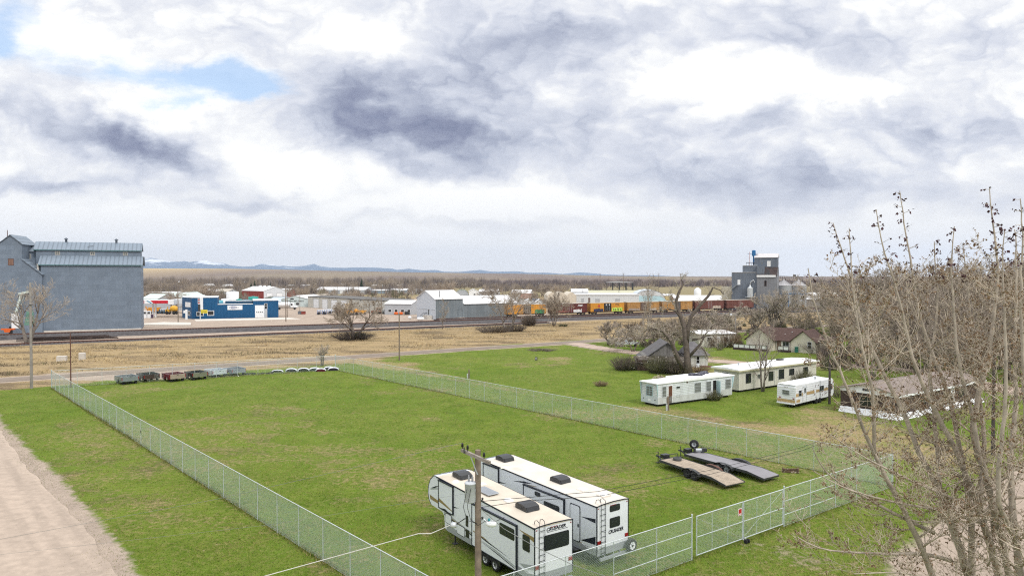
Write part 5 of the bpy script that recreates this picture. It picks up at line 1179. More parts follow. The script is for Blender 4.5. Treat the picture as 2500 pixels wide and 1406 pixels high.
mb.prism([(1.2, 2.35 - .4 * a + .04), (4.6, 4.59), (8.0, 2.35 - .4 * a + .04), (8.0, 2.35 - .4 * a + .16), (4.6, 4.71), (1.2, 2.35 - .4 * a + .16)], 'x', 4.2, hl - 3.2); gr(mb, hl - 4.8, hl, .4, 8, 2.35, 2.05); mb.prism([(1.7, 2.52), (7.3, 3.0), (7.3, 3.12), (1.7, 2.64)], 'x', hl + .42, hl + 2.9); mb.build('roof', R_HOU, hs)
window(hs, FM((0, 1.6, 0)), 7.2, 1.1, 8.4, 2.0, .08, M_WHITE, (1, 0)); window(hs, FM((0, .4, 0)), hl - 1.5, 1.0, hl - .8, 2.3, .08, M_WHITE, (0, 1)); door(hs, FM((0, 1.6, 0)), 5.9, .3, 6.8, 2.4, mat('brown_door', (.2, .13, .09), .6), frame=M_WHITE)
M_DKW = mat('dark_deck_wood', (.06, .042, .038), .8, var=.2)
for x0, x1, y0 in ((-2.2, 4.9, -1.7), (6.9, 9.1, -.8)):
    dkp = MB().box(x0, y0, .0, x1, y0 + 1.55, .35); 
    nn = max(2, int((x1 - x0) / 1.1)); 
    for k in range(nn + 1): x = x0 + (x1 - x0) * k / nn; dkp.box(x - .06, y0 - .05, 0, x + .06, y0 + .07, 1.25)
    dkp.box(x0, y0 - .06, 1.2, x1, y0 + .08, 1.28).box(x0, y0 - .03, .42, x1, y0 + .03, .5); d_ = dkp.build('deck', M_DKW, hs); MB().box(x0 + .02, y0 - .005, .52, x1 - .02, y0 + .03, 1.18).build('railing_panel', M_WHITE, d_)
MB().lathe([(.07, 0), (.07, .35), (.16, .35), (.001, .45)], 8, (8.5, 3.4, 3.6)).build('roof_vent', M_WHITE, hs); MB().lathe([(.12, 0), (.1, .2), (.001, .25)], 8, (7.2, 3.0, 3.3)).build('roof_dome', M_WHITE, hs)
wb = thing('waste_bin', 'green wheeled bin against the cream house gable', 'bin', on(hs, hl - 3.6, .0, 0), rad(-38)); MB().rbox(-.3, -.3, .1, .3, .3, 1.1, .06).build('bin_body', mat('bin_green', (.03, .16, .12), .5), wb); MB().prism([(-.34, 1.1), (.34, 1.1), (.3, 1.2), (-.34, 1.16)], 'x', -.34, .34).build('lid', mat('bin_green', (.03, .16, .12), .5), wb)
# --- white-roofed home behind the dead tree
p, L = run(1706, 848, 1792, rad(20)); wh = flat('mobile_home', 'pale mobile home with a white roof behind the dead tree', 'mobile home', p, rad(12), 8.6, 5, 2.9, S_CREAM, R_WHITE, .3, .35); window(wh, FM((0, 0, 0)), 2, 1.2, 3, 2.2); window(wh, FM((0, 0, 0)), 6, 1.2, 7, 2.2); door(wh, FM((0, 0, 0)), 4.3, .1, 5.1, 2.2, M_WHITE)
# ------------------------------------------------------------------ grain elevators
S_ELE = mat('blue_grey_siding', (.155, .195, .25), .7, var=.09, vs=.25, lines=('Z', 3.2, .10), streak=.3, streak_col=(.21, .25, .30), sheets=(1.9, 1.2, .07)); R_ELE = mat('pale_standing_seam_roof', (.20, .245, .30), .5, .1, var=.08, lines=('X', .9, .3)); S_EL2 = mat('steel_grey_siding', (.135, .16, .20), .7, var=.1, vs=.2, sheets=(1.6, 2.4, .06), lines=('X', 1.5, .14), streak=.2, streak_col=(.3, .3, .3)); S_EL3 = mat('light_grey_siding', (.20, .21, .23), .7, var=.12, vs=.2, sheets=(1.6, 2.4, .06), lines=('X', 1.5, .14), streak=.25, streak_col=(.2, .2, .21))
M_TEAL = mat('green_eave_trim', (.07, .17, .18), .6)
ea = rad(24.8); ea0 = (-130.4, 196.8)
an = thing('grain_annex', 'long blue-grey grain storage annex with two seamed roof tiers and three small windows', 'grain elevator', (*ea0, 0), ea); L = 24.6; d = 14
MB().box(0, 0, -.3, L, d, 18.9).build('wall', S_ELE, an); MB().box(-1.6, 3.6, 18.9, L - .2, 10.6, 23.2).build('monitor_wall', S_ELE, an)
MB().prism([(-.4, 18.9), (3.62, 21.5), (3.62, 21.35), (-.4, 18.72)], 'x', -.6, L + .5).prism([(d + .4, 18.9), (10.58, 21.5), (10.58, 21.35), (d + .4, 18.72)], 'x', -.6, L + .5).build('roof', R_ELE, an)
MB().prism([(3.2, 23.0), (7.1, 25.3), (11, 23.0), (11, 23.18), (7.1, 25.48), (3.2, 23.18)], 'x', -2.2, L + .2).build('monitor_roof', R_ELE, an)
MB().prism([(0, 18.9), (3.62, 18.9), (3.62, 21.3)], 'x', L - .1, L - .02).build('gable_fill', S_ELE, an)
MB().box(-.6, -.44, 18.6, L + .5, -.4, 18.8).box(-2.2, 3.16, 22.9, L + .2, 3.2, 23.06).build('eave_trim', M_TEAL, an)
for x in (3.0, 11.6, 19.9): window(an, FM((x, 3.6, 0)), 0, 21.75, 1.0, 22.55, .1, M_CONC, (1, 0), G_GREY)
for x in (5.2, 17.9): MB().lathe([(.3, 0), (.3, 1.0), (.5, 1.0), (.5, 1.15), (.1, 1.5), (.001, 1.5)], 12, (x, 7.1, 25.2)).build('roof_vent', S_EL2, an)
MB().beam((10.8, 4.2, 24.1), (12.2, 4.6, 24.4), .12).build('roof_ladder', M_DARK, an)
gl = MB().box(-6.5, 5, -.3, -1.61, 10, 22.6).build('gallery_wall', S_ELE, an); MB().prism([(4.6, 22.5), (7.5, 24), (10.4, 22.5), (10.4, 22.66), (7.5, 24.16), (4.6, 22.66)], 'x', -6.6, -2.25).build('gallery_roof', R_ELE, an); window(an, FM((-4.2, 5, 0)), 0, 20.6, 1.1, 21.7, .1, M_CONC, (1, 0), G_GREY)
MB().cyl((-.7, .3, 2), (-.7, .3, 19), .28, n=10).build('downspout', M_CONC, an); MB().box(.5, -.25, -.1, L, -.02, .5).build('foundation', M_CONC, an)
fp_ = G(27, 813); el = thing('grain_elevator', 'blue-grey wooden grain elevator with a gabled cupola at the left picture edge', 'grain elevator', (xat(27, 194), 194, 0), rad(16)); sl_ = M_CONC
MB().prism([(-8, -.3), (7.4, -.3), (7.4, 16.2), (2.7, 20.2), (2.7, 24.5), (0, 26.8), (-2.7, 24.5), (-2.7, 20.2), (-8, 16.2)], 'y', 0, 11).build('wall', S_ELE, el)
rf = MB(); t = .14
for p_, q_ in (((7.7, 15.95), (2.68, 20.25)), ((-8.3, 15.95), (-2.68, 20.25)), ((3.0, 24.25), (0, 26.85)), ((-3.0, 24.25), (0, 26.85))):
    s_ = 1 if p_[0] > 0 else -1; rf.prism([p_, q_, (q_[0], q_[1] + t), (p_[0] + .0, p_[1] + t)], 'y', -.35, 11.3)
rf.build('roof', R_ELE, el); MB().cyl((-2.1, 4, 25.3), (-2.1, 4, 28.4), .12, .08, 8).box(-2.6, 3.5, 25.2, -1.6, 4.5, 26.1).build('roof_vent', M_RUST, el)
window(el, FM((-.5, 0, 0)), 0, 18.7, 1.1, 20.3, .1, M_RUST, (1, 2), mat('boarded_window', (.25, .15, .11), .8, lines=('Z', 4, .5)))
MB().prism([(3.0, 2.2), (5.6, 2.2), (5.2, 6.2), (3.6, 6.0)], 'y', -.02, -.005).build('green_stain', mat('stain_green', (.12, .24, .19), .8, var=.2), el)
ch = MB().beam((1.6, -1.6, 5.6), (2.6, -.6, 10.6), .55).beam((2.0, -.9, 10.8), (4.4, -.3, 11.4), .8, .6).beam((2.4, -1.0, 6), (3.2, -.4, 10.4), .12).build('loading_spout', mat('pale_green_metal', (.50, .58, .54), .5, var=.1), el)
door(el, FM((0, 0, 0)), .0, 1.4, 1.7, 5.4, M_WHITE, 'loading_door', panels=5)
om = thing('loader_machine', 'orange and black machine standing at the elevator loading door', 'machine', (xat(18, 192), 192, 0), .2)
MB().box(-1.6, -.3, 1.15, 1.7, .3, 1.55).prism([(-.6, .5), (.6, .5), (.9, 1.2), (-.9, 1.2)], 'y', -.5, .5).build('body', mat('safety_orange', (.62, .12, .02), .5), om); MB().box(.3, -.3, 0, 1.0, .3, 1.15).lathe([(.3, 1.55), (.3, 1.9), (.15, 2.1), (.001, 2.1)], 8, (.55, 0, 0)).build('motor', M_BLACK, om)
pi = thing('rail_pile', 'stack of old rusty rails and sleepers lying beside the track in front of the annex', 'pile', (*G(160, 830), 0), rad(25)); mb = MB(); r = random.Random(2)
for k in range(16): y = r.uniform(-1.2, 1.2); z = .12 + .22 * (k % 4); x = r.uniform(-2, 2); mb.beam((x - 8, y, z), (x + 8 + r.uniform(-4, 4), y + r.uniform(-.3, .3), z), .3, .24)
mb.build('rails', mat('dark_creosote', (.06, .043, .038), .9, var=.3), pi, kind='stuff')
for dx, w_, h_, lab in ((0, 1.6, 1.0, 'low wide concrete block in the dry grass left of the rusty pole'), (3.2, 1.0, 1.5, 'taller concrete block in the dry grass right of the rusty pole')):
    q = G(155, 882); cbk = thing('concrete_block', lab, 'block', (q[0] - .3 + dx, q[1] + dx * .3, 0), .3, 'concrete blocks by the gravel road'); MB().rbox(-w_ / 2, -.5, -.1, w_ / 2, .5, h_, .05).build('block', M_CONC, cbk)
# right-hand elevator
ra = rad(-24); r0 = (100.7, 326.0); re = thing('grain_elevator', 'tall steel-grey grain elevator with a rusty roof patch and a blue leg head', 'grain elevator', (*r0, 0), ra)
MB().box(0, 0, -.3, 11, 11, 17.0).build('block_wall', S_EL2, re); MB().box(-.1, -.1, 17, 11, 11, 17.2).build('block_roof', M_CONC, re)
MB().prism([(-.6, -.3), (11.5, -.3), (11.5, 15.8), (8.4, 19.3), (2.5, 19.3), (-.6, 15.8)], 'x', 11.01, 19.6).build('body_wall', S_EL3, re)
MB().prism([(-.9, 15.75), (2.45, 19.4), (2.45, 19.55), (-.9, 15.9)], 'x', 10.9, 19.7).build('lower_roof', mat('rusty_roof', (.058, .042, .04), .85, var=.35, vs=.6, patch=(.35, .52, (.045, .045, .05))), re); MB().prism([(8.45, 19.4), (11.8, 15.75), (11.8, 15.9), (8.45, 19.55)], 'x', 10.9, 19.7).build('lower_roof', R_ELE, re)
MB().box(10.95, -.98, 15.0, 19.0, -.66, 15.9).build('fascia', M_WHITE, re)
MB().prism([(2.5, 19.0), (8.4, 19.0), (8.4, 23.9), (5.45, 25.5), (2.5, 23.9)], 'x', 9.8, 19.6).build('head_wall', S_EL2, re); MB().prism([(2.2, 23.75), (5.45, 25.55), (8.7, 23.75), (8.7, 23.9), (5.45, 25.7), (2.2, 23.9)], 'x', 9.5, 19.9).build('head_roof', mat('pale_tin_roof', (.55, .53, .54), .5, .1, var=.08), re)
MB().box(4.6, 1.5, 17.2, 10.9, 8, 20.2).box(10.92, -.45, 15.95, 14.2, 2.49, 20.1).build('mid_block', S_EL2, re); MB().box(4.5, 1.4, 20.2, 10.9, 8, 20.35).build('mid_roof', M_WHITE, re)
rl = MB()
for x in (6.2, 7.3, 8.4, 9.5): rl.beam((x, 1.8, 20.35), (x, 1.8, 21.5), .1)
rl.beam((6.2, 1.8, 21.5), (9.5, 1.8, 21.5), .14).box(6.1, 1.7, 21.5, 9.6, 5, 21.7).build('platform', M_DARK, re)
window(re, FM((15.2, 2.5, 0)), 0, 19.9, 1.3, 22.2, .1, M_WHITE, (0, 0), mat('white_panel', (.72, .73, .74), .6)); window(re, FM((12.6, 2.5, 0)), 0, 20.9, .6, 21.6, .06, M_GALV)
window(re, FM((19.6, 0, 0), PI / 2), 5.0, 20.3, 6.0, 22.3, .1, M_RUST, (0, 1), mat('rusty_panel', (.12, .08, .06), .8)); window(re, FM((14.3, -.6, 0)), 0, 11.0, .8, 13.4, .06, M_RUST, (0, 1), G_DK)
door(re, FM((2.6, 0, 0)), 0, 11.5, 1.2, 13.8, M_WHITE, handle=False); MB().beam((3.4, -.6, 11.5), (2.0, -.6, 11.3), .8, .1).beam((2.0, -.7, 11.3), (-1.2, -.7, 8.3), .7, .12).beam((-1.2, -.7, 8.3), (-7, -.7, 2), .7, .12).beam((-3.5, -.7, 8), (-1.5, -.7, 5), .15).build('outside_stair', M_GALV, re)
MB().beam((9.2, 4.2, 17), (9.2, 4.2, 26.2), .9, .7).rbox(8.4, 3.6, 24.6, 10.0, 4.8, 27.3, .3).box(6.5, 3.8, 25.6, 11, 4.6, 25.75).build('leg_head', mat('leg_blue', (.02, .13, .32), .4), re)
MB().cyl((7.6, 2.2, 17), (7.6, 2.2, 26.5), .12, n=6).build('leg_ladder', mat('faded_red_ladder', (.5, .3, .28), .6), re)
MB().cyl((8.2, -1.2, 6), (8.2, -1.2, 10), 1.3, n=14).lathe([(1.3, 0), (.4, .8), (.2, 1.6), (.001, 1.6)], 14, (8.2, -1.2, 10)).tube([(8.2, -1.2, 11.4), (8.6, -1, 13), (9.6, -.8, 13.6), (10, -.4, 12.6)], [.22] * 4, 8).build('dust_cyclone', M_GALV, re); MB().box(6.3, -2.6, 5.8, 11, 0, 6).build('cyclone_platform', M_GALV, re)
MB().box(-4.6, 1, -.3, -.05, 8, 10.5).build('side_shed', mat('beige_shed_wall', (.48, .45, .36), .7, var=.08), re)
S_BIN = mat('corrugated_bin_steel', (.40, .42, .44), .4, .45, var=.06, vs=.4, lines=('Z', 2.6, .16)); R_BIN = mat('bin_cone_roof', (.42, .41, .42), .45, .4, var=.08); M_BLU = mat('bin_blue_pipe', (.03, .18, .42), .4)
def bin_(label, x, y, r_, h, a):
    t = thing('grain_bin', label, 'grain bin', (x, y, 0), 0, 'steel grain bins beside the right elevator')
    MB().lathe([(r_, -.2), (r_, h)], 40).build('wall', S_BIN, t); c = MB().lathe([(r_ + .12, h - .05), (r_ * .5, h + (a - h) * .5), (.4, a), (.4, a + .3), (.001, a + .3)], 40)
    for k in range(20): q = 2 * PI * k / 20; c.beam((math.cos(q) * r_, math.sin(q) * r_, h + .04), (math.cos(q) * .4, math.sin(q) * .4, a + .05), .07)
    c.build('cone_roof', R_BIN, t)
    MB().tube([(math.cos(q) * (r_ + .12), math.sin(q) * (r_ + .12), 7.3) for q in [rad(-160 + 14 * k) for k in range(12)]], [.14] * 12, 6).cyl((r_ * .2, -r_ - .1, 0), (r_ * .2, -r_ - .1, 7.3), .14, n=8).build('blue_pipe', M_BLU, t); MB().box(.3, -r_ - .6, 0, 1.1, -r_ + .1, .9).build('fan', M_WHITE, t)
    return t
b1 = bin_('left of two steel grain bins with a blue hoop pipe, next to the elevator', xat(1913, 331), 331, 3.9, 11.1, 13.7); b2 = bin_('right of two steel grain bins with a blue hoop pipe, farther from the elevator', xat(1949, 330), 330, 3.6, 11.1, 13.7)
cw = thing('catwalk', 'dark steel catwalk bridging the tops of the two grain bins', 'catwalk', (xat(1899, 331), 331, 0)); mb = MB()
for z in (14.6, 15.5): mb.beam((0, -.5, z), (11.5, -.5, z - .5), .14).beam((0, .5, z), (11.5, .5, z - .5), .14)
for k in range(12): mb.beam((k, -.5, 14.6 - k * .04), (k, -.5, 15.5 - k * .04), .1)
mb.build('truss', M_DARK, cw); mb = MB()
for x in (2.0, 3.6, 8.6, 10.2, 11.3): mb.beam((x, 0, 11.4), (x, 0, 14.5), .18)
mb.build('legs', M_DARK, cw); MB().box(7.2, -.4, 15.3, 8.2, .4, 16.1).build('motor', M_DARK, cw)
# ------------------------------------------------------------------ boxcars
S_YEL = mat('boxcar_yellow', (.58, .27, .035), .6, var=.1, vs=.6, streak=.2, streak_col=(.25, .12, .04)); S_YE2 = mat('boxcar_faded_yellow', (.40, .22, .075), .75, var=.2, vs=.6, streak=.45, streak_col=(.22, .12, .06)); S_OXI = mat('boxcar_oxide_red', (.115, .027, .024), .65, var=.15, vs=.6, streak=.25, streak_col=(.05, .02, .02)); S_OX2 = mat('boxcar_faded_red', (.15, .06, .048), .75, var=.2, vs=.6, streak=.4, streak_col=(.06, .03, .025)); R_CAR = mat('boxcar_roof', (.42, .38, .33), .6, .1, var=.15)
M_GRA = lambda n, c: mat('graffiti_' + n, c, .6, var=.35, vs=1.2)
def boxcar(label, i, wallm, doorm, door_w=3.2, end=None, open_=False):
    s_ = i * 17.3; Lc = 15.9; o = (BOX_A[0] + BOX_D[0] * s_ - BOX_D[1] * -1.5, BOX_A[1] + BOX_D[1] * s_ - 1.5 * BOX_D[0])
    t = thing('boxcar', label, 'boxcar', (*o, .7), math.atan2(BOX_D[1], BOX_D[0]), 'boxcars parked in a row on the far track'); h0, h1 = .95, 4.3; W = 3.0
    MB().box(0, 0, h0, Lc, W, h1).build('body', wallm, t)
    rb = MB(); n = 22
    for k in range(n + 1):
        x = .08 + (Lc - .16) * k / n
        if abs(x - Lc / 2) > door_w / 2 + .1: rb.box(x - .05, -.06, h0 + .15, x + .05, -.001, h1 - .15)
    rb.box(0, -.05, h0, Lc, -.001, h0 + .15).box(0, -.05, h1 - .14, Lc, -.001, h1).build('side_ribs', wallm, t)
    rb = MB()
    for k in range(7): rb.box(-.07, .1, h0 + .3 + k * .45, -.001, W - .1, h0 + .45 + k * .45).box(Lc + .001, .1, h0 + .3 + k * .45, Lc + .07, W - .1, h0 + .45 + k * .45)
    rb.build('end_ribs', end or wallm, t)
    MB().prism([(-.08, h1), (W + .08, h1), (W + .08, h1 + .06), (W / 2, h1 + .24), (-.08, h1 + .06)], 'x', -.1, Lc + .1).build('roof', R_CAR, t)
    x0 = Lc / 2 - door_w / 2
    d_ = MB().box(x0, -.10, h0 + .1, x0 + door_w / 2 - .02, -.002, h1 - .15).box(x0 + door_w / 2 + .02, -.10, h0 + .1, x0 + door_w, -.002, h1 - .15).build('door', doorm, t)
    b = MB()
    for q in (.25, .5, .75): b.box(x0 + door_w * q - .03, -.14, h0 + .2, x0 + door_w * q + .03, -.101, h1 - .25)
    b.build('door_bars', M_GALV, d_)
    for x in (1.9, Lc - 1.9):
        bo = MB().box(x - 1.2, .3, .25, x + 1.2, .5, .6).box(x - 1.2, W - .5, .25, x + 1.2, W - .3, .6).box(x - .2, .5, .3, x + .2, W - .5, .6).build('bogie', M_DARK, t)
        for dx in (-.85, .85):
            for y in (.35, W - .45): MB().lathe([(.001, 0), (.42, 0), (.42, .12), (.001, .12)], 16, (x + dx, y, .42), axis='y').build('wheel', M_RUST, bo)
    MB().box(.2, .6, .62, Lc - .2, W - .6, h0).box(-.7, W / 2 - .15, .7, Lc + .7, W / 2 + .15, .95).build('sill', M_DARK, t)
    return t, h0, h1, Lc
def gpanel(t, x0, z0, x1, z1, m, seed, name='graffiti'):
    r = random.Random(seed); n = 14; top = [(x0 + (x1 - x0) * k / n, z1 + r.uniform(-.22, .1)) for k in range(n, -1, -1)]; bot = [(x0 + (x1 - x0) * k / n, z0 + r.uniform(-.05, .12)) for k in range(n + 1)]
    MB().prism(bot + top, 'y', -.075, -.0605).build(name, m, t)
S_YELR = S_YEL; FXM = FM((0, 0, 0)) @ TXT
c1, h0, h1, Lc = boxcar('yellow boxcar with dark doors and a green painted corner, first beyond the warehouse', -3.05, S_YEL, mat('boxcar_dark_door', (.05, .042, .04), .6, var=.3)); gpanel(c1, 11.2, h0, 15.2, h0 + 1.5, M_GRA('green', (.05, .18, .08)), 1)
c2, *_ = boxcar('oxide red boxcar with white railway lettering and white graffiti', -1.99, S_OXI, S_OXI); gpanel(c2, 9.6, h0, 13.4, h0 + 1.15, M_GRA('white', (.6, .6, .6)), 2); gpanel(c2, 2, h0, 7.6, h0 + .9, M_GRA('red', (.22, .06, .05)), 3)
text_part('lettering', 'BNSF', .75, FM((11.6, -.062, 3.35)) @ TXT, M_WHITE, c2, shear=.5, sx=1.15, bold=.02); MB().prism([(11.4, 3.22), (13.9, 3.3), (13.9, 3.36), (11.4, 3.28)], 'y', -.075, -.0605).build('swoosh', M_WHITE, c2)
c3, *_ = boxcar('bright yellow boxcar with black doors, blue graffiti and a lime green block', -.98, S_YEL, mat('boxcar_black_door', (.012, .012, .014), .5), 3.4); gpanel(c3, 1.4, h0, 5.9, h0 + 1.25, M_GRA('navy', (.03, .035, .08)), 4); gpanel(c3, 9.9, h0, 15.0, h0 + 1.45, M_GRA('lime', (.45, .62, .10)), 5)
for k, x in enumerate((10.6, 11.5, 12.3, 13.1, 13.9)): MB().box(x, -.09, h0 + .35, x + .28, -.0755, h0 + 1.05).build('graffiti_letter', M_DARK, c3)
text_part('lettering', 'TTX', .8, FM((11.6, -.062, 3.3)) @ TXT, M_DARK, c3, sx=1.1, bold=.02); MB().prism([(3.2, 2.9), (3.9, 2.7), (4.6, 2.9), (4.1, 3.6), (3.6, 3.6)], 'y', -.075, -.0605).build('emblem', mat('emblem_red', (.45, .06, .04), .6), c3)
for x in (7.0, 8.5): MB().box(x, -.11, 3.4, x + .5, -.1015, 3.8).build('placard', M_WHITE, c3)
c4, *_ = boxcar('dirty yellow boxcar with brown doors, behind the pale thin poplars', 0.03, S_YE2, mat('boxcar_brown_door', (.10, .06, .045), .7)); gpanel(c4, .6, h0, 6, h0 + 1.0, M_GRA('grey', (.3, .24, .2)), 6); gpanel(c4, 10, h0, 14.4, h0 + .9, M_GRA('pale', (.42, .36, .3)), 7); text_part('lettering', 'TTX', .7, FM((11.4, -.062, 3.4)) @ TXT, M_DARK, c4)
c5, *_ = boxcar('orange-yellow boxcar crossed by the dead tree limb', 1.04, S_YE2, mat('boxcar_dark_door', (.05, .042, .04), .6)); text_part('lettering', 'TTX', .7, FM((11.4, -.062, 3.4)) @ TXT, M_DARK, c5)
c6, *_ = boxcar('faded red boxcar with pale graffiti right of the dead tree', 2.05, S_OX2, S_OX2); gpanel(c6, 9, h0, 14, h0 + 1.2, M_GRA('pale', (.42, .36, .3)), 8)
c7, *_ = boxcar('last faded red boxcar, in front of the right elevator', 3.06, S_OX2, S_OX2)

# ------------------------------------------------------------------ the blue shop
S_BLU = mat('deep_blue_siding', (.004, .075, .19), .55, var=.08, vs=.4, sheets=(2.0, 8, .05), lines=('X', 2.0, .12)); S_BLF = mat('faded_blue_siding', (.02, .07, .135), .6, var=.08, vs=.4, lines=('X', 2.0, .12))
P_ = lambda px, py: Vector((*G(px, py), 0))
A, B, C, Dd = P_(469, 778.8), P_(445, 775.8), P_(680, 774.6), None
bs = thing('blue_shop', 'deep blue flat-roofed shop with stepped parapet, white garage door and a white sign', 'shop', A, math.atan2(C.y - A.y, C.x - A.x)); Lb = (C - A).length; q = Matrix.Rotation(-bs.rotation_euler.z, 4, 'Z'); bl = q @ (B - A)
x1, x2 = Lb * .286, Lb * .70; dp = 16
MB().prism([(0, 0), (x1, 0), (x1, dp), (bl.x, dp), (bl.x, bl.y)], 'z', -.2, 7.7).build('office_wall', S_BLU, bs); MB().box(x1, .02, -.2, x2, dp, 5.1).build('shop_wall', S_BLU, bs); MB().box(x2, 0, -.2, Lb, dp, 6.35).build('bay_wall', S_BLU, bs); MB().box(x1 + 2.5, 6.5, 5.1, x2, dp, 6.1).build('rear_parapet', S_BLF, bs)
MB().quad((bl.x, bl.y, 0), (0, 0, 0), (0, 0, 7.7), (bl.x, bl.y, 7.7)).build('side_wall', S_BLF, bs) if False else None
MB().prism([(-.1, -.1), (x1 + .1, -.1), (x1 + .1, dp), (bl.x - .1, dp), (bl.x - .1, bl.y)], 'z', 7.7, 7.86).box(x1 + .11, -.12, 5.1, x2 - .11, .3, 5.3).box(x2 - .1, -.12, 6.35, Lb + .1, dp, 6.5).box(x1 + 2.4, 6.4, 6.1, x2 - .11, 7, 6.25).build('parapet_cap', M_WHITE, bs); MB().box(x1, .3, 5.11, x2, 6.4, 5.14).build('flat_roof', M_CONC, bs)
Fm = FM((0, 0, 0)); fx = lambda px: Lb * (px - 469) / (680 - 469)
window(bs, Fm, fx(480.5), 1.25, fx(495), 2.5, .18, M_WHITE, (1, 0)); window(bs, Fm, fx(506), 1.3, fx(520), 2.8, .18, M_WHITE); window(bs, Fm, fx(645), 3.3, fx(651), 5.2, .12, M_WHITE, (0, 1)); door(bs, Fm, fx(644.5), .05, fx(651), 2.9, mat('grey_door', (.42, .44, .46), .5), frame=M_WHITE)
gd = door(bs, Fm, fx(621.5), .05, fx(643), 4.6, M_WHITE, 'garage_door', M_WHITE, 5); mb = MB()
for k in range(4): mb.box(fx(623.5 + k * 4.7), -.04, 1.9, fx(626.8 + k * 4.7), -.031, 2.2)
mb.build('door_windows', GLASS, gd)
sg = MB().box(fx(553.5), -.14, 3.1, fx(590), -.01, 4.75).build('wall_sign', M_WHITE, bs); mb = MB(); cx = fx(567); 
mb.tube([(cx + math.cos(2 * PI * k / 20) * 1.3, -.15, 3.95 + math.sin(2 * PI * k / 20) * .5) for k in range(21)], [.05] * 21, 5).box(cx - .8, -.16, 3.8, cx + .8, -.141, 4.15).build('logo', mat('sign_navy', (.04, .06, .2), .5), sg); MB().box(fx(573), -.16, 3.85, fx(581), -.141, 4.02).build('sign_line', M_DARK, sg)
ang_s = math.atan2(-bl.y, -bl.x); sw = math.hypot(bl.x, bl.y); Fs = FM((bl.x, bl.y, 0), ang_s)
MB(Fs).box(sw * .33, -.08, 4.2, sw * .85, -.0, 6.0).build('side_sign', M_WHITE, bs); window(bs, Fs, sw * .62, 1.3, sw * .8, 2.7, .14, M_WHITE)
um = thing('utility_box', 'white electric meter box on a post at the corner of the blue shop', 'utility box', P_(455.5, 780)); MB().box(-.3, -.3, 0, .3, .2, 3.6).box(-1.0, -.25, 2.3, -.31, .15, 3.3).build('cabinet', M_WHITE, um)
ps = thing('pylon_sign', 'tall sign post with red and white digits and a yellow board before the blue shop', 'sign', P_(489, 780)); MB().cyl((0, 0, 0), (0, 0, 5.5), .22, n=8).build('post', M_GALV, ps); MB().box(-.75, -.2, 5.5, .1, .2, 7.9).box(.12, -.2, 3.6, .95, .2, 7.9).build('sign_case', M_WHITE, ps)
MB().box(-.7, -.24, 2.9, .15, .1, 5.45).build('lower_board', M_DARK, ps)
for z in (5.8, 6.9): 
    MB().box(-.62, -.23, z, -.05, -.201, z + .4).build('red_digit', mat('sign_red', (.42, .02, .02), .5), ps); MB().box(-.55, -.23, z + .5, -.1, -.201, z + .9).build('dark_digit', M_DARK, ps)
MB().box(.35, -.25, 2.3, 2.65, -.1, 3.5).build('yellow_board', mat('sign_yellow', (.75, .62, .04), .5), ps); MB().box(.5, -.27, 2.75, 2.4, -.251, 2.95).build('board_line', M_DARK, ps)
# gas station
gs = thing('fuel_canopy', 'fuel station canopy with red, white and blue fascia beside the grain annex', 'canopy', (xat(332, 266), 266, 0), rad(3)); W = xat(421, 266) - xat(332, 266); x_ = lambda px: (xat(px, 266) - xat(332, 266))
MB().box(0, 0, 5.25, x_(408), 9, 6.45).build('canopy_deck', M_WHITE, gs); MB().box(x_(408) + .002, .2, 4.9, x_(421), 9, 6.7).build('white_end', M_WHITE, gs)
MB().prism([(x_(366), 6.4), (x_(373.5), 5.3), (x_(407.8), 5.3), (x_(407.8), 6.4)], 'y', -.05, -.001).build('red_band', mat('fascia_red', (.50, .012, .03), .4), gs); MB().prism([(x_(356), 6.3), (x_(360.5), 6.3), (x_(370.5), 5.3), (x_(367), 5.3)], 'y', -.05, -.001).build('blue_band', mat('fascia_blue', (.02, .25, .40), .4), gs)
MB().box(x_(340), -.05, 5.4, x_(351.5), -.001, 6.3).build('red_logo', mat('fascia_red', (.50, .012, .03), .4), gs); MB().box(x_(345), -.08, 5.8, x_(351), -.051, 5.95).build('logo_stripe', M_WHITE, gs)
for px in (362.5, 369): MB().box(x_(px) - .25, 3, 0, x_(px) + .25, 3.5, 5.25).build('column', M_WHITE, gs)
for k, (px, lab) in enumerate(((354.5, 'left fuel pump under the canopy by the annex corner'), (364.5, 'right fuel pump under the canopy'))):
    t = thing('fuel_pump', lab, 'fuel pump', P_(px, 776.2), 0, 'fuel pumps'); MB().rbox(-.6, -.35, 0, .6, .35, 2.6, .08).build('cabinet', M_WHITE, t); MB().box(-.45, -.37, 1.5, .45, -.351, 2.3).build('display', M_DARK, t); MB().tube([(.62, 0, 2.2), (.8, 0, 1.6), (.66, 0, .9)], [.04] * 3, 5).build('hose', M_BLACK, t)
t = thing('waste_bin', 'dark round bin beside the right fuel pump', 'bin', P_(371.5, 776.6)); MB().lathe([(.38, 0), (.42, 1.2), (.3, 1.4), (.001, 1.4)], 12).build('bin_body', mat('bin_plum', (.05, .02, .05), .5), t)
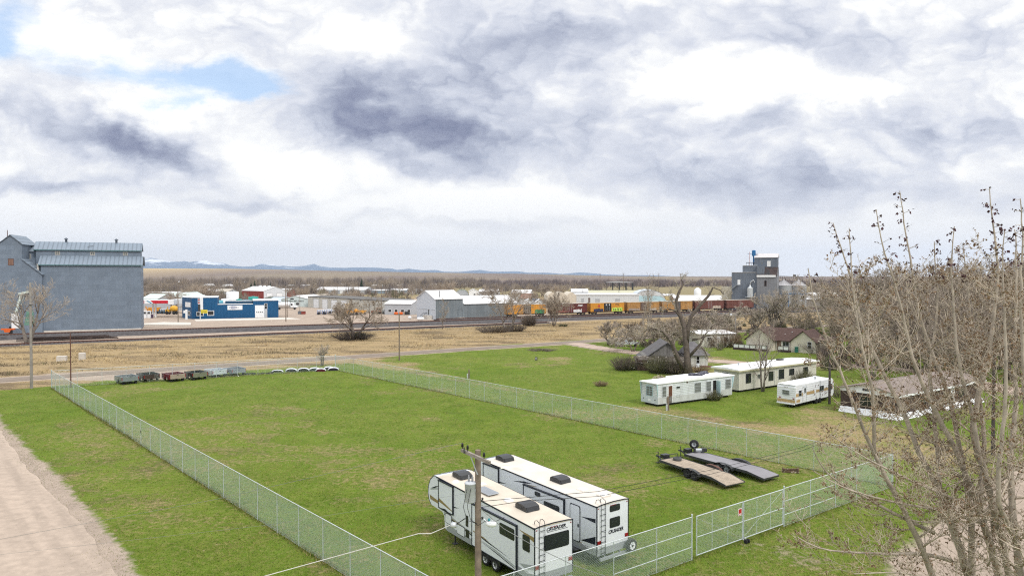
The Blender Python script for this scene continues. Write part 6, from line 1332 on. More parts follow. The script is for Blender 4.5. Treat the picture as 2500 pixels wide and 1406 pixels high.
def machine(name, label, px, py, col, ang=0.0, s=1.0, kind='hopper', cat='farm machine', D=None):
    """farm implement: chassis, wheels, body and a few upper works"""
    p = G(px, py); t = thing(name, label, cat, (*p, 0), ang, 'farm machinery parked in the yard'); m_ = mat('machine_' + '_'.join(f'{int(c * 99)}' for c in col), col, .45, var=.12)
    f = MB().box(-1.9 * s, -.7 * s, .55 * s, 1.9 * s, .7 * s, .75 * s).beam((1.9 * s, 0, .6 * s), (3.1 * s, 0, .5 * s), .14 * s).build('chassis', M_DARK, t)
    for x in (-1.2, 1.0):
        for y in (-.85, .85): MB().lathe([(.001, -.15 * s), (.3 * s, -.16 * s), (.5 * s, -.15 * s), (.55 * s, 0), (.5 * s, .15 * s), (.001, .15 * s)], 14, (x * s, y * s, .55 * s), axis='y').build('wheel', M_BLACK, t)
    if kind == 'hopper': MB().prism([(-1.5 * s, .76 * s), (1.4 * s, .76 * s), (1.9 * s, 2.2 * s), (-1.9 * s, 2.2 * s)], 'y', -.8 * s, .8 * s).build('hopper', m_, t); MB().beam((-1.9 * s, 0, .9 * s), (-2.8 * s, 0, 2.6 * s), .3 * s).build('auger', m_, t)
    elif kind == 'drum': MB().lathe([(.001, -1.0 * s), (.75 * s, -.9 * s), (1.0 * s, 0), (.75 * s, .9 * s), (.4 * s, 1.2 * s), (.001, 1.2 * s)], 14, (.6 * s, 0, 1.8 * s), axis='x').build('drum', m_, t); MB().beam((-1.6 * s, -.5 * s, .7 * s), (-1.0 * s, -.5 * s, 2.4 * s), .2 * s).box(-1.8 * s, -.6 * s, .76 * s, -.6 * s, .6 * s, 1.6 * s).build('housing', m_, t)
    elif kind == 'cab': MB().rbox(-1.9 * s, -.7 * s, .76 * s, .2 * s, .7 * s, 1.5 * s, .1).build('hood', m_, t); c = MB().rbox(.25 * s, -.75 * s, .76 * s, 1.8 * s, .75 * s, 2.7 * s, .12).build('cab', m_, t); MB().box(.3 * s, -.77 * s, 1.6 * s, 1.7 * s, -.751 * s, 2.4 * s).build('cab_window', GLASS, c)
    elif kind == 'rows':
        for k in range(6): MB().beam((-1.8 * s + k * .7 * s, -.9 * s, .3 * s), (-1.8 * s + k * .7 * s, .3 * s, 1.7 * s), .22 * s, .5 * s).build('row_unit', m_, t)
        MB().box(-1.8 * s, .2 * s, 1.2 * s, 1.8 * s, .7 * s, 2.0 * s).build('seed_box', M_WHITE, t)
    return t
machine('farm_machine', 'orange machine parked behind the fuel canopy columns', 377, 766, (.55, .24, .03), .2, 1.2, 'hopper'); machine('concrete_mixer', 'yellow drum mixer between the canopy and the blue shop', 420, 767.5, (.62, .34, .03), 0, 1.3, 'drum'); machine('farm_machine', 'low blue-black machine with white rails behind the fuel canopy', 392, 766, (.03, .08, .13), 0, 1.0, 'rows')
machine('seeder', 'blue and white seeder at the left end of the parked machines', 786, 768, (.10, .13, .24), .2, 1.0, 'rows'); machine('seeder', 'pale blue seeder behind the white pickup cab', 799, 766.5, (.30, .34, .48), .3, 1.0, 'rows'); machine('farm_machine', 'white-hooded machine beside the yard tree, left of the red one', 816, 765.5, (.62, .64, .66), .1, 1.1, 'cab'); machine('farm_machine', 'dark red machine in the middle of the parked row', 833, 769, (.16, .04, .04), .1, 1.0, 'hopper')
machine('farm_machine', 'bright yellow-orange machine, first of the orange ones', 847, 771, (.62, .28, .02), 0, .9, 'hopper'); machine('farm_machine', 'orange machine behind the yard tree trunk', 866, 769, (.58, .26, .03), 0, .9, 'drum'); machine('farm_machine', 'small orange machine right of the yard tree', 886, 768, (.6, .3, .05), .2, .8, 'hopper'); machine('farm_machine', 'red-brown machine near the crossarm pole', 918, 767, (.25, .09, .05), .4, 1.0, 'cab'); machine('forklift', 'small yellow forklift by the fourth garage door', 826, 756, (.5, .40, .04), .5, .8, 'cab', 'forklift'); machine('farm_machine', 'grey implement frame beside the lumber stack', 937, 766, (.25, .24, .22), .2, 1.0, 'rows')
t = thing('crate', 'big pale wooden crate stack by the last garage door', 'crate', P_(850.5, 761), rad(-20)); MB().box(-1.2, -1, 1.3, 1.2, 1, 3.6).build('crate_body', mat('pale_crate_wood', (.60, .48, .32), .8, lines=('X', 2, .2)), t); MB().box(-1.2, -1, 0, 1.2, 1, 1.2).box(-1.3, -1.1, 1.2, 1.3, 1.1, 1.3).build('pallets', mat('pinkish_pallets', (.42, .30, .25), .8, lines=('Z', 4, .3)), t)
t = thing('lumber_stack', 'dark mossy stack of lumber in front of the grey low building', 'stack', P_(962, 766.5), rad(-8)); mb = MB(); r = random.Random(1)
for i in range(7):
    for j in range(6): x = -3.4 + i * 1.0; mb.box(x, -1 + r.uniform(-.1, .1), .1 + j * .42, x + .92, 1 + r.uniform(-.1, .1), .45 + j * .42)
mb.build('boards', mat('mossy_lumber', (.125, .11, .07), .9, var=.3, vs=2), t)
for px, lab in ((967, 'left orange tank before the lumber stack'), (979, 'right orange tank before the lumber stack')): t = thing('tank', lab, 'tank', P_(px, 768.5), 0, 'orange tanks'); MB().lathe([(.001, -.75), (.4, -.72), (.5, -.5), (.5, .5), (.4, .72), (.001, .75)], 14, (0, 0, .62), axis='x').build('shell', mat('safety_orange2', (.75, .15, .02), .4), t); MB().box(-.6, -.3, 0, -.4, .3, .3).box(.4, -.3, 0, .6, .3, .3).build('feet', M_DARK, t)
t = thing('container', 'long black container against the white warehouse gable', 'container', P_(994.5, 768.5), 0); MB().rbox(-1.0, -.8, .1, 1.1, .8, 1.3, .05).build('box', M_BLACKP, t); MB().box(-1.4, -.7, .1, -1.05, .7, 1.2).build('tan_end', mat('tan_panel', (.5, .36, .24), .7), t)
for px, py, c, lab in ((732.5, 767.3, (.16, .17, .19), 'grey dumpster left of the red one'), (741, 767.6, (.26, .055, .04), 'red dumpster at the foot of the yard pole')):
    t = thing('dumpster', lab, 'dumpster', P_(px, py), 0, 'dumpsters in the yard'); MB().prism([(-.7, .15), (.7, .15), (.75, 1.25), (-.75, 1.15)], 'y', -.6, .6).build('bin_body', mat(f'dumpster_{int(c[0] * 100)}', c, .6, var=.2), t); MB().box(-.78, -.63, 1.25, .78, .63, 1.32).build('lid', M_DARK, t)
t = thing('tank_truck', 'white tank truck parked nose right behind the blue shop', 'truck', P_(704, 755.7), 0)
MB().lathe([(.001, -4.1), (.9, -4.0), (1.1, -3.6), (1.1, 2.4), (.9, 2.8), (.001, 2.9)], 18, (-2.0, 0, 2.35), axis='x').build('tank', M_WHITE, t); MB().rbox(1.2, -1.1, 1.1, 2.5, 1.1, 3.1, .15).rbox(2.5, -.75, 1.0, 4.1, .75, 1.9, .15).build('cab', M_WHITE, t); MB().box(1.5, -1.12, 2.0, 2.3, -1.101, 2.8).build('cab_window', GLASS, t); MB().box(-6, -.5, .75, 4, .5, 1.05).build('chassis', M_DARK, t)
for x in (-5, -3.8, 3.2): MB().lathe([(.001, -.17), (.3, -.18), (.5, -.16), (.52, 0), (.5, .16), (.001, .16)], 16, (x, -.95, .52), axis='y').build('wheel', M_BLACK, t)
MB().cyl((1.1, -.9, 1.1), (1.1, -.9, 3.6), .09, n=8).build('exhaust', M_DARK, t)
# ------------------------------------------------------------------ warehouse, yard sheds and the town behind
S_WHB = mat('white_ribbed_steel', (.56, .60, .66), .55, var=.03, lines=('X', 1.6, .07)); S_GRB = mat('grey_ribbed_steel', (.185, .215, .235), .5, .15, var=.12, vs=.3, sheets=(1.2, 20, .08), lines=('X', 1.6, .16), streak=.2, streak_col=(.3, .28, .26)); R_TIN = mat('bright_tin_roof', (.66, .66, .665), .5, var=.04, lines=('X', 1.2, .06))
A, B = P_(1063, 781), P_(1122, 778.6); aw = rad(33.5)
wa = thing('warehouse', 'white gabled metal warehouse with a grey long side and a lower shed wing', 'warehouse', A, aw); L1, L2 = 11.2, 24.0; wd = 15.0; hz = 7.35; rz = 2.9
MB().prism([(0, -.2), (wd, -.2), (wd, hz), (wd / 2, hz + rz), (0, hz)], 'x', 0, .1).build('gable_wall', mat('white_ribbed_steel_y', (.56, .60, .66), .55, var=.03, lines=('Y', 1.6, .07)), wa); MB().prism([(.02, -.2), (wd - .02, -.2), (wd - .02, hz), (wd / 2, hz + rz - .02), (.02, hz)], 'x', .1, L1).build('side_wall', S_GRB, wa)
a = rz / (wd / 2); MB().prism([(-.4, hz - .4 * a + .03), (wd / 2, hz + rz + .03), (wd + .4, hz - .4 * a + .03), (wd + .4, hz - .4 * a + .15), (wd / 2, hz + rz + .15), (-.4, hz - .4 * a + .15)], 'x', -.4, L1 + .3).build('roof', R_TIN, wa)
h2 = 5.4; r2_ = 2.6; MB().prism([(.1, -.2), (wd - 1, -.2), (wd - 1, h2), (wd / 2, h2 + r2_), (.1, h2)], 'x', L1 + .01, L1 + L2).build('wing_wall', S_GRB, wa); a = r2_ / (wd / 2 - .1); MB().prism([(-.3, h2 - .4 * a + .03), (wd / 2, h2 + r2_ + .03), (wd - .6, h2 - .4 * a), (wd - .6, h2 - .4 * a + .12), (wd / 2, h2 + r2_ + .15), (-.3, h2 - .4 * a + .15)], 'x', L1 + .31, L1 + L2 + .5).build('wing_roof', R_TIN, wa)
door(wa, FM((0, 0, 0)), L1 - 2.0, .6, L1 - .3, 3.4, S_GRB, 'loading_door', M_DARK); MB().box(L1 - 2.2, -1.2, -.1, L1 + .2, -.05, .6).build('door_step', M_CONC, wa)
E_ = FM((0, wd, 0), -PI / 2); door(wa, E_, wd - 5.6, 1.6, wd - 4.7, 3.6, M_DARK, frame=M_WHITE); MB(E_).box(0, -.12, 3.55, wd, -.001, 3.63).build('belt_trim', M_GALV, wa); MB(E_).box(wd - 5.9, -2.0, -.1, wd - 2.2, -.02, 1.5).build('loading_dock', M_CONC, wa)
MB(E_).beam((wd - 5.9, -1.6, 1.5), (wd - 8.8, -1.6, .2), .12).beam((wd - 5.9, -1.6, 2.4), (wd - 8.8, -1.6, 1.1), .1).beam((wd - 5.9, -.5, 2.4), (wd - 8.8, -.5, 1.1), .1).beam((wd - 3.5, -1.6, 2.4), (wd - 5.9, -1.6, 2.4), .1).build('dock_stair', M_DARK, wa); MB().cyl((2.5, 1.5, 7.8), (2.5, 1.5, 10.3), .12, n=6).build('flue', M_DARK, wa)
def hz_tank(label, px, py, L, r_, m_=M_WHITE, ang=.3):
    t = thing('propane_tank', label, 'tank', P_(px, py), ang, 'white tanks at the warehouse'); MB().lathe([(.001, -L / 2), (r_ * .8, -L / 2 + r_ * .35), (r_, -L / 2 + r_), (r_, L / 2 - r_), (r_ * .8, L / 2 - r_ * .35), (.001, L / 2)], 16, (0, 0, r_ + .25), axis='x').build('shell', m_, t); MB().box(-L * .3, -r_ * .6, 0, -L * .2, r_ * .6, r_ * .5).box(L * .2, -r_ * .6, 0, L * .3, r_ * .6, r_ * .5).build('saddle', M_CONC, t)
hz_tank('white propane tank in front of the warehouse gable', 1027, 783, 2.6, .5); hz_tank('small white tank at the left corner of the warehouse', 1000.5, 780, 1.3, .5)
# beige garage with a row of doors
S_BGE = mat('beige_block_wall', (.52, .51, .46), .8, var=.06, vs=.3, streak=.15, streak_col=(.35, .33, .28))
p, L = run(752, 750, 939, rad(-50.6)); ga = flat('garage_building', 'long beige garage building with four white overhead doors', 'garage', p, rad(-50.6), L, 14, 5.3, S_BGE, mat('dark_flat_roof', (.13, .125, .12), .8), .15, .3)
def sx_(px): x0, y0 = p; u = (px - 1250) / F; c, s_ = math.cos(rad(-50.6)), math.sin(rad(-50.6)); return (u * y0 - x0) / (c - u * s_)
for a_, b_ in ((764.5, 778), (786, 799.5), (808, 822.5), (832, 847)):
    gd = door(ga, FM((0, 0, 0)), sx_(a_) + .3, .05, sx_(b_), 4.3, M_WHITE, 'garage_door', M_DARK, 6)
MB().box(0, -.22, 5.2, L, -.16, 5.4).build('roof_edge', M_DARK, ga); door(ga, FM((0, 0, 0)), sx_(824.5), .05, sx_(827), 2.3, M_WHITE)
for px in (781, 803, 855, 880): MB().rbox(sx_(px), -.3, 4.7, sx_(px) + .35, 0, 5.0, .05).build('wall_lamp', M_DARK, ga)
S_LGR = mat('light_grey_wall', (.40, .42, .45), .7, var=.06, vs=.3)
def row(name, label, cat, px0, py, px1, ang, d, eave, rise, wm, rm, ridge='x', group=None, wins=0, winm=None, dr=0, over=.3):
    p, L = run(px0, py, px1, rad(ang)); h = max(2.0, zat(eave, p[1])); f = flat if rise == 0 else gable
    t = flat(name, label, cat, p, rad(ang), L, d, h, wm, rm, over, .25, group=group) if rise == 0 else gable(name, label, cat, p, rad(ang), L, d, h, rise, wm, rm, ridge, over, group)
    for k in range(wins): x = L * (k + .6) / (wins + .2); window(t, FM((x, 0, 0)), 0, 1.1, 1.2, 2.1, .12, M_WHITE)
    if dr: door(t, FM((L * .5, 0, 0)), 0, .05, 2.6, min(3, h - .4), M_WHITE, 'garage_door')
    return t, L, h, p
row('office_building', 'low grey building with a white roof behind the lumber stack', 'building', 939, 768, 1004, -12, 12, 742, 1.3, S_LGR, R_TIN, wins=4)
# implement dealer with lettering
S_MNT = mat('pale_mint_wall', (.52, .60, .60), .7, var=.04, lines=('X', 1.2, .06)); R_BEI = mat('beige_roof', (.46, .42, .36), .8, var=.08, vs=.4); R_GRE = mat('grey_green_roof', (.13, .14, .12), .8, var=.15)
im, L, h, p_ = row('dealer_building', 'pale mint gabled dealer building with dark lettering on its front', 'building', 686, 749, 757, -6, 24, 731, 1.9, S_MNT, R_TIN, 'y')
text_part('lettering', 'NORTHERN IMPLEMENT', 1.0, FM((.4, -.01, 2.55)) @ TXT, M_DARK, im, sx=(L - 1.0) / 13.2 * 1.0, bold=.02)
window(im, FM((0, 0, 0)), L * .52, .9, L * .62, 2.1, .1, M_WHITE); MB().prism([(L * .30, 3.7), (L * .46, 3.7), (L * .42, 4.3), (L * .34, 4.3)], 'y', -.06, -.0).build('attic_window', GLASS, im)
row('shed', 'beige-roofed gabled shed right of the mint dealer building', 'shed', 720, 744, 762, -20, 22, 731, 2.4, S_MNT, R_BEI, 'y')
row('shed', 'shed with a grey-green roof behind the blue shop bay', 'shed', 634, 742, 668, -30, 14, 735, 2.0, S_LGR, R_GRE, 'x')
row('shed', 'pale blue-roofed shed between the blue shop and the dealer building', 'shed', 652, 746, 690, -8, 16, 736, 2.0, S_LGR, mat('pale_blue_roof', (.46, .52, .60), .6, var=.05), 'x')
# red barn with white gable
S_RED = mat('barn_red_siding', (.28, .045, .035), .7, var=.1, vs=.3, lines=('X', 1.5, .12)); S_WHT = mat('white_siding', (.60, .63, .66), .6, var=.05, lines=('X', 1.2, .06))
def back_from(px, py, ang, px0):
    """left end of a wall that runs at ang and finishes at pixel px,py"""
    x0, y0 = G(px, py); u = (px0 - 1250) / F; c, s_ = math.cos(ang), math.sin(ang); Ln = (u * y0 - x0) / (c - u * s_); return (x0 + c * Ln, y0 + s_ * Ln), -Ln
pb, L = back_from(644, 734, rad(-40), 590); rb_ = gable('barn', 'red metal barn with a white gable end and white roof', 'barn', pb, rad(-40), L, 16, 5.9, 2.6, S_RED, R_TIN, 'x', .3); MB(FM((L, 0, 0), PI / 2)).prism([(0, 0), (16, 0), (16, 5.9), (8, 8.45), (0, 5.9)], 'y', -.05, -.001).build('gable_panel', S_WHT, rb_); door(rb_, FM((L + .05, 0, 0), PI / 2), 2, .05, 6, 4.5, M_WHITE, 'garage_door', M_DARK); door(rb_, FM((L + .05, 0, 0), PI / 2), 9, .05, 13, 4.5, M_WHITE, 'garage_door', M_DARK)
for k in range(3): MB().box(L * (.3 + .2 * k), 7.4, 8.6, L * (.3 + .2 * k) + 1.4, 8.6, 9.2).build('roof_vent', M_WHITE, rb_)
pb, L = back_from(701, 727, rad(-28), 668); sb = gable('barn', 'small barn with a red gable and white roof behind the dealer building', 'barn', pb, rad(-28), L, 9.5, 3.9, 2.4, S_WHT, R_TIN, 'x', .4); MB(FM((L, 0, 0), PI / 2)).prism([(0, 0), (9.5, 0), (9.5, 3.9), (4.75, 6.2), (0, 3.9)], 'y', -.05, -.001).build('gable_panel', S_RED, sb)
# tanks behind the blue shop
def vtank(label, px, py, r_, ptop, m_, dome=.25, name='storage_tank'):
    x, y = G(px, py); h = zat(ptop, y); t = thing(name, label, 'tank', (x, y, 0), 0, 'round tanks behind the blue shop'); MB().lathe([(r_, -.2), (r_, h * .93), (r_ * .96, h * .95), (.3, h), (.001, h)], 24).build('shell', m_, t)
    mb = MB()
    for k in range(1, 5): mb.lathe([(r_ + .001, h * k / 5.2), (r_ + .05, h * k / 5.2 + .06), (r_ + .001, h * k / 5.2 + .12)], 24)
    mb.build('hoops', m_, t, kind='stuff'); MB().lathe([(.35, h * .97), (.35, h + .25), (.001, h + .3)], 10).build('hatch', M_DARK, t)
M_TQ = mat('teal_plastic_tank', (.03, .30, .26), .4, var=.05); M_TQ2 = mat('aqua_plastic_tank', (.10, .36, .46), .4, var=.05)
vtank('tall white storage tank behind the blue shop roof', 568, 746, 3.1, 711, M_WHITE); vtank('aqua plastic tank at the step of the blue shop roof', 534, 757, 1.9, 732.5, M_TQ2); vtank('short white tank between the aqua and the tall white tank', 550, 752, 1.9, 728.5, M_WHITE); vtank('small green tank right of the tall white one', 584, 750, 1.4, 729.5, M_TQ); vtank('big teal tank before the red barn', 618.5, 748, 2.4, 723, M_TQ); vtank('low pale-topped green tank right of the big teal one', 633, 748, 1.6, 728.5, M_TQ); vtank('low blue-grey tank lid beside the big teal tank', 600, 750, 2.3, 731, mat('blue_grey_tank', (.20, .30, .35), .5))
# sheds behind the fuel canopy
row('shed', 'grey gabled shop with a pale green roof right behind the fuel canopy', 'shed', 383, 757, 444, -8, 22, 732, 3.0, S_LGR, mat('pale_green_roof', (.52, .60, .58), .6, var=.05), 'y'); row('shed', 'pale roofed long shed left of the grey gabled shop', 'shed', 345, 752, 384, -8, 14, 730, 2.2, S_LGR, mat('pale_green_roof', (.52, .60, .58), .6), 'x'); row('shed', 'low grey shed with a pale roof left behind the blue shop', 'shed', 440, 750, 478, -10, 14, 731, 2.0, S_LGR, R_TIN, 'x')
row('shed', 'beige warehouse strip with a white roof edge, farthest left behind the annex', 'shed', 346, 728, 415, -4, 18, 715, 0, mat('tan_wall', (.45, .38, .28), .8), R_TIN); row('motel', 'long dark red building with a white roof behind the canopy sheds', 'building', 396, 724, 482, -3, 14, 717, 1.4, mat('dark_red_wall', (.12, .03, .035), .7), R_TIN, wins=6); row('shed', 'white-roofed shed among bare shrubs left of the tall white tank', 'shed', 467, 724, 527, 4, 14, 712, 1.6, S_LGR, R_TIN); row('house', 'pale house with a white roof beside the tall white tank', 'house', 528, 727, 556, -12, 12, 712, 1.8, S_LGR, R_BEI, wins=3)
def quonset(label, px0, py, px1, ang, d, ptop, wm, rm, name='quonset_hut'):
    p, L = run(px0, py, px1, rad(ang)); h = zat(ptop, p[1]); t = thing(name, label, 'hut', (*p, 0), rad(ang)); n = 14
    o = [(L / 2 - math.cos(PI * k / n) * L / 2, math.sin(PI * k / n) ** .8 * h) for k in range(n + 1)]
    MB().prism([(L, -.2), (0, -.2)] + o, 'y', 0, d).build('end_wall', wm, t); i_ = [(L / 2 + (p_[0] - L / 2) * 1.03, p_[1] * 1.03) for p_ in o]
    mb = MB()
    for k in range(n): mb.add([(i_[k][0], -.15, i_[k][1]), (i_[k + 1][0], -.15, i_[k + 1][1]), (i_[k + 1][0], d, i_[k + 1][1]), (i_[k][0], d, i_[k][1])], [(0, 1, 2, 3)], True)
    mb.build('roof', rm, t); door(t, FM((L * .35, 0, 0)), 0, .05, L * .3, h * .5, M_LGW); return t
M_LGW = mat('hut_door', (.45, .47, .5), .6)
quonset('pale quonset hut left of the bare tree, beyond the long red building', 489, 708, 512, 10, 30, 694, M_WHITE, R_TIN); quonset('light quonset hut with a bright round end, right of the bare tree', 536, 708, 558, 10, 30, 695, M_WHITE, R_TIN)
row('school_building', 'very long far white-roofed building over the treetops behind the red barn', 'building', 540, 692, 632, -2, 40, 686.5, 0, S_WHT, R_TIN, wins=5); row('house', 'small dark red house far behind the tall white tank', 'house', 577, 700, 597, -20, 12, 692, 2.6, mat('dark_red_wall', (.12, .03, .035), .7), R_TIN); row('house', 'cream house at the right end of the far white-roofed building', 'house', 634, 694, 652, -2, 14, 689, 2.2, S_CREAM, mat('pale_tan_roof', (.62, .56, .46), .8)); row('house', 'blue-white far house among trees above the dealer building', 'house', 698, 707, 712, -15, 10, 700, 2.0, S_WHT, R_TIN, wins=1)
row('shed', 'grey-blue far shed above the beige garage, left one', 'shed', 735, 706, 760, 20, 16, 701, 2.6, S_LGR, R_TIN); row('warehouse', 'long grey shed with a bright white roof behind the beige garage', 'warehouse', 770, 718, 891, -4, 26, 708, 2.2, S_LGR, R_TIN, dr=1); row('warehouse', 'lower grey-blue shed continuing right of the long white-roofed one', 'warehouse', 893, 717, 948, -3, 20, 709.5, .8, mat('slate_blue_wall', (.22, .28, .34), .7), R_TIN); row('warehouse', 'pale blue-grey shed beyond the yard pole with crossarm', 'warehouse', 950, 717, 992, -3, 20, 708.5, 1.2, mat('slate_blue_wall', (.22, .28, .34), .7), R_TIN, dr=1)
quonset('wide grey quonset above the white warehouse gable', 996, 718, 1034, 4, 26, 706.5, S_LGR, mat('grey_tin_roof', (.48, .51, .54), .5, .2)); quonset('green-roofed quonset hut behind the warehouse roof', 1112, 722, 1144, 4, 24, 708, S_LGR, mat('olive_roof', (.24, .27, .19), .7)); row('house', 'white gabled building right of the green-roofed quonset', 'house', 1145, 724, 1168, 4, 16, 711.5, 1.8, M_WHITE, R_TIN, 'y', wins=1); row('shed', 'white-roofed shed partly hidden behind the warehouse wing ridge', 'shed', 1168, 722, 1215, -5, 16, 712, 1.6, S_WHT, R_TIN)
for k, (a_, b_, y_, e_, lab) in enumerate(((825, 840, 702, 697, 'white far house in the trees over the second garage door'), (843, 851, 702, 698, 'small grey far house right of the white one in the trees'), (864, 877, 702, 697.5, 'far house with a grey-white roof over the crate stack'), (880, 892, 703, 699, 'brown far house right of the dark spruce'), (905, 929, 704, 699, 'low dark far house with a pale roof, near the yard pole'), (931, 942, 704, 699, 'white far house immediately right of the crossarm pole'), (944, 972, 703, 698.5, 'row of grey-white far houses over the low grey shed'), (976, 990, 703, 698, 'bright white far house at the end of the grey row'), (1012, 1024, 703, 699.5, 'pale far house above the wide grey quonset'), (1050, 1066, 702, 697, 'pale far house above the warehouse roof ridge'), (1072, 1094, 703, 698, 'white far house behind the round bare tree'), (726, 742, 699, 694.5, 'far white house in trees left of the grey-blue shed'), (365, 383, 701, 697, 'tan far house left of the bare trees near the annex'), (428, 445, 699, 694, 'pale green far house above the canopy sheds'), (452, 470, 704, 699, 'pinkish far house above the long red building'), (655, 668, 706, 701, 'far grey house behind the white barn gable'), (1120, 1134, 697, 693.5, 'far white house on the rise right of the round bare tree'), (1300, 1316, 697, 694.5, 'long far house on the slope over the yellow boxcar'))):
    row('house', lab, 'house', a_, y_, b_, (-18, 12, -6, 20)[k % 4], 11, e_, 1.9, (S_WHT, S_LGR, S_CREAM, S_WHT)[k % 4], (R_TIN, R_TIN, R_BEI, R_TIN)[(k * 3) % 4], 'xy'[k % 2] if b_ - a_ < 16 else 'x', wins=1)
# behind the boxcars
row('shed', 'white shed with a bright roof behind the first boxcar', 'shed', 1247, 740, 1294, -8, 16, 716, 1.8, S_WHT, R_TIN); row('house', 'house with a brown roof and pale walls behind the first boxcar', 'house', 1268, 743, 1297, -14, 10, 728, 2.4, S_WHT, mat('old_brown_roof', (.24, .14, .11), .8, var=.2), 'x'); row('shed', 'pair-gabled white shed, left gable, behind the yellow boxcar end', 'shed', 1278, 750, 1305, 0, 9, 738, 1.7, S_WHT, R_TIN, 'y'); row('shed', 'blue-roofed low shed beside the pair-gabled white shed', 'shed', 1297, 748, 1318, 0, 9, 736, 1.2, S_LGR, mat('slate_blue_roof', (.10, .16, .25), .7), 'x'); row('shed', 'small white gable right of the blue-roofed low shed', 'shed', 1307, 751, 1327, 0, 9, 738.5, 1.5, S_WHT, R_TIN, 'y')
p, L = run(1337, 753, 1407, rad(3)); he = zat(722, p[1]); hp = zat(713, p[1]); tv = thing('storage_building', 'beige storage building with three peaked arches behind the oxide red boxcar', 'storage', (*p, 0), rad(3)); o = [(0, he)]
for k in range(3):
    for j in range(1, 7): t_ = j / 6; o.append((L * (k + t_) / 3, he + (hp - he) * (1 - abs(2 * t_ - 1) ** 1.4) if t_ < 1 else he + .2))
MB().prism([(0, -.2)] + [(L, -.2)] + list(reversed(o)), 'y', 0, 18).build('wall', mat('beige_fabric', (.60, .54, .45), .8, var=.05, lines=('X', .6, .08)), tv); MB().box(0, -.06, 0, L, -.001, 2.4).build('tan_base', mat('tan_base_wall', (.42, .31, .22), .8), tv)
dp_, L, h, p_ = row('depot', 'long white depot with grey doors behind the yellow and black boxcar', 'building', 1407, 752, 1560, -2, 22, 720, 0, S_WHT, R_TIN)
for a_, b_, z1, m_ in ((.075, .125, 3.6, S_LGR), (.19, .225, 3.8, mat('brown_door2', (.16, .12, .11), .7)), (.30, .38, 3.4, S_LGR), (.62, .70, 3.4, S_LGR)): door(dp_, FM((0, 0, 0)), L * a_, .6, L * b_, z1 + 1.2, m_, 'loading_door', M_WHITE)
row('open_shed', 'beige-roofed open shed beyond the white depot', 'shed', 1437, 723, 1567, -2, 20, 715.5, 1.8, mat('open_front_shade', (.09, .075, .065), .9), mat('pale_olive_roof', (.47, .46, .33), .7, var=.06)); quonset('pale blue-white barrel-roofed hall right of the beige-roofed open shed', 1548, 735, 1624, -6, 34, 709, S_WHT, mat('blue_white_roof', (.58, .64, .70), .5)); row('restaurant', 'building with a teal hip-like roof and tan wall behind the faded boxcars', 'building', 1530, 748, 1627, 6, 20, 736, 2.4, mat('tan_wall', (.45, .38, .28), .8), mat('teal_roof', (.22, .32, .33), .6, var=.06)); row('shed', 'long white-roofed shed with a brown wall left of the right elevator', 'shed', 1647, 740, 1770, -4, 18, 729, 1.6, mat('brown_wall', (.30, .18, .13), .8), R_TIN); row('shed', 'low white shed roof just over the orange-yellow boxcar', 'shed', 1655, 752, 1845, -3, 14, 735, 1.3, S_WHT, R_TIN); row('shed', 'small yellow shed between the barrel-roofed hall and the brown-walled shed', 'shed', 1622, 732, 1648, -3, 12, 722, 1.0, mat('yellow_wall', (.58, .47, .22), .8), R_TIN); row('warehouse', 'white-blue far warehouse left of the beige-roofed open shed', 'warehouse', 1395, 726, 1436, -4, 26, 713, 2.0, mat('slate_blue_wall', (.22, .28, .34), .7), R_TIN)  # open shed is a closed wall; shade of its open front is painted on
row('warehouse', 'grey warehouse with a pale roof right of the grain bins', 'warehouse', 1968, 752, 2060, -4, 24, 731, 3.0, mat('grey_brown_wall', (.26, .24, .22), .8), R_TIN)
x, y = G(1703, 722); t = thing('silo', 'small white domed silo standing in the field over the dead tree limb', 'silo', (x, y, 0)); h = zat(708, y); MB().lathe([(2.7, -.2), (2.7, h), (1.5, h + 1.2), (.3, h + 1.8), (.001, h + 1.8)], 24).build('shell', M_WHITE, t)
x, y = G(1511, 709); sh = thing('open_shelter', 'open steel-framed shelter with a flat roof in the far field', 'shelter', (xat(1480, 740), 740, 0), rad(-6)); z = 8.2; W = xat(1545, 740) - xat(1480, 740); MB().prism([(0, z), (W * .5, z + .9), (W, z), (W, z - .3), (0, z - .3)], 'y', 0, 14).build('roof', mat('shelter_roof', (.40, .41, .42), .6), sh)
for i in range(5):
    for y_ in (.6, 13.4): MB().box(W * i / 4 - .35 + (.35 if i == 0 else 0) - (.35 if i == 4 else 0), y_ - .3, -.2, W * i / 4 + .35, y_ + .3, z - .3).build('post', M_DARK, sh)
MB().beam((W * .5, 5, 1), (W * .25, 5, 7), .5).beam((W * .55, 5, 7), (W * .8, 5, 1), .5).build('brace', M_DARK, sh)
# old pickup under the trees
pk = thing('pickup_truck', 'old white and grey pickup parked under bare trees on the gravel loop', 'pickup', (*G(1532, 845.5), 0), rad(8)); M_OLD = mat('chalky_white_paint', (.52, .56, .58), .5, var=.1)
MB().prism([(-2.6, .5), (2.5, .5), (2.55, .95), (1.5, 1.1), (1.1, 1.12), (-.2, 1.12), (-2.6, 1.1)], 'y', -.9, .9).build('body', M_OLD, pk); cb = MB().prism([(-.3, 1.12), (1.2, 1.12), (.8, 1.8), (-.2, 1.82)], 'y', -.8, .8).build('cab', M_OLD, pk); MB().prism([(-.15, 1.2), (1.0, 1.2), (.72, 1.7), (-.1, 1.72)], 'y', -.83, -.801).build('cab_window', GLASS, cb)
for x in (-1.7, 1.6): MB().lathe([(.001, -.12), (.3, -.12), (.37, 0), (.3, .12), (.001, .12)], 14, (x, -.85, .37), axis='y').build('wheel', M_BLACK, pk)
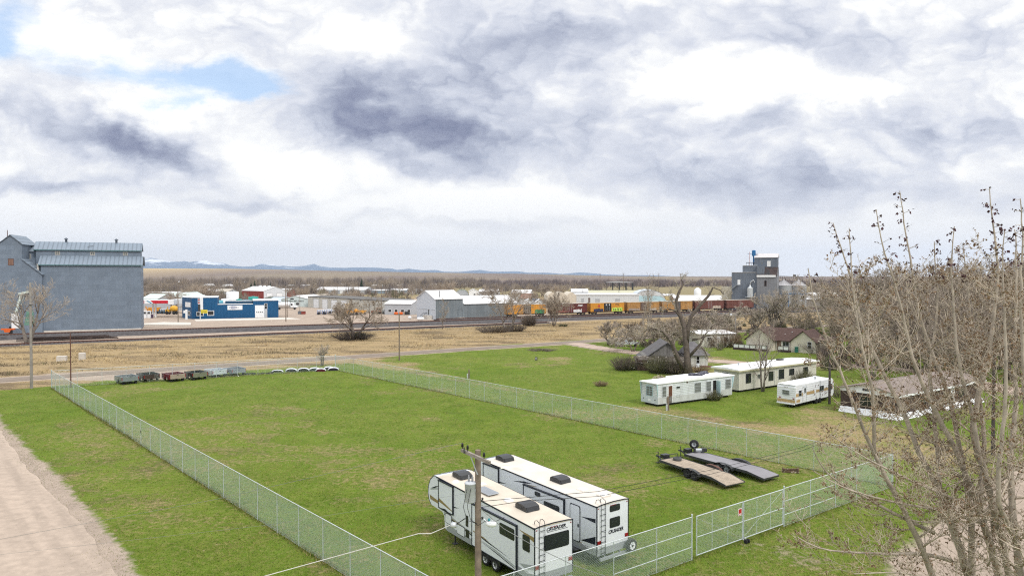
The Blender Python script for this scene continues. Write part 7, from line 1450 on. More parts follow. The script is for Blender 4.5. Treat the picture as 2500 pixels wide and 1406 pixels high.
tb = thing('flatbed_trailer', 'dark low trailer parked left of the old pickup', 'trailer', (*G(1502, 844), 0), rad(8)); MB().box(-1.6, -.9, .5, 1.4, .9, .75).box(-1.6, -.9, .75, -1.5, .9, 1.3).build('bed', M_DARK, tb); MB().lathe([(.001, -.12), (.3, -.12), (.35, 0), (.3, .12), (.001, .12)], 12, (0, -.9, .35), axis='y').build('wheel', M_BLACK, tb)
# ------------------------------------------------------------------ trees
def bark(name, col, knots=None, vs=3): return mat(name, col, .9, var=.28, vs=vs, streak=.35, patch=knots)
BK_DARK = bark('dark_cottonwood_bark', (.125, .10, .084)); BK_MID = bark('brown_bark', (.24, .20, .165)); BK_PALE = bark('pale_poplar_bark', (.40, .345, .285), (9, .66, (.12, .095, .075))); BK_GREY = bark('grey_bark', (.22, .19, .165))
TW_DARK = mat('dark_twigs', (.34, .285, .235), .9, var=.25); TW_TAN = mat('tan_twigs', (.36, .305, .245), .9, var=.25); TW_GREY = mat('grey_twigs', (.43, .375, .31), .9, var=.25); TW_BRN = mat('brown_twigs', (.43, .36, .285), .9, var=.25); TW_RED = mat('purple_brown_twigs', (.38, .32, .265), .9, var=.25)
def perp(d, r):
    a = Vector((r.gauss(0, 1), r.gauss(0, 1), r.gauss(0, 1))); a = a - d * a.dot(d); return a.normalized()
def branch(out, r, p, d, L, rad_, lvl, cfg, bare=0.0):
    """one limb and, recursively, what grows from it. cfg[lvl] = (children, spread deg, length ratio, wander, upward pull, first child at)"""
    n = 5 if lvl == 0 else (4 if lvl < 2 else 3); pts = [tuple(p)]; rr = [rad_]; d = d.normalized(); q = Vector(p)
    kids, spread, ratio, wander, up, first = cfg[lvl] if lvl < len(cfg) else (0, 0, 0, .25, .1, .3)
    dirs = [d.copy()]
    for i in range(n):
        d = (d + perp(d, r) * wander * r.uniform(.4, 1) + Vector((0, 0, up))).normalized(); q = q + d * (L / n)
        if q.z < .3: q.z = .3
        pts.append(tuple(q)); dirs.append(d.copy()); rr.append(max(rad_ * (1 - .82 * (i + 1) / n), cfg_min[0]))
    out.append((lvl, pts, rr))
    for k in range(kids):
        t = first + (1 - first) * (k + r.uniform(.2, .9)) / kids; t = min(t, .98); i = min(int(t * n), n - 1); f = t * n - i
        b = Vector(pts[i]).lerp(Vector(pts[i + 1]), f); a = rad(spread * r.uniform(.65, 1.25)); ax = perp(dirs[i], r)
        nd = dirs[i] * math.cos(a) + ax * math.sin(a)
        if lvl == 0 and nd.z < .05: nd.z = abs(nd.z) * .6 + .1
        branch(out, r, b, nd, L * ratio * (1.15 - .55 * t) * r.uniform(.7, 1.2), max(rr[i] * .62 * r.uniform(.7, 1), cfg_min[0]), lvl + 1, cfg)
cfg_min = [.012]
BIG = [(7, 48, .80, .14, .05, .28), (6, 46, .62, .22, .05, .2), (6, 44, .55, .28, .06, .15), (4, 42, .55, .3, .08, .15)]
SMALL = [(7, 42, .65, .14, .06, .22), (6, 42, .6, .22, .07, .15), (5, 42, .55, .3, .1, .15)]
SLIM = [(16, 36, .34, .05, .02, .15), (6, 42, .5, .2, .12, .15), (3, 42, .5, .3, .12, .2)]
def tree_meshes(seed, H, r0, cfg, mn=.014, stems=1, lean=.15, split=2, trunk_ratio=.62, lift=0):
    r = random.Random(seed); cfg_min[0] = mn; out = []
    for s_ in range(stems):
        a = 2 * PI * s_ / stems + r.uniform(-.4, .4); l = lean if stems == 1 else lean * r.uniform(.8, 1.3)
        branch(out, r, Vector((math.cos(a) * r0 * .5 * (stems > 1), math.sin(a) * r0 * .5 * (stems > 1), -.15)), Vector((math.cos(a) * l, math.sin(a) * l, 1)), H * trunk_ratio * r.uniform(.9, 1.1), r0 * (1 if stems == 1 else .7), 0, cfg)
    return out
def tree_from(out, name, label, loc, bm, tm, split=2, rz=0, group=None, cat='tree', scale=1.0, crown='crown'):
    t = thing(name, label, cat, loc if len(loc) == 3 else (*loc, 0), rz, group); a, b = MB(), MB()
    tubes_into(a, [(p, r_) for l, p, r_ in out if l < split and l == 0], 8); tubes_into(a, [(p, r_) for l, p, r_ in out if 0 < l < split], 5)
    tubes_into(b, [(p, r_) for l, p, r_ in out if l >= split], 3)
    if split and a.v: a.build('trunk', bm, t)
    b.build(crown, tm, t); t.scale = (scale,) * 3; return t
def tree(label, px, py, ptop, seed, cfg=SMALL, bm=BK_MID, tm=TW_BRN, r0=None, D=None, stems=1, lean=.12, mn=None, split=2, ratio=.62, name='bare_tree', group=None, cat='tree', wide=1.0):
    x, y = G(px, py) if D is None else (xat(px, D), D); H = zat(ptop, y); mn = mn or max(.012, y * .00012)
    o = tree_meshes(seed, 10.0, .03 * 10 * (r0 or 1.0), cfg, mn * 10 / max(H, 1), stems, lean, split, ratio)
    top = max(p[-1][2] for l, p, r_ in o); k = H / top
    t = tree_from(o, name, label, (x, y), bm, tm, split, 0, group, cat); t.scale = (k * wide, k * wide, k); return t
tree('bare V-trunked tree in front of the grain elevator wall', 68, 838, 676, 11, BIG, BK_GREY, TW_GREY, 1.2, stems=2, lean=.42, ratio=.5)
tree('gnarled grey tree with several leaning trunks on the dry strip before the yard', 866, 829, 720, 5, BIG, BK_DARK, TW_TAN, 1.0, stems=3, lean=.35, ratio=.5, wide=1.1)
tree('small broken stump tree behind the chrome bumpers', 786, 893, 838, 9, SMALL, BK_GREY, TW_GREY, 1.3, stems=2, lean=.1, ratio=.5)
tree('slim young tree in front of the grey warehouse wall', 1080, 804, 726, 21, SLIM, BK_GREY, TW_GREY, .5, ratio=.9)
tree('wide bare tree at the warehouse wing end before the first yellow boxcar', 1238, 811, 690, 14, BIG, BK_GREY, TW_TAN, 1.1, stems=2, lean=.3, ratio=.55)
tree('bushy bare tree before the oxide red boxcar', 1352, 797, 698, 17, BIG, BK_GREY, TW_TAN, .8, stems=4, lean=.32, ratio=.5, wide=.95)
tree('dark two-stemmed tree beside the gravel loop and old pickup', 1486, 842, 782, 23, BIG, BK_DARK, TW_RED, .9, stems=2, lean=.3, ratio=.5, wide=1.25)
tree('slim pale tree in front of the long cream mobile home', 1862, 956, 742, 31, SLIM, BK_GREY, TW_TAN, .55, stems=2, lean=.08, ratio=.85, wide=1.1)
tree('thick leaning cottonwood behind the cream house roof', 1893, 812, 700, 34, BIG, BK_DARK, TW_GREY, 1.3, stems=3, lean=.3, ratio=.5)
for k, (px, pt, lab) in enumerate(((1566, 664, 'left of two tall pale thin poplars before the dirty yellow boxcar'), (1578, 668, 'right of two tall pale thin poplars before the dirty yellow boxcar'))): tree(lab, px, 822, pt, 40 + k, SLIM, BK_PALE, TW_TAN, .4, ratio=.9, name='poplar')
for k, (px, py, pt, lab, c, w) in enumerate(((1545, 858, 790, 'twiggy grey tree between the pickup and the derelict house', TW_GREY, 1.4), (1604, 856, 775, 'tan twiggy tree right behind the derelict house gable', TW_TAN, 1.4), (1640, 850, 770, 'tan twiggy tree behind the dead tree trunk', TW_TAN, 1.4), (1720, 838, 762, 'dark twiggy tree left of the brown shrub, near the white-roofed home', TW_DARK, 1.4), (1772, 824, 752, 'grey twiggy tree behind the street lamp pole', TW_GREY, 1.5), (1840, 806, 740, 'twiggy tree before the grain elevator base', TW_GREY, 1.4), (1960, 822, 742, 'brown twiggy tree right of the cream house roof', TW_BRN, 1.3))):
    tree(lab, px, py, pt, 50 + k, BIG, BK_MID, c, .8, stems=3, lean=.4, ratio=.5, wide=w)
# the great dead tree over the derelict house
dt = thing('dead_tree', 'big dark dead tree with a forked trunk leaning over the derelict house', 'tree', (*G(1680, 915.5), 0)); DD = G(1680, 915.5)[1]; bx0 = G(1680, 915.5)[0]
def dpt(px, py, dy=0.0): return Vector((xat(px, DD + dy) - bx0, dy, zat(py, DD + dy)))
limbs = [([(1681, 918, 0), (1679, 880, 0), (1676, 842, 0), (1672, 800, 0), (1664, 778, .3), (1654, 752, .5), (1651, 735, .6), (1658, 712, .6), (1668, 695, .6), (1664, 683, .5)], [.85, .52, .46, .42, .36, .30, .26, .20, .13, .06]),
 ([(1676, 842, 0), (1681, 800, -.2), (1688, 772, -.4), (1707, 748, -.6), (1730, 722, -.8), (1741, 702, -1), (1758, 708, -1.1), (1766, 718, -1.2)], [.40, .34, .29, .24, .2, .13, .08, .04]),
 ([(1668, 900, 0), (1652, 868, -.6), (1640, 835, -1), (1630, 822, -1.2), (1618, 808, -1.4), (1600, 803, -1.5), (1580, 804, -1.6), (1570, 814, -1.7)], [.42, .38, .3, .26, .2, .14, .09, .04]),
 ([(1652, 868, -.6), (1644, 845, .2), (1634, 822, .6), (1622, 812, 1.0)], [.26, .22, .18, .1]),
 ([(1682, 872, 0), (1700, 852, -.6), (1712, 838, -1.0), (1720, 822, -1.2), (1740, 818, -1.4), (1752, 830, -1.5)], [.28, .22, .17, .13, .09, .04]),
 ([(1712, 846, -1), (1722, 858, -1.3), (1728, 872, -1.4)], [.15, .1, .05]), ([(1690, 830, -.3), (1712, 826, -.8), (1730, 808, -1.2)], [.18, .13, .06]),
 ([(1664, 778, .3), (1650, 760, .2), (1630, 752, 0), (1620, 758, 0)], [.2, .12, .08, .03]), ([(1652, 745, .5), (1640, 735, .4), (1636, 728, .4)], [.12, .08, .03])]
tk = MB(); tubes_into(tk, [([tuple(dpt(*p)) for p in pts], r_) for pts, r_ in limbs], 9); tk.build('trunk', BK_DARK, dt)
r = random.Random(77); cfg_min[0] = .016; out = []; TWG = [(5, 45, .6, .3, .05, .1), (4, 45, .6, .3, .05, .1), (0, 0, 0, .3, .05, .1)]
for pts, rr in limbs:
    P = [dpt(*p) for p in pts]
    for i in range(1 if pts is not limbs[0][0] else 4, len(P)):
        for k in range(3 if rr[i] < .25 else 1): d = perp((P[i] - P[i - 1]).normalized(), r) + (P[i] - P[i - 1]).normalized() * .8; branch(out, r, P[i], d, r.uniform(.8, 2.2) * (1 if rr[i] > .06 else .8), .045, 0, TWG)
cr = MB(); tubes_into(cr, [(p, r_) for l, p, r_ in out], 3); cr.build('twigs', TW_GREY, dt)
# shared bare trees: the brown grove on the right and single trees in the town
protos = []
for k, (cfg, bm, tm, st, ln, w) in enumerate(((BIG, BK_DARK, TW_GREY, 1, .1, 1), (BIG, BK_MID, TW_BRN, 3, .35, 1), (BIG, BK_DARK, TW_DARK, 2, .3, 1), (BIG, BK_MID, TW_RED, 4, .4, 1))):
    o = tree_meshes(100 + k, 10.0, .30, cfg, .016, st, ln, 2, .5); top = max(p[-1][2] for l, p, r_ in o); a, b = MB(), MB()
    for A_, sel, n in ((a, [q for q in o if q[0] < 2], 6), (b, [q for q in o if q[0] >= 2], 3)): tubes_into(A_, [([tuple(np.array(v) / top) for v in p], [x / top for x in r_]) for l, p, r_ in sel], n)
    ta = a.build('trunk', bm); tb_ = b.build('crown', tm); protos.append((ta, tb_))
def proto_tree(label, px, D, ptop, k, rz, group, wide=1.0, name='bare_tree'):
    H = zat(ptop, D); t = thing(name, label, 'tree', (xat(px, D), D, 0), rz, group)
    for o in protos[k]: c = o.copy(); c.name = o.name.split('.')[0]; COL.objects.link(c); c.parent = t
    t.scale = (H * wide, H * wide, H); return t
GROVE = 'bare cottonwoods of the brown grove on the right'
GL = 'bare brown cottonwood in the dense grove behind the near pale tree'
r = random.Random(19)
for px, D, pt in ((2030, 205, 676), (2050, 190, 668), (2075, 175, 652), (2110, 200, 658), (2140, 150, 650), (2170, 185, 648), (2200, 165, 636), (2235, 140, 640), (2265, 180, 632), (2300, 150, 622), (2330, 190, 640), (2360, 165, 634), (2395, 140, 640), (2425, 175, 640), (2455, 150, 632), (2490, 165, 628), (2525, 140, 630), (2560, 170, 620), (2060, 135, 720), (2110, 125, 730), (2165, 118, 712), (2220, 122, 718), (2280, 115, 700), (2335, 120, 716), (2390, 112, 708), (2440, 120, 712), (2500, 112, 700), (2130, 108, 770), (2250, 106, 775), (2350, 104, 780), (2470, 108, 770)):
    proto_tree(GL, px, D, pt, r.randrange(4), r.uniform(0, 6.28), GROVE, r.uniform(.75, 1.1))
TOWN = 'bare trees among the town sheds'
for px, D, pt, k, lab in ((425, 300, 706, 1, 'bare tree behind the lamp pole and the fuel canopy sheds'), (484, 380, 686, 1, 'tall bare tree rising over the office part of the blue shop'), (500, 400, 692, 3, 'bare tree just right of the tallest tree over the blue shop'), (445, 480, 690, 0, 'bare tree left of the quonset hut over the dark red building'), (522, 520, 690, 2, 'dark bare tree between the two quonset huts'), (375, 560, 690, 3, 'round bare tree over the beige strip next to the annex'), (405, 600, 688, 1, 'bare tree over the long dark red building'), (700, 470, 702, 3, 'reddish bare tree right behind the small red-gabled barn'), (725, 440, 700, 3, 'wide reddish shrub tree over the beige-roofed shed'), (742, 430, 698, 1, 'brown tree left of the long white-roofed grey shed'), (760, 520, 678, 0, 'tall bare tree at the left end of the long white-roofed grey shed'), (806, 360, 705, 1, 'bare tree behind the second and third garage doors'), (846, 370, 706, 1, 'bare tree behind the fourth garage door and crate'), (870, 380, 708, 3, 'bushy bare tree behind the garage roof, right part'), (993, 390, 690, 0, 'bare tree left behind the white warehouse gable'), (1088, 420, 680, 1, 'round-crowned bare tree behind the warehouse roof'), (1070, 440, 690, 3, 'lower bare tree left of the round-crowned one'), (1205, 400, 690, 3, 'bare tree behind the warehouse wing end'), (1260, 380, 700, 1, 'bare tree behind the white shed and first boxcar'), (1304, 360, 708, 2, 'dark bare tree at the brown-roofed house'), (1365, 420, 690, 1, 'bare tree over the three-arched storage building'), (1330, 520, 692, 3, 'bare tree between the brown-roofed house and the arched building'), (900, 700, 684, 1, 'bare tree above the low dark far house'), (850, 720, 684, 3, 'bare tree above the white far house and crate'), (1130, 640, 686, 2, 'dark tree over the green-roofed quonset'), (940, 760, 680, 1, 'yellowish-brown tall tree behind the crossarm pole'), (810, 760, 682, 2, 'dark tree above the white shed roof, near the thin pole')):
    proto_tree(lab, px, D, pt, k, (px * 7 % 63) / 10, TOWN, 1.0 if k != 3 else 1.3)
for o in [q for p in protos for q in p]: bpy.data.objects.remove(o)
# dark spruces in the town
def spruce(label, px, D, ptop, seed):
    H = zat(ptop, D); t = thing('spruce', label, 'tree', (xat(px, D), D, 0), 0, 'dark spruces in the town'); r = random.Random(seed); mb = MB()
    for k in range(420):
        z = H * (.08 + .92 * r.random() ** 1.3); R = (H - z) * .26 + .1; a = r.uniform(0, 6.28); q = R * r.uniform(.6, 1.1); c, s_ = math.cos(a), math.sin(a); w = R * .28 + .1
        mb.add([(c * q * .2, s_ * q * .2, z + .25), (c * q - s_ * w, s_ * q + c * w, z - .3), (c * q + s_ * w, s_ * q - c * w, z - .25 + r.uniform(-.2, .2))], [(0, 1, 2)])
    MB().cyl((0, 0, -.1), (0, 0, H * .9), H * .02, .03, 6).build('trunk', BK_DARK, t); mb.build('crown', mat('spruce_green', (.022, .045, .025), .9, var=.35, vs=.8), t)
spruce('slim dark spruce far over the beige garage', 883, 620, 679, 1); spruce('dark spruce behind the red barn, left one', 622, 560, 685, 2); spruce('smaller dark spruce behind the red barn', 613, 550, 690, 3); spruce('blue-green spruce behind the white barn gable', 660, 570, 690, 4)

# ------------------------------------------------------------------ shrubs
def shrub(label, px, py, w, h, seed, m, n=260, name='shrub', group=None, flat_=1.0, D=None):
    """many thin stems fanning from the ground"""
    p = G(px, py) if D is None else (xat(px, D), D); t = thing(name, label, 'shrub', (*p, 0), 0, group); r = random.Random(seed); mb = MB(); rr = max(.008, p[1] * .00011); P = []
    for k in range(n):
        a = r.uniform(0, 6.28); q = math.sqrt(r.random()); x, y = math.cos(a) * q * w * .35, math.sin(a) * q * w * .35 * flat_; L = h * r.uniform(.55, 1.05) * (1.1 - .5 * q); dx, dy = math.cos(a) * q * w * .3 + r.gauss(0, .12 * w * .5), math.sin(a) * q * w * .3 + r.gauss(0, .06 * w)
        P.append(([(x, y, 0), (x + dx * .45 + r.gauss(0, .05), y + dy * .45, L * .6), (x + dx + r.gauss(0, .1), y + dy, L)], [rr * 1.5, rr, rr * .6]))
        for j in range(2): f = r.uniform(.3, .9); b = (x + dx * f, y + dy * f, L * f); P.append(([b, (b[0] + r.gauss(0, .25 * h * .4), b[1] + r.gauss(0, .25 * h * .4), b[2] + h * r.uniform(.05, .3))], [rr * .8, rr * .5]))
    tubes_into(mb, P, 3); mb.build('stems', m, t); return t
SH_OL = mat('olive_shrub_twigs', (.15, .145, .075), .9, var=.3); SH_GB = mat('grey_brown_shrub', (.17, .14, .115), .9, var=.3); SH_DK = mat('dark_shrub_twigs', (.075, .06, .052), .9, var=.3); SH_TAN = mat('tan_dry_shrub', (.27, .19, .13), .9, var=.3); SH_GR = mat('dark_green_shrub', (.045, .06, .025), .9, var=.3)
for a in (('grey bush left of the derelict porch', 1527, 903, 4.6, 2.9, 1, SH_GB, 420), ('olive bush in front of the derelict porch wall', 1612, 910, 5.0, 3.1, 2, SH_OL, 420), ('dark bush at the foot of the dead tree, left side', 1648, 912, 4.4, 2.6, 3, SH_GB, 380), ('brown bush at the foot of the dead tree, right side', 1705, 908, 3.6, 1.3, 4, SH_TAN, 200), ('olive bush against the blue-white mobile home doorway', 1742, 977, 2.2, 1.5, 5, SH_OL, 200), ('dark green bush against the far end of the cream mobile home', 1955, 938, 3.6, 2.6, 6, SH_OL, 320), ('small tan bush alone in the green field', 1466, 942, 2.0, .9, 7, SH_TAN, 160), ('big brown shrub left of the cream house', 1770, 846, 7.2, 4.4, 8, SH_TAN, 420), ('dark tangled bush under the gnarled grey tree', 862, 829, 9.5, 2.6, 9, SH_DK, 420), ('green bush at the root of the gnarled grey tree', 876, 828, 3.6, 2.0, 10, SH_GR, 260), ('dark bush left of the wide bare tree by the warehouse wing', 1205, 812, 9, 2.6, 11, SH_GB, 380), ('dark bush right of the wide bare tree by the warehouse wing', 1256, 810, 6, 2.6, 12, SH_GB, 300), ('round grey bush between the two bare trees on the dry strip', 1291, 796, 4.6, 3.9, 13, SH_GB, 360), ('low green bush right of the bushy bare tree', 1375, 798, 2.6, 1.0, 14, SH_GR, 160), ('low dark bush on the field edge by the gravel road', 1322, 856, 5.5, .5, 15, SH_GB, 200), ('dark grey bush before the faded boxcars', 1545, 803, 5, 2.2, 16, SH_GB, 240), ('bush row right of the cream house deck', 2005, 862, 8, 3.2, 17, SH_GB, 300), ('dark shrub behind the cream house roof end', 1985, 838, 8, 5, 18, SH_DK, 320), ('bare bush beside the old white travel trailer', 2060, 968, 5, 1.8, 19, SH_GB, 220)): shrub(*a)
bp = thing('brush_pile', 'heap of broken branches between the derelict house and the blue-white mobile home', 'brush pile', (*G(1612, 938), 0)); r = random.Random(6); mb = MB(); P = []
for k in range(90): a = r.uniform(0, 6.28); q = r.uniform(0, 1.1); x, y, z = math.cos(a) * q, math.sin(a) * q, .15 + (1.2 - q) * r.random(); d = r.uniform(0, 6.28); l = r.uniform(.4, 1.1); P.append(([(x, y, z), (x + math.cos(d) * l * .5, y + math.sin(d) * l * .5, z + r.uniform(-.05, .25)), (x + math.cos(d) * l, y + math.sin(d) * l, max(.05, z + r.uniform(-.4, .3)))], [.05, .045, .025]))
tubes_into(mb, P, 4); mb.build('branches', TW_BRN, bp)

# ------------------------------------------------------------------ the near pale cottonwood with brown seed tufts
BUD = mat('dry_brown_tufts', (.185, .118, .068), .9, var=.45, vs=2); BUDP = mat('purple_brown_buds', (.075, .036, .042), .9, var=.3, vs=2); TW_NEAR = mat('near_tan_twigs', (.52, .445, .355), .9, var=.25, vs=2)
def near_tree(label, base_px, base_py, D, stems, seed, dens=1.0):
    bx_, by_ = xat(base_px, D), D; t = thing('cottonwood', label, 'tree', (bx_, by_, 0)); r = random.Random(seed); trunk, tw, buds, budp = MB(), MB(), MB(), MB()
    def W(px, py, dy): return Vector((xat(px, D + dy) - bx_, dy, zat(py, D + dy)))
    def tuft(mb, p, s_):
        for k in range(r.randint(3, 5)):
            a = r.uniform(0, 6.28); l = s_ * r.uniform(.6, 1.2); w = l * .32; d = Vector((math.cos(a) * .6, math.sin(a) * .6, r.uniform(-.9, .25))); s = perp(d.normalized(), r) * w
            b = p + Vector((r.gauss(0, .25), r.gauss(0, .25), r.gauss(0, .25))) * s_; mb.add([b, b + d * l * .5 + s, b + d * l, b + d * l * .5 - s], [(0, 1, 2, 3)])
    tubes = []; twt = []
    def twig(p, d, L, rr, lvl, tip=False):
        n = 4; q = p.copy(); pts = [tuple(p)]; rs = [rr]
        for i in range(n):
            d = (d + perp(d, r) * .16 + Vector((0, 0, .13 if not tip else .05))).normalized(); q = q + d * (L / n); pts.append(tuple(q)); rs.append(max(rr * (1 - .75 * (i + 1) / n), .0058))
            if lvl < 2:
                kk = 3 if lvl == 0 else 2
                for c in range(kk):
                    if r.random() < (.80 if lvl == 0 else .50) * dens: a = rad(r.uniform(35, 70)); nd = d * math.cos(a) + perp(d, r) * math.sin(a); nd.z = nd.z * .6 + .15; twig(q, nd.normalized(), L * r.uniform(.28, .5), rr * .5, lvl + 1)
            if lvl >= 1 and r.random() < .13: tuft(buds, q, r.uniform(.04, .08))
        twt.append((pts, rs))
        if r.random() < (.20 if q.z < 11 else .42): tuft(buds, q, r.uniform(.05, .10))
    for pts, r0_, r1_ in stems:
        P = [W(*p) for p in pts]; fine = []; 
        for a, b in zip(P[:-1], P[1:]):
            m_ = max(2, int((b - a).length / .35))
            for i in range(m_): fine.append(a.lerp(b, i / m_))
        fine.append(P[-1]); N_ = len(fine)
        for _ in range(3): fine = [fine[0]] + [(fine[i - 1] + fine[i] * 2 + fine[i + 1]) / 4 for i in range(1, N_ - 1)] + [fine[-1]]
        fine = [f + Vector((r.gauss(0, .012), r.gauss(0, .012), 0)) for f in fine]; rs = [r0_ * 1.3 + (r1_ * 1.3 - r0_ * 1.3) * (i / (N_ - 1)) ** 1.0 for i in range(N_)]
        tubes.append(([tuple(f) for f in fine], rs))
        for i in range(2, N_ - 1):
            d = (fine[i + 1] - fine[i]).normalized(); frac = i / N_
            if fine[i].z < 15.9 and r.random() < (.24 if fine[i].z < 6 else .70) * dens:
                a = rad(r.uniform(45, 78)); nd = d * math.cos(a) + perp(d, r) * math.sin(a); nd.z = max(nd.z, -.15); L = r.uniform(.9, 2.6) * (1.15 - .7 * frac) + .2
                if frac > .86: L = r.uniform(.25, .5)
                twig(fine[i], nd.normalized(), L, max(.008, rs[i] * r.uniform(.24, .42)), 0 if L > .7 else 1)
            if fine[i].z > 15.7:
                lo = min(1, (N_ - i) / 10)
                for _ in range(6):
                    if r.random() < .35 + .35 * lo: s = perp(d, r); b_ = fine[i].lerp(fine[i + 1], r.random()); e = b_ + s * (r.uniform(.05, .18) + lo * r.uniform(0, .4)) + Vector((0, 0, r.uniform(0, .14))); twt.append(([tuple(b_), tuple(e)], [.008, .006])); tuft(budp, e, r.uniform(.09, .16))
    tubes_into(trunk, tubes, 8); trunk.build('trunk', BK_PALE, t); tubes_into(tw, twt, 3); tw.build('twigs', TW_NEAR, t); buds.build('brown_tufts', BUD, t, kind='stuff'); budp.build('bud_clusters', BUDP, t, kind='stuff'); return t
ST = [([(2410, 1900, 0), (2340, 1560, -.3), (2286, 1404, -.6), (2225, 1268, -1.0), (2139, 1112, -1.3), (2098, 1017, -1.5), (2050, 900, -1.7), (2019, 830, -1.8), (1985, 730, -1.9), (1972, 655, -1.9)], .13, .012),
 ([(2425, 1900, 0), (2400, 1500, .2), (2364, 1375, .3), (2300, 1202, .4), (2245, 1098, .5), (2204, 994, .6), (2169, 931, .7), (2104, 800, .9), (2085, 690, 1.0), (2050, 600, 1.0), (2032, 545, 1.0)], .16, .010),
 ([(2440, 1900, 0), (2460, 1480, 0), (2450, 1404, 0), (2398, 1245, -.1), (2346, 1115, -.2), (2306, 1037, -.3), (2270, 975, -.3), (2226, 872, -.4), (2212, 790, -.5), (2180, 680, -.5), (2150, 590, -.6), (2138, 512, -.6)], .15, .010),
 ([(2430, 1900, .3), (2385, 1480, .6), (2379, 1300, .8), (2378, 1260, .8), (2358, 1144, .9), (2346, 1075, .9), (2318, 960, 1.0), (2252, 800, 1.2), (2232, 690, 1.3), (2210, 570, 1.4), (2193, 466, 1.4)], .13, .010),
 ([(2455, 1900, -.3), (2480, 1500, -.5), (2468, 1361, -.6), (2419, 1196, -.8), (2393, 1095, -.9), (2375, 1000, -.9), (2340, 880, -1), (2330, 760, -1), (2320, 660, -1), (2328, 553, -1)], .14, .010),
 ([(2440, 1300, .2), (2425, 1196, .4), (2375, 1060, .5), (2392, 960, .4), (2418, 850, .3), (2438, 690, .3), (2421, 523, .3), (2412, 460, .3)], .10, .010),
 ([(2398, 1245, -.1), (2410, 1080, .6), (2388, 930, .8), (2372, 800, .9), (2362, 690, 1), (2350, 600, 1)], .07, .010),
 ([(2300, 1202, .4), (2290, 1060, 1.2), (2270, 900, 1.4), (2292, 760, 1.5), (2281, 590, 1.5)], .06, .010),
 ([(2139, 1112, -1.3), (2135, 960, -1.8), (2105, 850, -2), (2090, 760, -2), (2075, 650, -2), (2072, 557, -2)], .05, .010),
 ([(2330, 1368, .2), (2270, 1350, -.6), (2180, 1352, -1.2), (2090, 1348, -1.6), (2000, 1343, -1.8), (1950, 1310, -1.9)], .055, .012),
 ([(2286, 1300, -.5), (2202, 1260, -.9), (2115, 1213, -1.4), (2037, 1170, -1.8), (2000, 1133, -2), (1985, 1090, -2.1)], .05, .010),
 ([(2398, 1275, -.2), (2317, 1245, -.8), (2213, 1231, -1.5), (2115, 1208, -2), (2050, 1188, -2.2), (1990, 1150, -2.3)], .05, .010),
 ([(2387, 1237, -.1), (2297, 1202, -1), (2200, 1160, -1.6), (2101, 1110, -2.2), (2030, 1060, -2.4)], .045, .010),
 ([(2405, 1255, 0), (2470, 1190, .8), (2530, 1120, 1.2), (2590, 1040, 1.4)], .06, .010),
 ([(2400, 1420, -.2), (2330, 1440, -1), (2250, 1400, -1.7), (2170, 1395, -2.2), (2090, 1400, -2.6)], .04, .01)]
near_tree('near pale cottonwood with many leaning stems and brown tufts at the right', 2430, 1900, 23.5, ST, 4)
ST2 = [([(2560, 1900, 0), (2500, 1400, 0), (2488, 1317, 0), (2470, 1150, .2), (2486, 980, .3), (2478, 820, .4), (2484, 700, .4), (2480, 600, .4), (2476, 560, .4)], .14, .010), ([(2560, 1900, 0), (2540, 1400, -.4), (2520, 1180, -.6), (2506, 960, -.7), (2492, 760, -.8), (2496, 600, -.8), (2490, 485, -.8)], .13, .010), ([(2488, 1317, 0), (2440, 1230, -.8), (2450, 1080, -1), (2462, 920, -1.1), (2452, 760, -1.1), (2446, 640, -1.1), (2450, 560, -1.1)], .07, .010),
 ([(2580, 1900, .5), (2570, 1300, .8), (2560, 1000, 1), (2540, 800, 1.1), (2530, 600, 1.2)], .12, .01)]
near_tree('second near pale cottonwood cut off by the right picture edge', 2560, 1900, 22.0, ST2, 9)
# ------------------------------------------------------------------ far woods, weeds and grass: nobody could count these
def spikes(n, X, Y, Z, H, W, lean, rng):
    """n thin upright triangles (twigs, stalks or blades)"""
    a = rng.uniform(0, 2 * np.pi, n); dx, dy = np.cos(a) * W, np.sin(a) * W; l = rng.normal(0, 1, (n, 2)) * lean[:, None]
    v = np.empty((n, 3, 3)); v[:, 0] = np.stack([X - dx, Y - dy, Z], 1); v[:, 1] = np.stack([X + dx, Y + dy, Z], 1); v[:, 2] = np.stack([X + l[:, 0], Y + l[:, 1], Z + H], 1)
    return v.reshape(-1, 3), np.arange(n * 3).reshape(-1, 3)
def vmat(name, stops, rough=.95):
    m_ = bpy.data.materials.new(name); m_.use_nodes = True; nt = m_.node_tree; b = nt.nodes['Principled BSDF']; b.inputs['Roughness'].default_value = rough; b.inputs['Specular IOR Level'].default_value = .05
    at = nt.nodes.new('ShaderNodeVertexColor'); at.layer_name = 'tint'; nt.links.new(at.outputs[0], b.inputs['Base Color']); return m_
def tint(n, cols, rng, j=.15):
    c = np.array(cols)[rng.integers(0, len(cols), n)] * rng.uniform(1 - j, 1 + j, (n, 1)); c = np.repeat(c, 3, 0); return np.concatenate([c, np.ones((len(c), 1))], 1)
rng = np.random.default_rng(3)
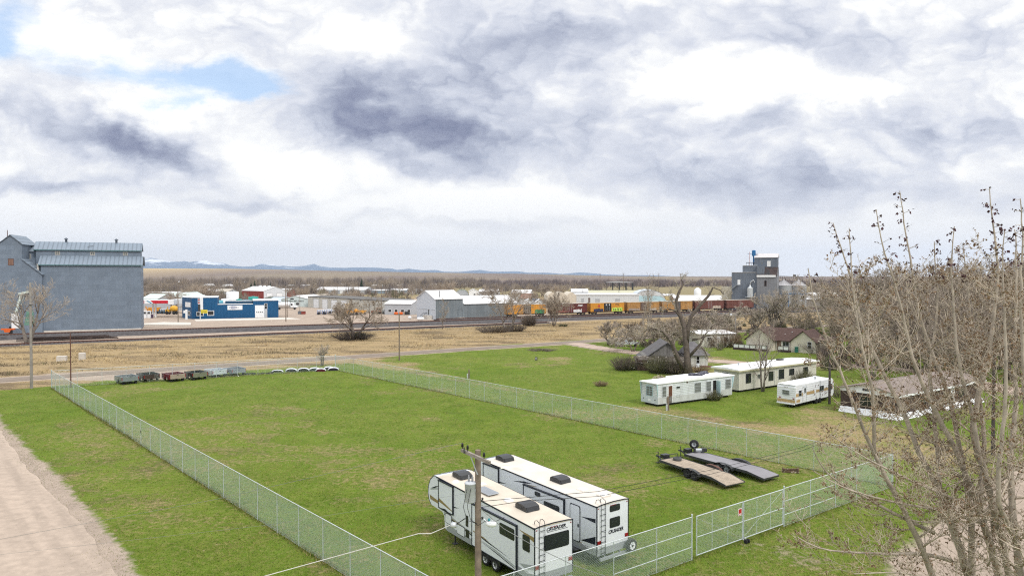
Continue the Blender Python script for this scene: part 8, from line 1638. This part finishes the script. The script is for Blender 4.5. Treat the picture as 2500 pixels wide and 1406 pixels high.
# the wooded belts: clumps of crowns made of fine upright twigs
def belt(name, y0, y1, px0, px1, ncl, hmin, hmax, cols, seed, per=60):
    rng = np.random.default_rng(seed); D = rng.uniform(y0, y1, ncl); px = rng.uniform(px0, px1, ncl); cx = (px - 1250) / F * D; h = rng.uniform(hmin, hmax, ncl); w = h * rng.uniform(.35, .6, ncl); n = ncl * per; idx = np.repeat(np.arange(ncl), per)
    a = rng.uniform(0, 2 * np.pi, n); q = np.sqrt(rng.random(n)); X = cx[idx] + np.cos(a) * q * w[idx] * .8; Y = D[idx] + np.sin(a) * q * w[idx] * .8
    dome = np.sqrt(np.clip(1 - q * q * .85, 0, 1)); Z0 = h[idx] * rng.uniform(0, .45, n) * dome; H = h[idx] * dome * rng.uniform(.75, 1.05, n) - Z0
    v, f = spikes(n, X, Y, Z0, H, h[idx] * .012 * rng.uniform(.6, 2.0, n) + .05, h[idx] * .10, rng)
    base = np.array(cols)[rng.integers(0, len(cols), ncl)] * rng.uniform(.8, 1.2, (ncl, 1)); c = np.repeat(base[idx] * rng.uniform(.8, 1.2, (n, 1)), 3, 0); c = np.concatenate([c, np.ones((len(c), 1))], 1)
    return v, f, c
W1 = [(.22, .185, .165), (.26, .215, .175), (.18, .155, .15), (.28, .235, .19)]; W2 = [(.19, .16, .16), (.225, .185, .175), (.17, .145, .15)]; W3 = [(.26, .21, .165), (.22, .18, .155), (.15, .145, .09)]
parts = [belt('b', 820, 1150, -250, 1180, 900, 9, 17, W1, 1), belt('b', 560, 820, 330, 1100, 520, 5, 10, W1, 2), belt('b', 400, 560, 560, 1010, 70, 3, 7, W3, 12), belt('b', 380, 520, 1180, 1420, 40, 3, 6, W3, 13), belt('b', 900, 1250, 1150, 2700, 1050, 7, 13, W2, 3), belt('b', 640, 900, 1180, 1480, 160, 5, 9, W1, 5), belt('b', 400, 560, 330, 560, 90, 4, 8, W3, 6), belt('b', 345, 640, 1975, 2700, 300, 6, 12, W1, 7), belt('b', 118, 200, 2000, 2650, 240, 1.2, 3.2, W3, 8, 90), belt('b', 150, 240, 1560, 2000, 200, 1.0, 2.6, W3, 9, 80)]
off = 0; V, T, C = [], [], []
for v, f, c in parts: V.append(v); T.append(f + off); C.append(c); off += len(v)
np_mesh('far_woods', np.concatenate(V), np.concatenate(T), vmat('far_wood_twigs', None), 'stuff', {'tint': np.concatenate(C)})
# tall dry grass and weeds on the wild strip
def ground_h(x, y):
    dry, dirt, far = ground_zones(x, y); return dry * (1 - dirt) * (fbm(x * .09, y * .09, 31) - .42) * 1.0 * sstep(d_road(x, y), 4, 12) * (1 - sstep(d_siding(x, y), -8, -2)), dry, dirt
n = 170000; px = rng.uniform(-200, 2300, n); Y = 95 + 165 * rng.random(n); X = (px - 1250) / F * Y; h_, dry, dirt = ground_h(X, Y)
k = (dry > .6) & (dirt < .25) & (d_road(X, Y) > 3.2) & (d_rail(X, Y) < -5.5) & (np.abs(d_siding(X, Y)) > 2.6); X, Y, h_ = X[k], Y[k], h_[k]; n = len(X)
cl = fbm(X * .16, Y * .35, 55); H = (.15 + .60 * sstep(cl, .44, .66)) * rng.uniform(.4, 1.1, n); dark = sstep(fbm(X * .05, Y * .16, 71), .50, .57) * .97
v, f = spikes(n, X, Y, h_ - .05, H, np.full(n, .045), H * .75, rng)
g = np.array([(.50, .385, .205), (.43, .33, .18), (.36, .27, .155)])[rng.integers(0, 3, n)]; d2 = np.array([(.135, .10, .072), (.11, .09, .06), (.11, .11, .05)])[rng.integers(0, 3, n)]; c = g * (1 - dark[:, None]) + d2 * dark[:, None]
c = np.repeat(c * rng.uniform(.8, 1.2, (n, 1)), 3, 0); np_mesh('dry_grass', v, f, vmat('dry_stalks', None), 'stuff', {'tint': np.concatenate([c, np.ones((len(c), 1))], 1)})
# short green grass over the lot and fields
n = 300000; py = 690 + 760 * rng.random(n) ** .8 + 60; px = rng.uniform(-120, 2620, n); Y = F * 16 / (py - 671); X = (px - 1250) / F * Y; dry, dirt, far = ground_zones(X, Y)
k = (dirt < .3) & (d_road(X, Y) < -3.2) & (Y < 170) & (rng.random(n) > dry * .5); X, Y, dry = X[k], Y[k], dry[k]; n = len(X)
q = fbm(X * .5, Y * .5, 77); q2 = fbm(X * .12, Y * .12, 88); H = (.03 + .09 * q) * rng.uniform(.6, 1.4, n) + .0005 * Y
v, f = spikes(n, X, Y, np.full(n, -.02), H, .010 + .00020 * Y * np.ones(n), H * 1.1, rng)
pal = np.array([(.082, .138, .013), (.125, .190, .021), (.165, .217, .030), (.20, .205, .055), (.285, .24, .10)]); ti = np.clip((q2 - .47) * 7 + (q - .47) * 4 + rng.normal(1.7, 1.0, n), 0, 3.99); i0 = ti.astype(int); fr = (ti - i0)[:, None]; gc = pal[i0] * (1 - fr) + pal[i0 + 1] * fr
dc = np.array([(.36, .27, .13), (.28, .24, .10)])[rng.integers(0, 2, n)]; w = sstep(dry + rng.normal(0, .2, n), .4, .7)[:, None]
c = np.repeat((gc * (1 - w) + dc * w) * rng.uniform(.85, 1.15, (n, 1)), 3, 0); np_mesh('grass', v, f, vmat('grass_blades', None), 'stuff', {'tint': np.concatenate([c, np.ones((len(c), 1))], 1)})
# longer grass and weeds along the fence lines and the lane edge
V, T, C, off = [], [], [], 0
for A, B, m_, h0 in ((FN, FA, 15000, .30), (FA, FB, 4000, .40), (FB, FC, 9000, .30), (FN, FC, 5000, .22), ((-57.8, 79.2), (-18, 34), 7000, .12)):
    t = rng.random(m_); w_ = rng.normal(0, .16 if h0 > .15 else .8, m_); dx, dy = B[0] - A[0], B[1] - A[1]; l = math.hypot(dx, dy); X = A[0] + dx * t - dy / l * w_; Y = A[1] + dy * t + dx / l * w_
    H = h0 * rng.uniform(.3, 1.1, m_) * (.3 + fbm(t * l * .3, t * 0 + 3., 5)); v, f = spikes(m_, X, Y, np.full(m_, -.02), H, np.full(m_, .014), H * .5, rng)
    V.append(v); T.append(f + off); off += len(v); C.append(tint(m_, [(.10, .15, .02), (.075, .12, .014), (.22, .20, .07), (.30, .25, .11)], rng))
np_mesh('edge_weeds', np.concatenate(V), np.concatenate(T), vmat('weed_blades', None), 'stuff', {'tint': np.concatenate(C)})
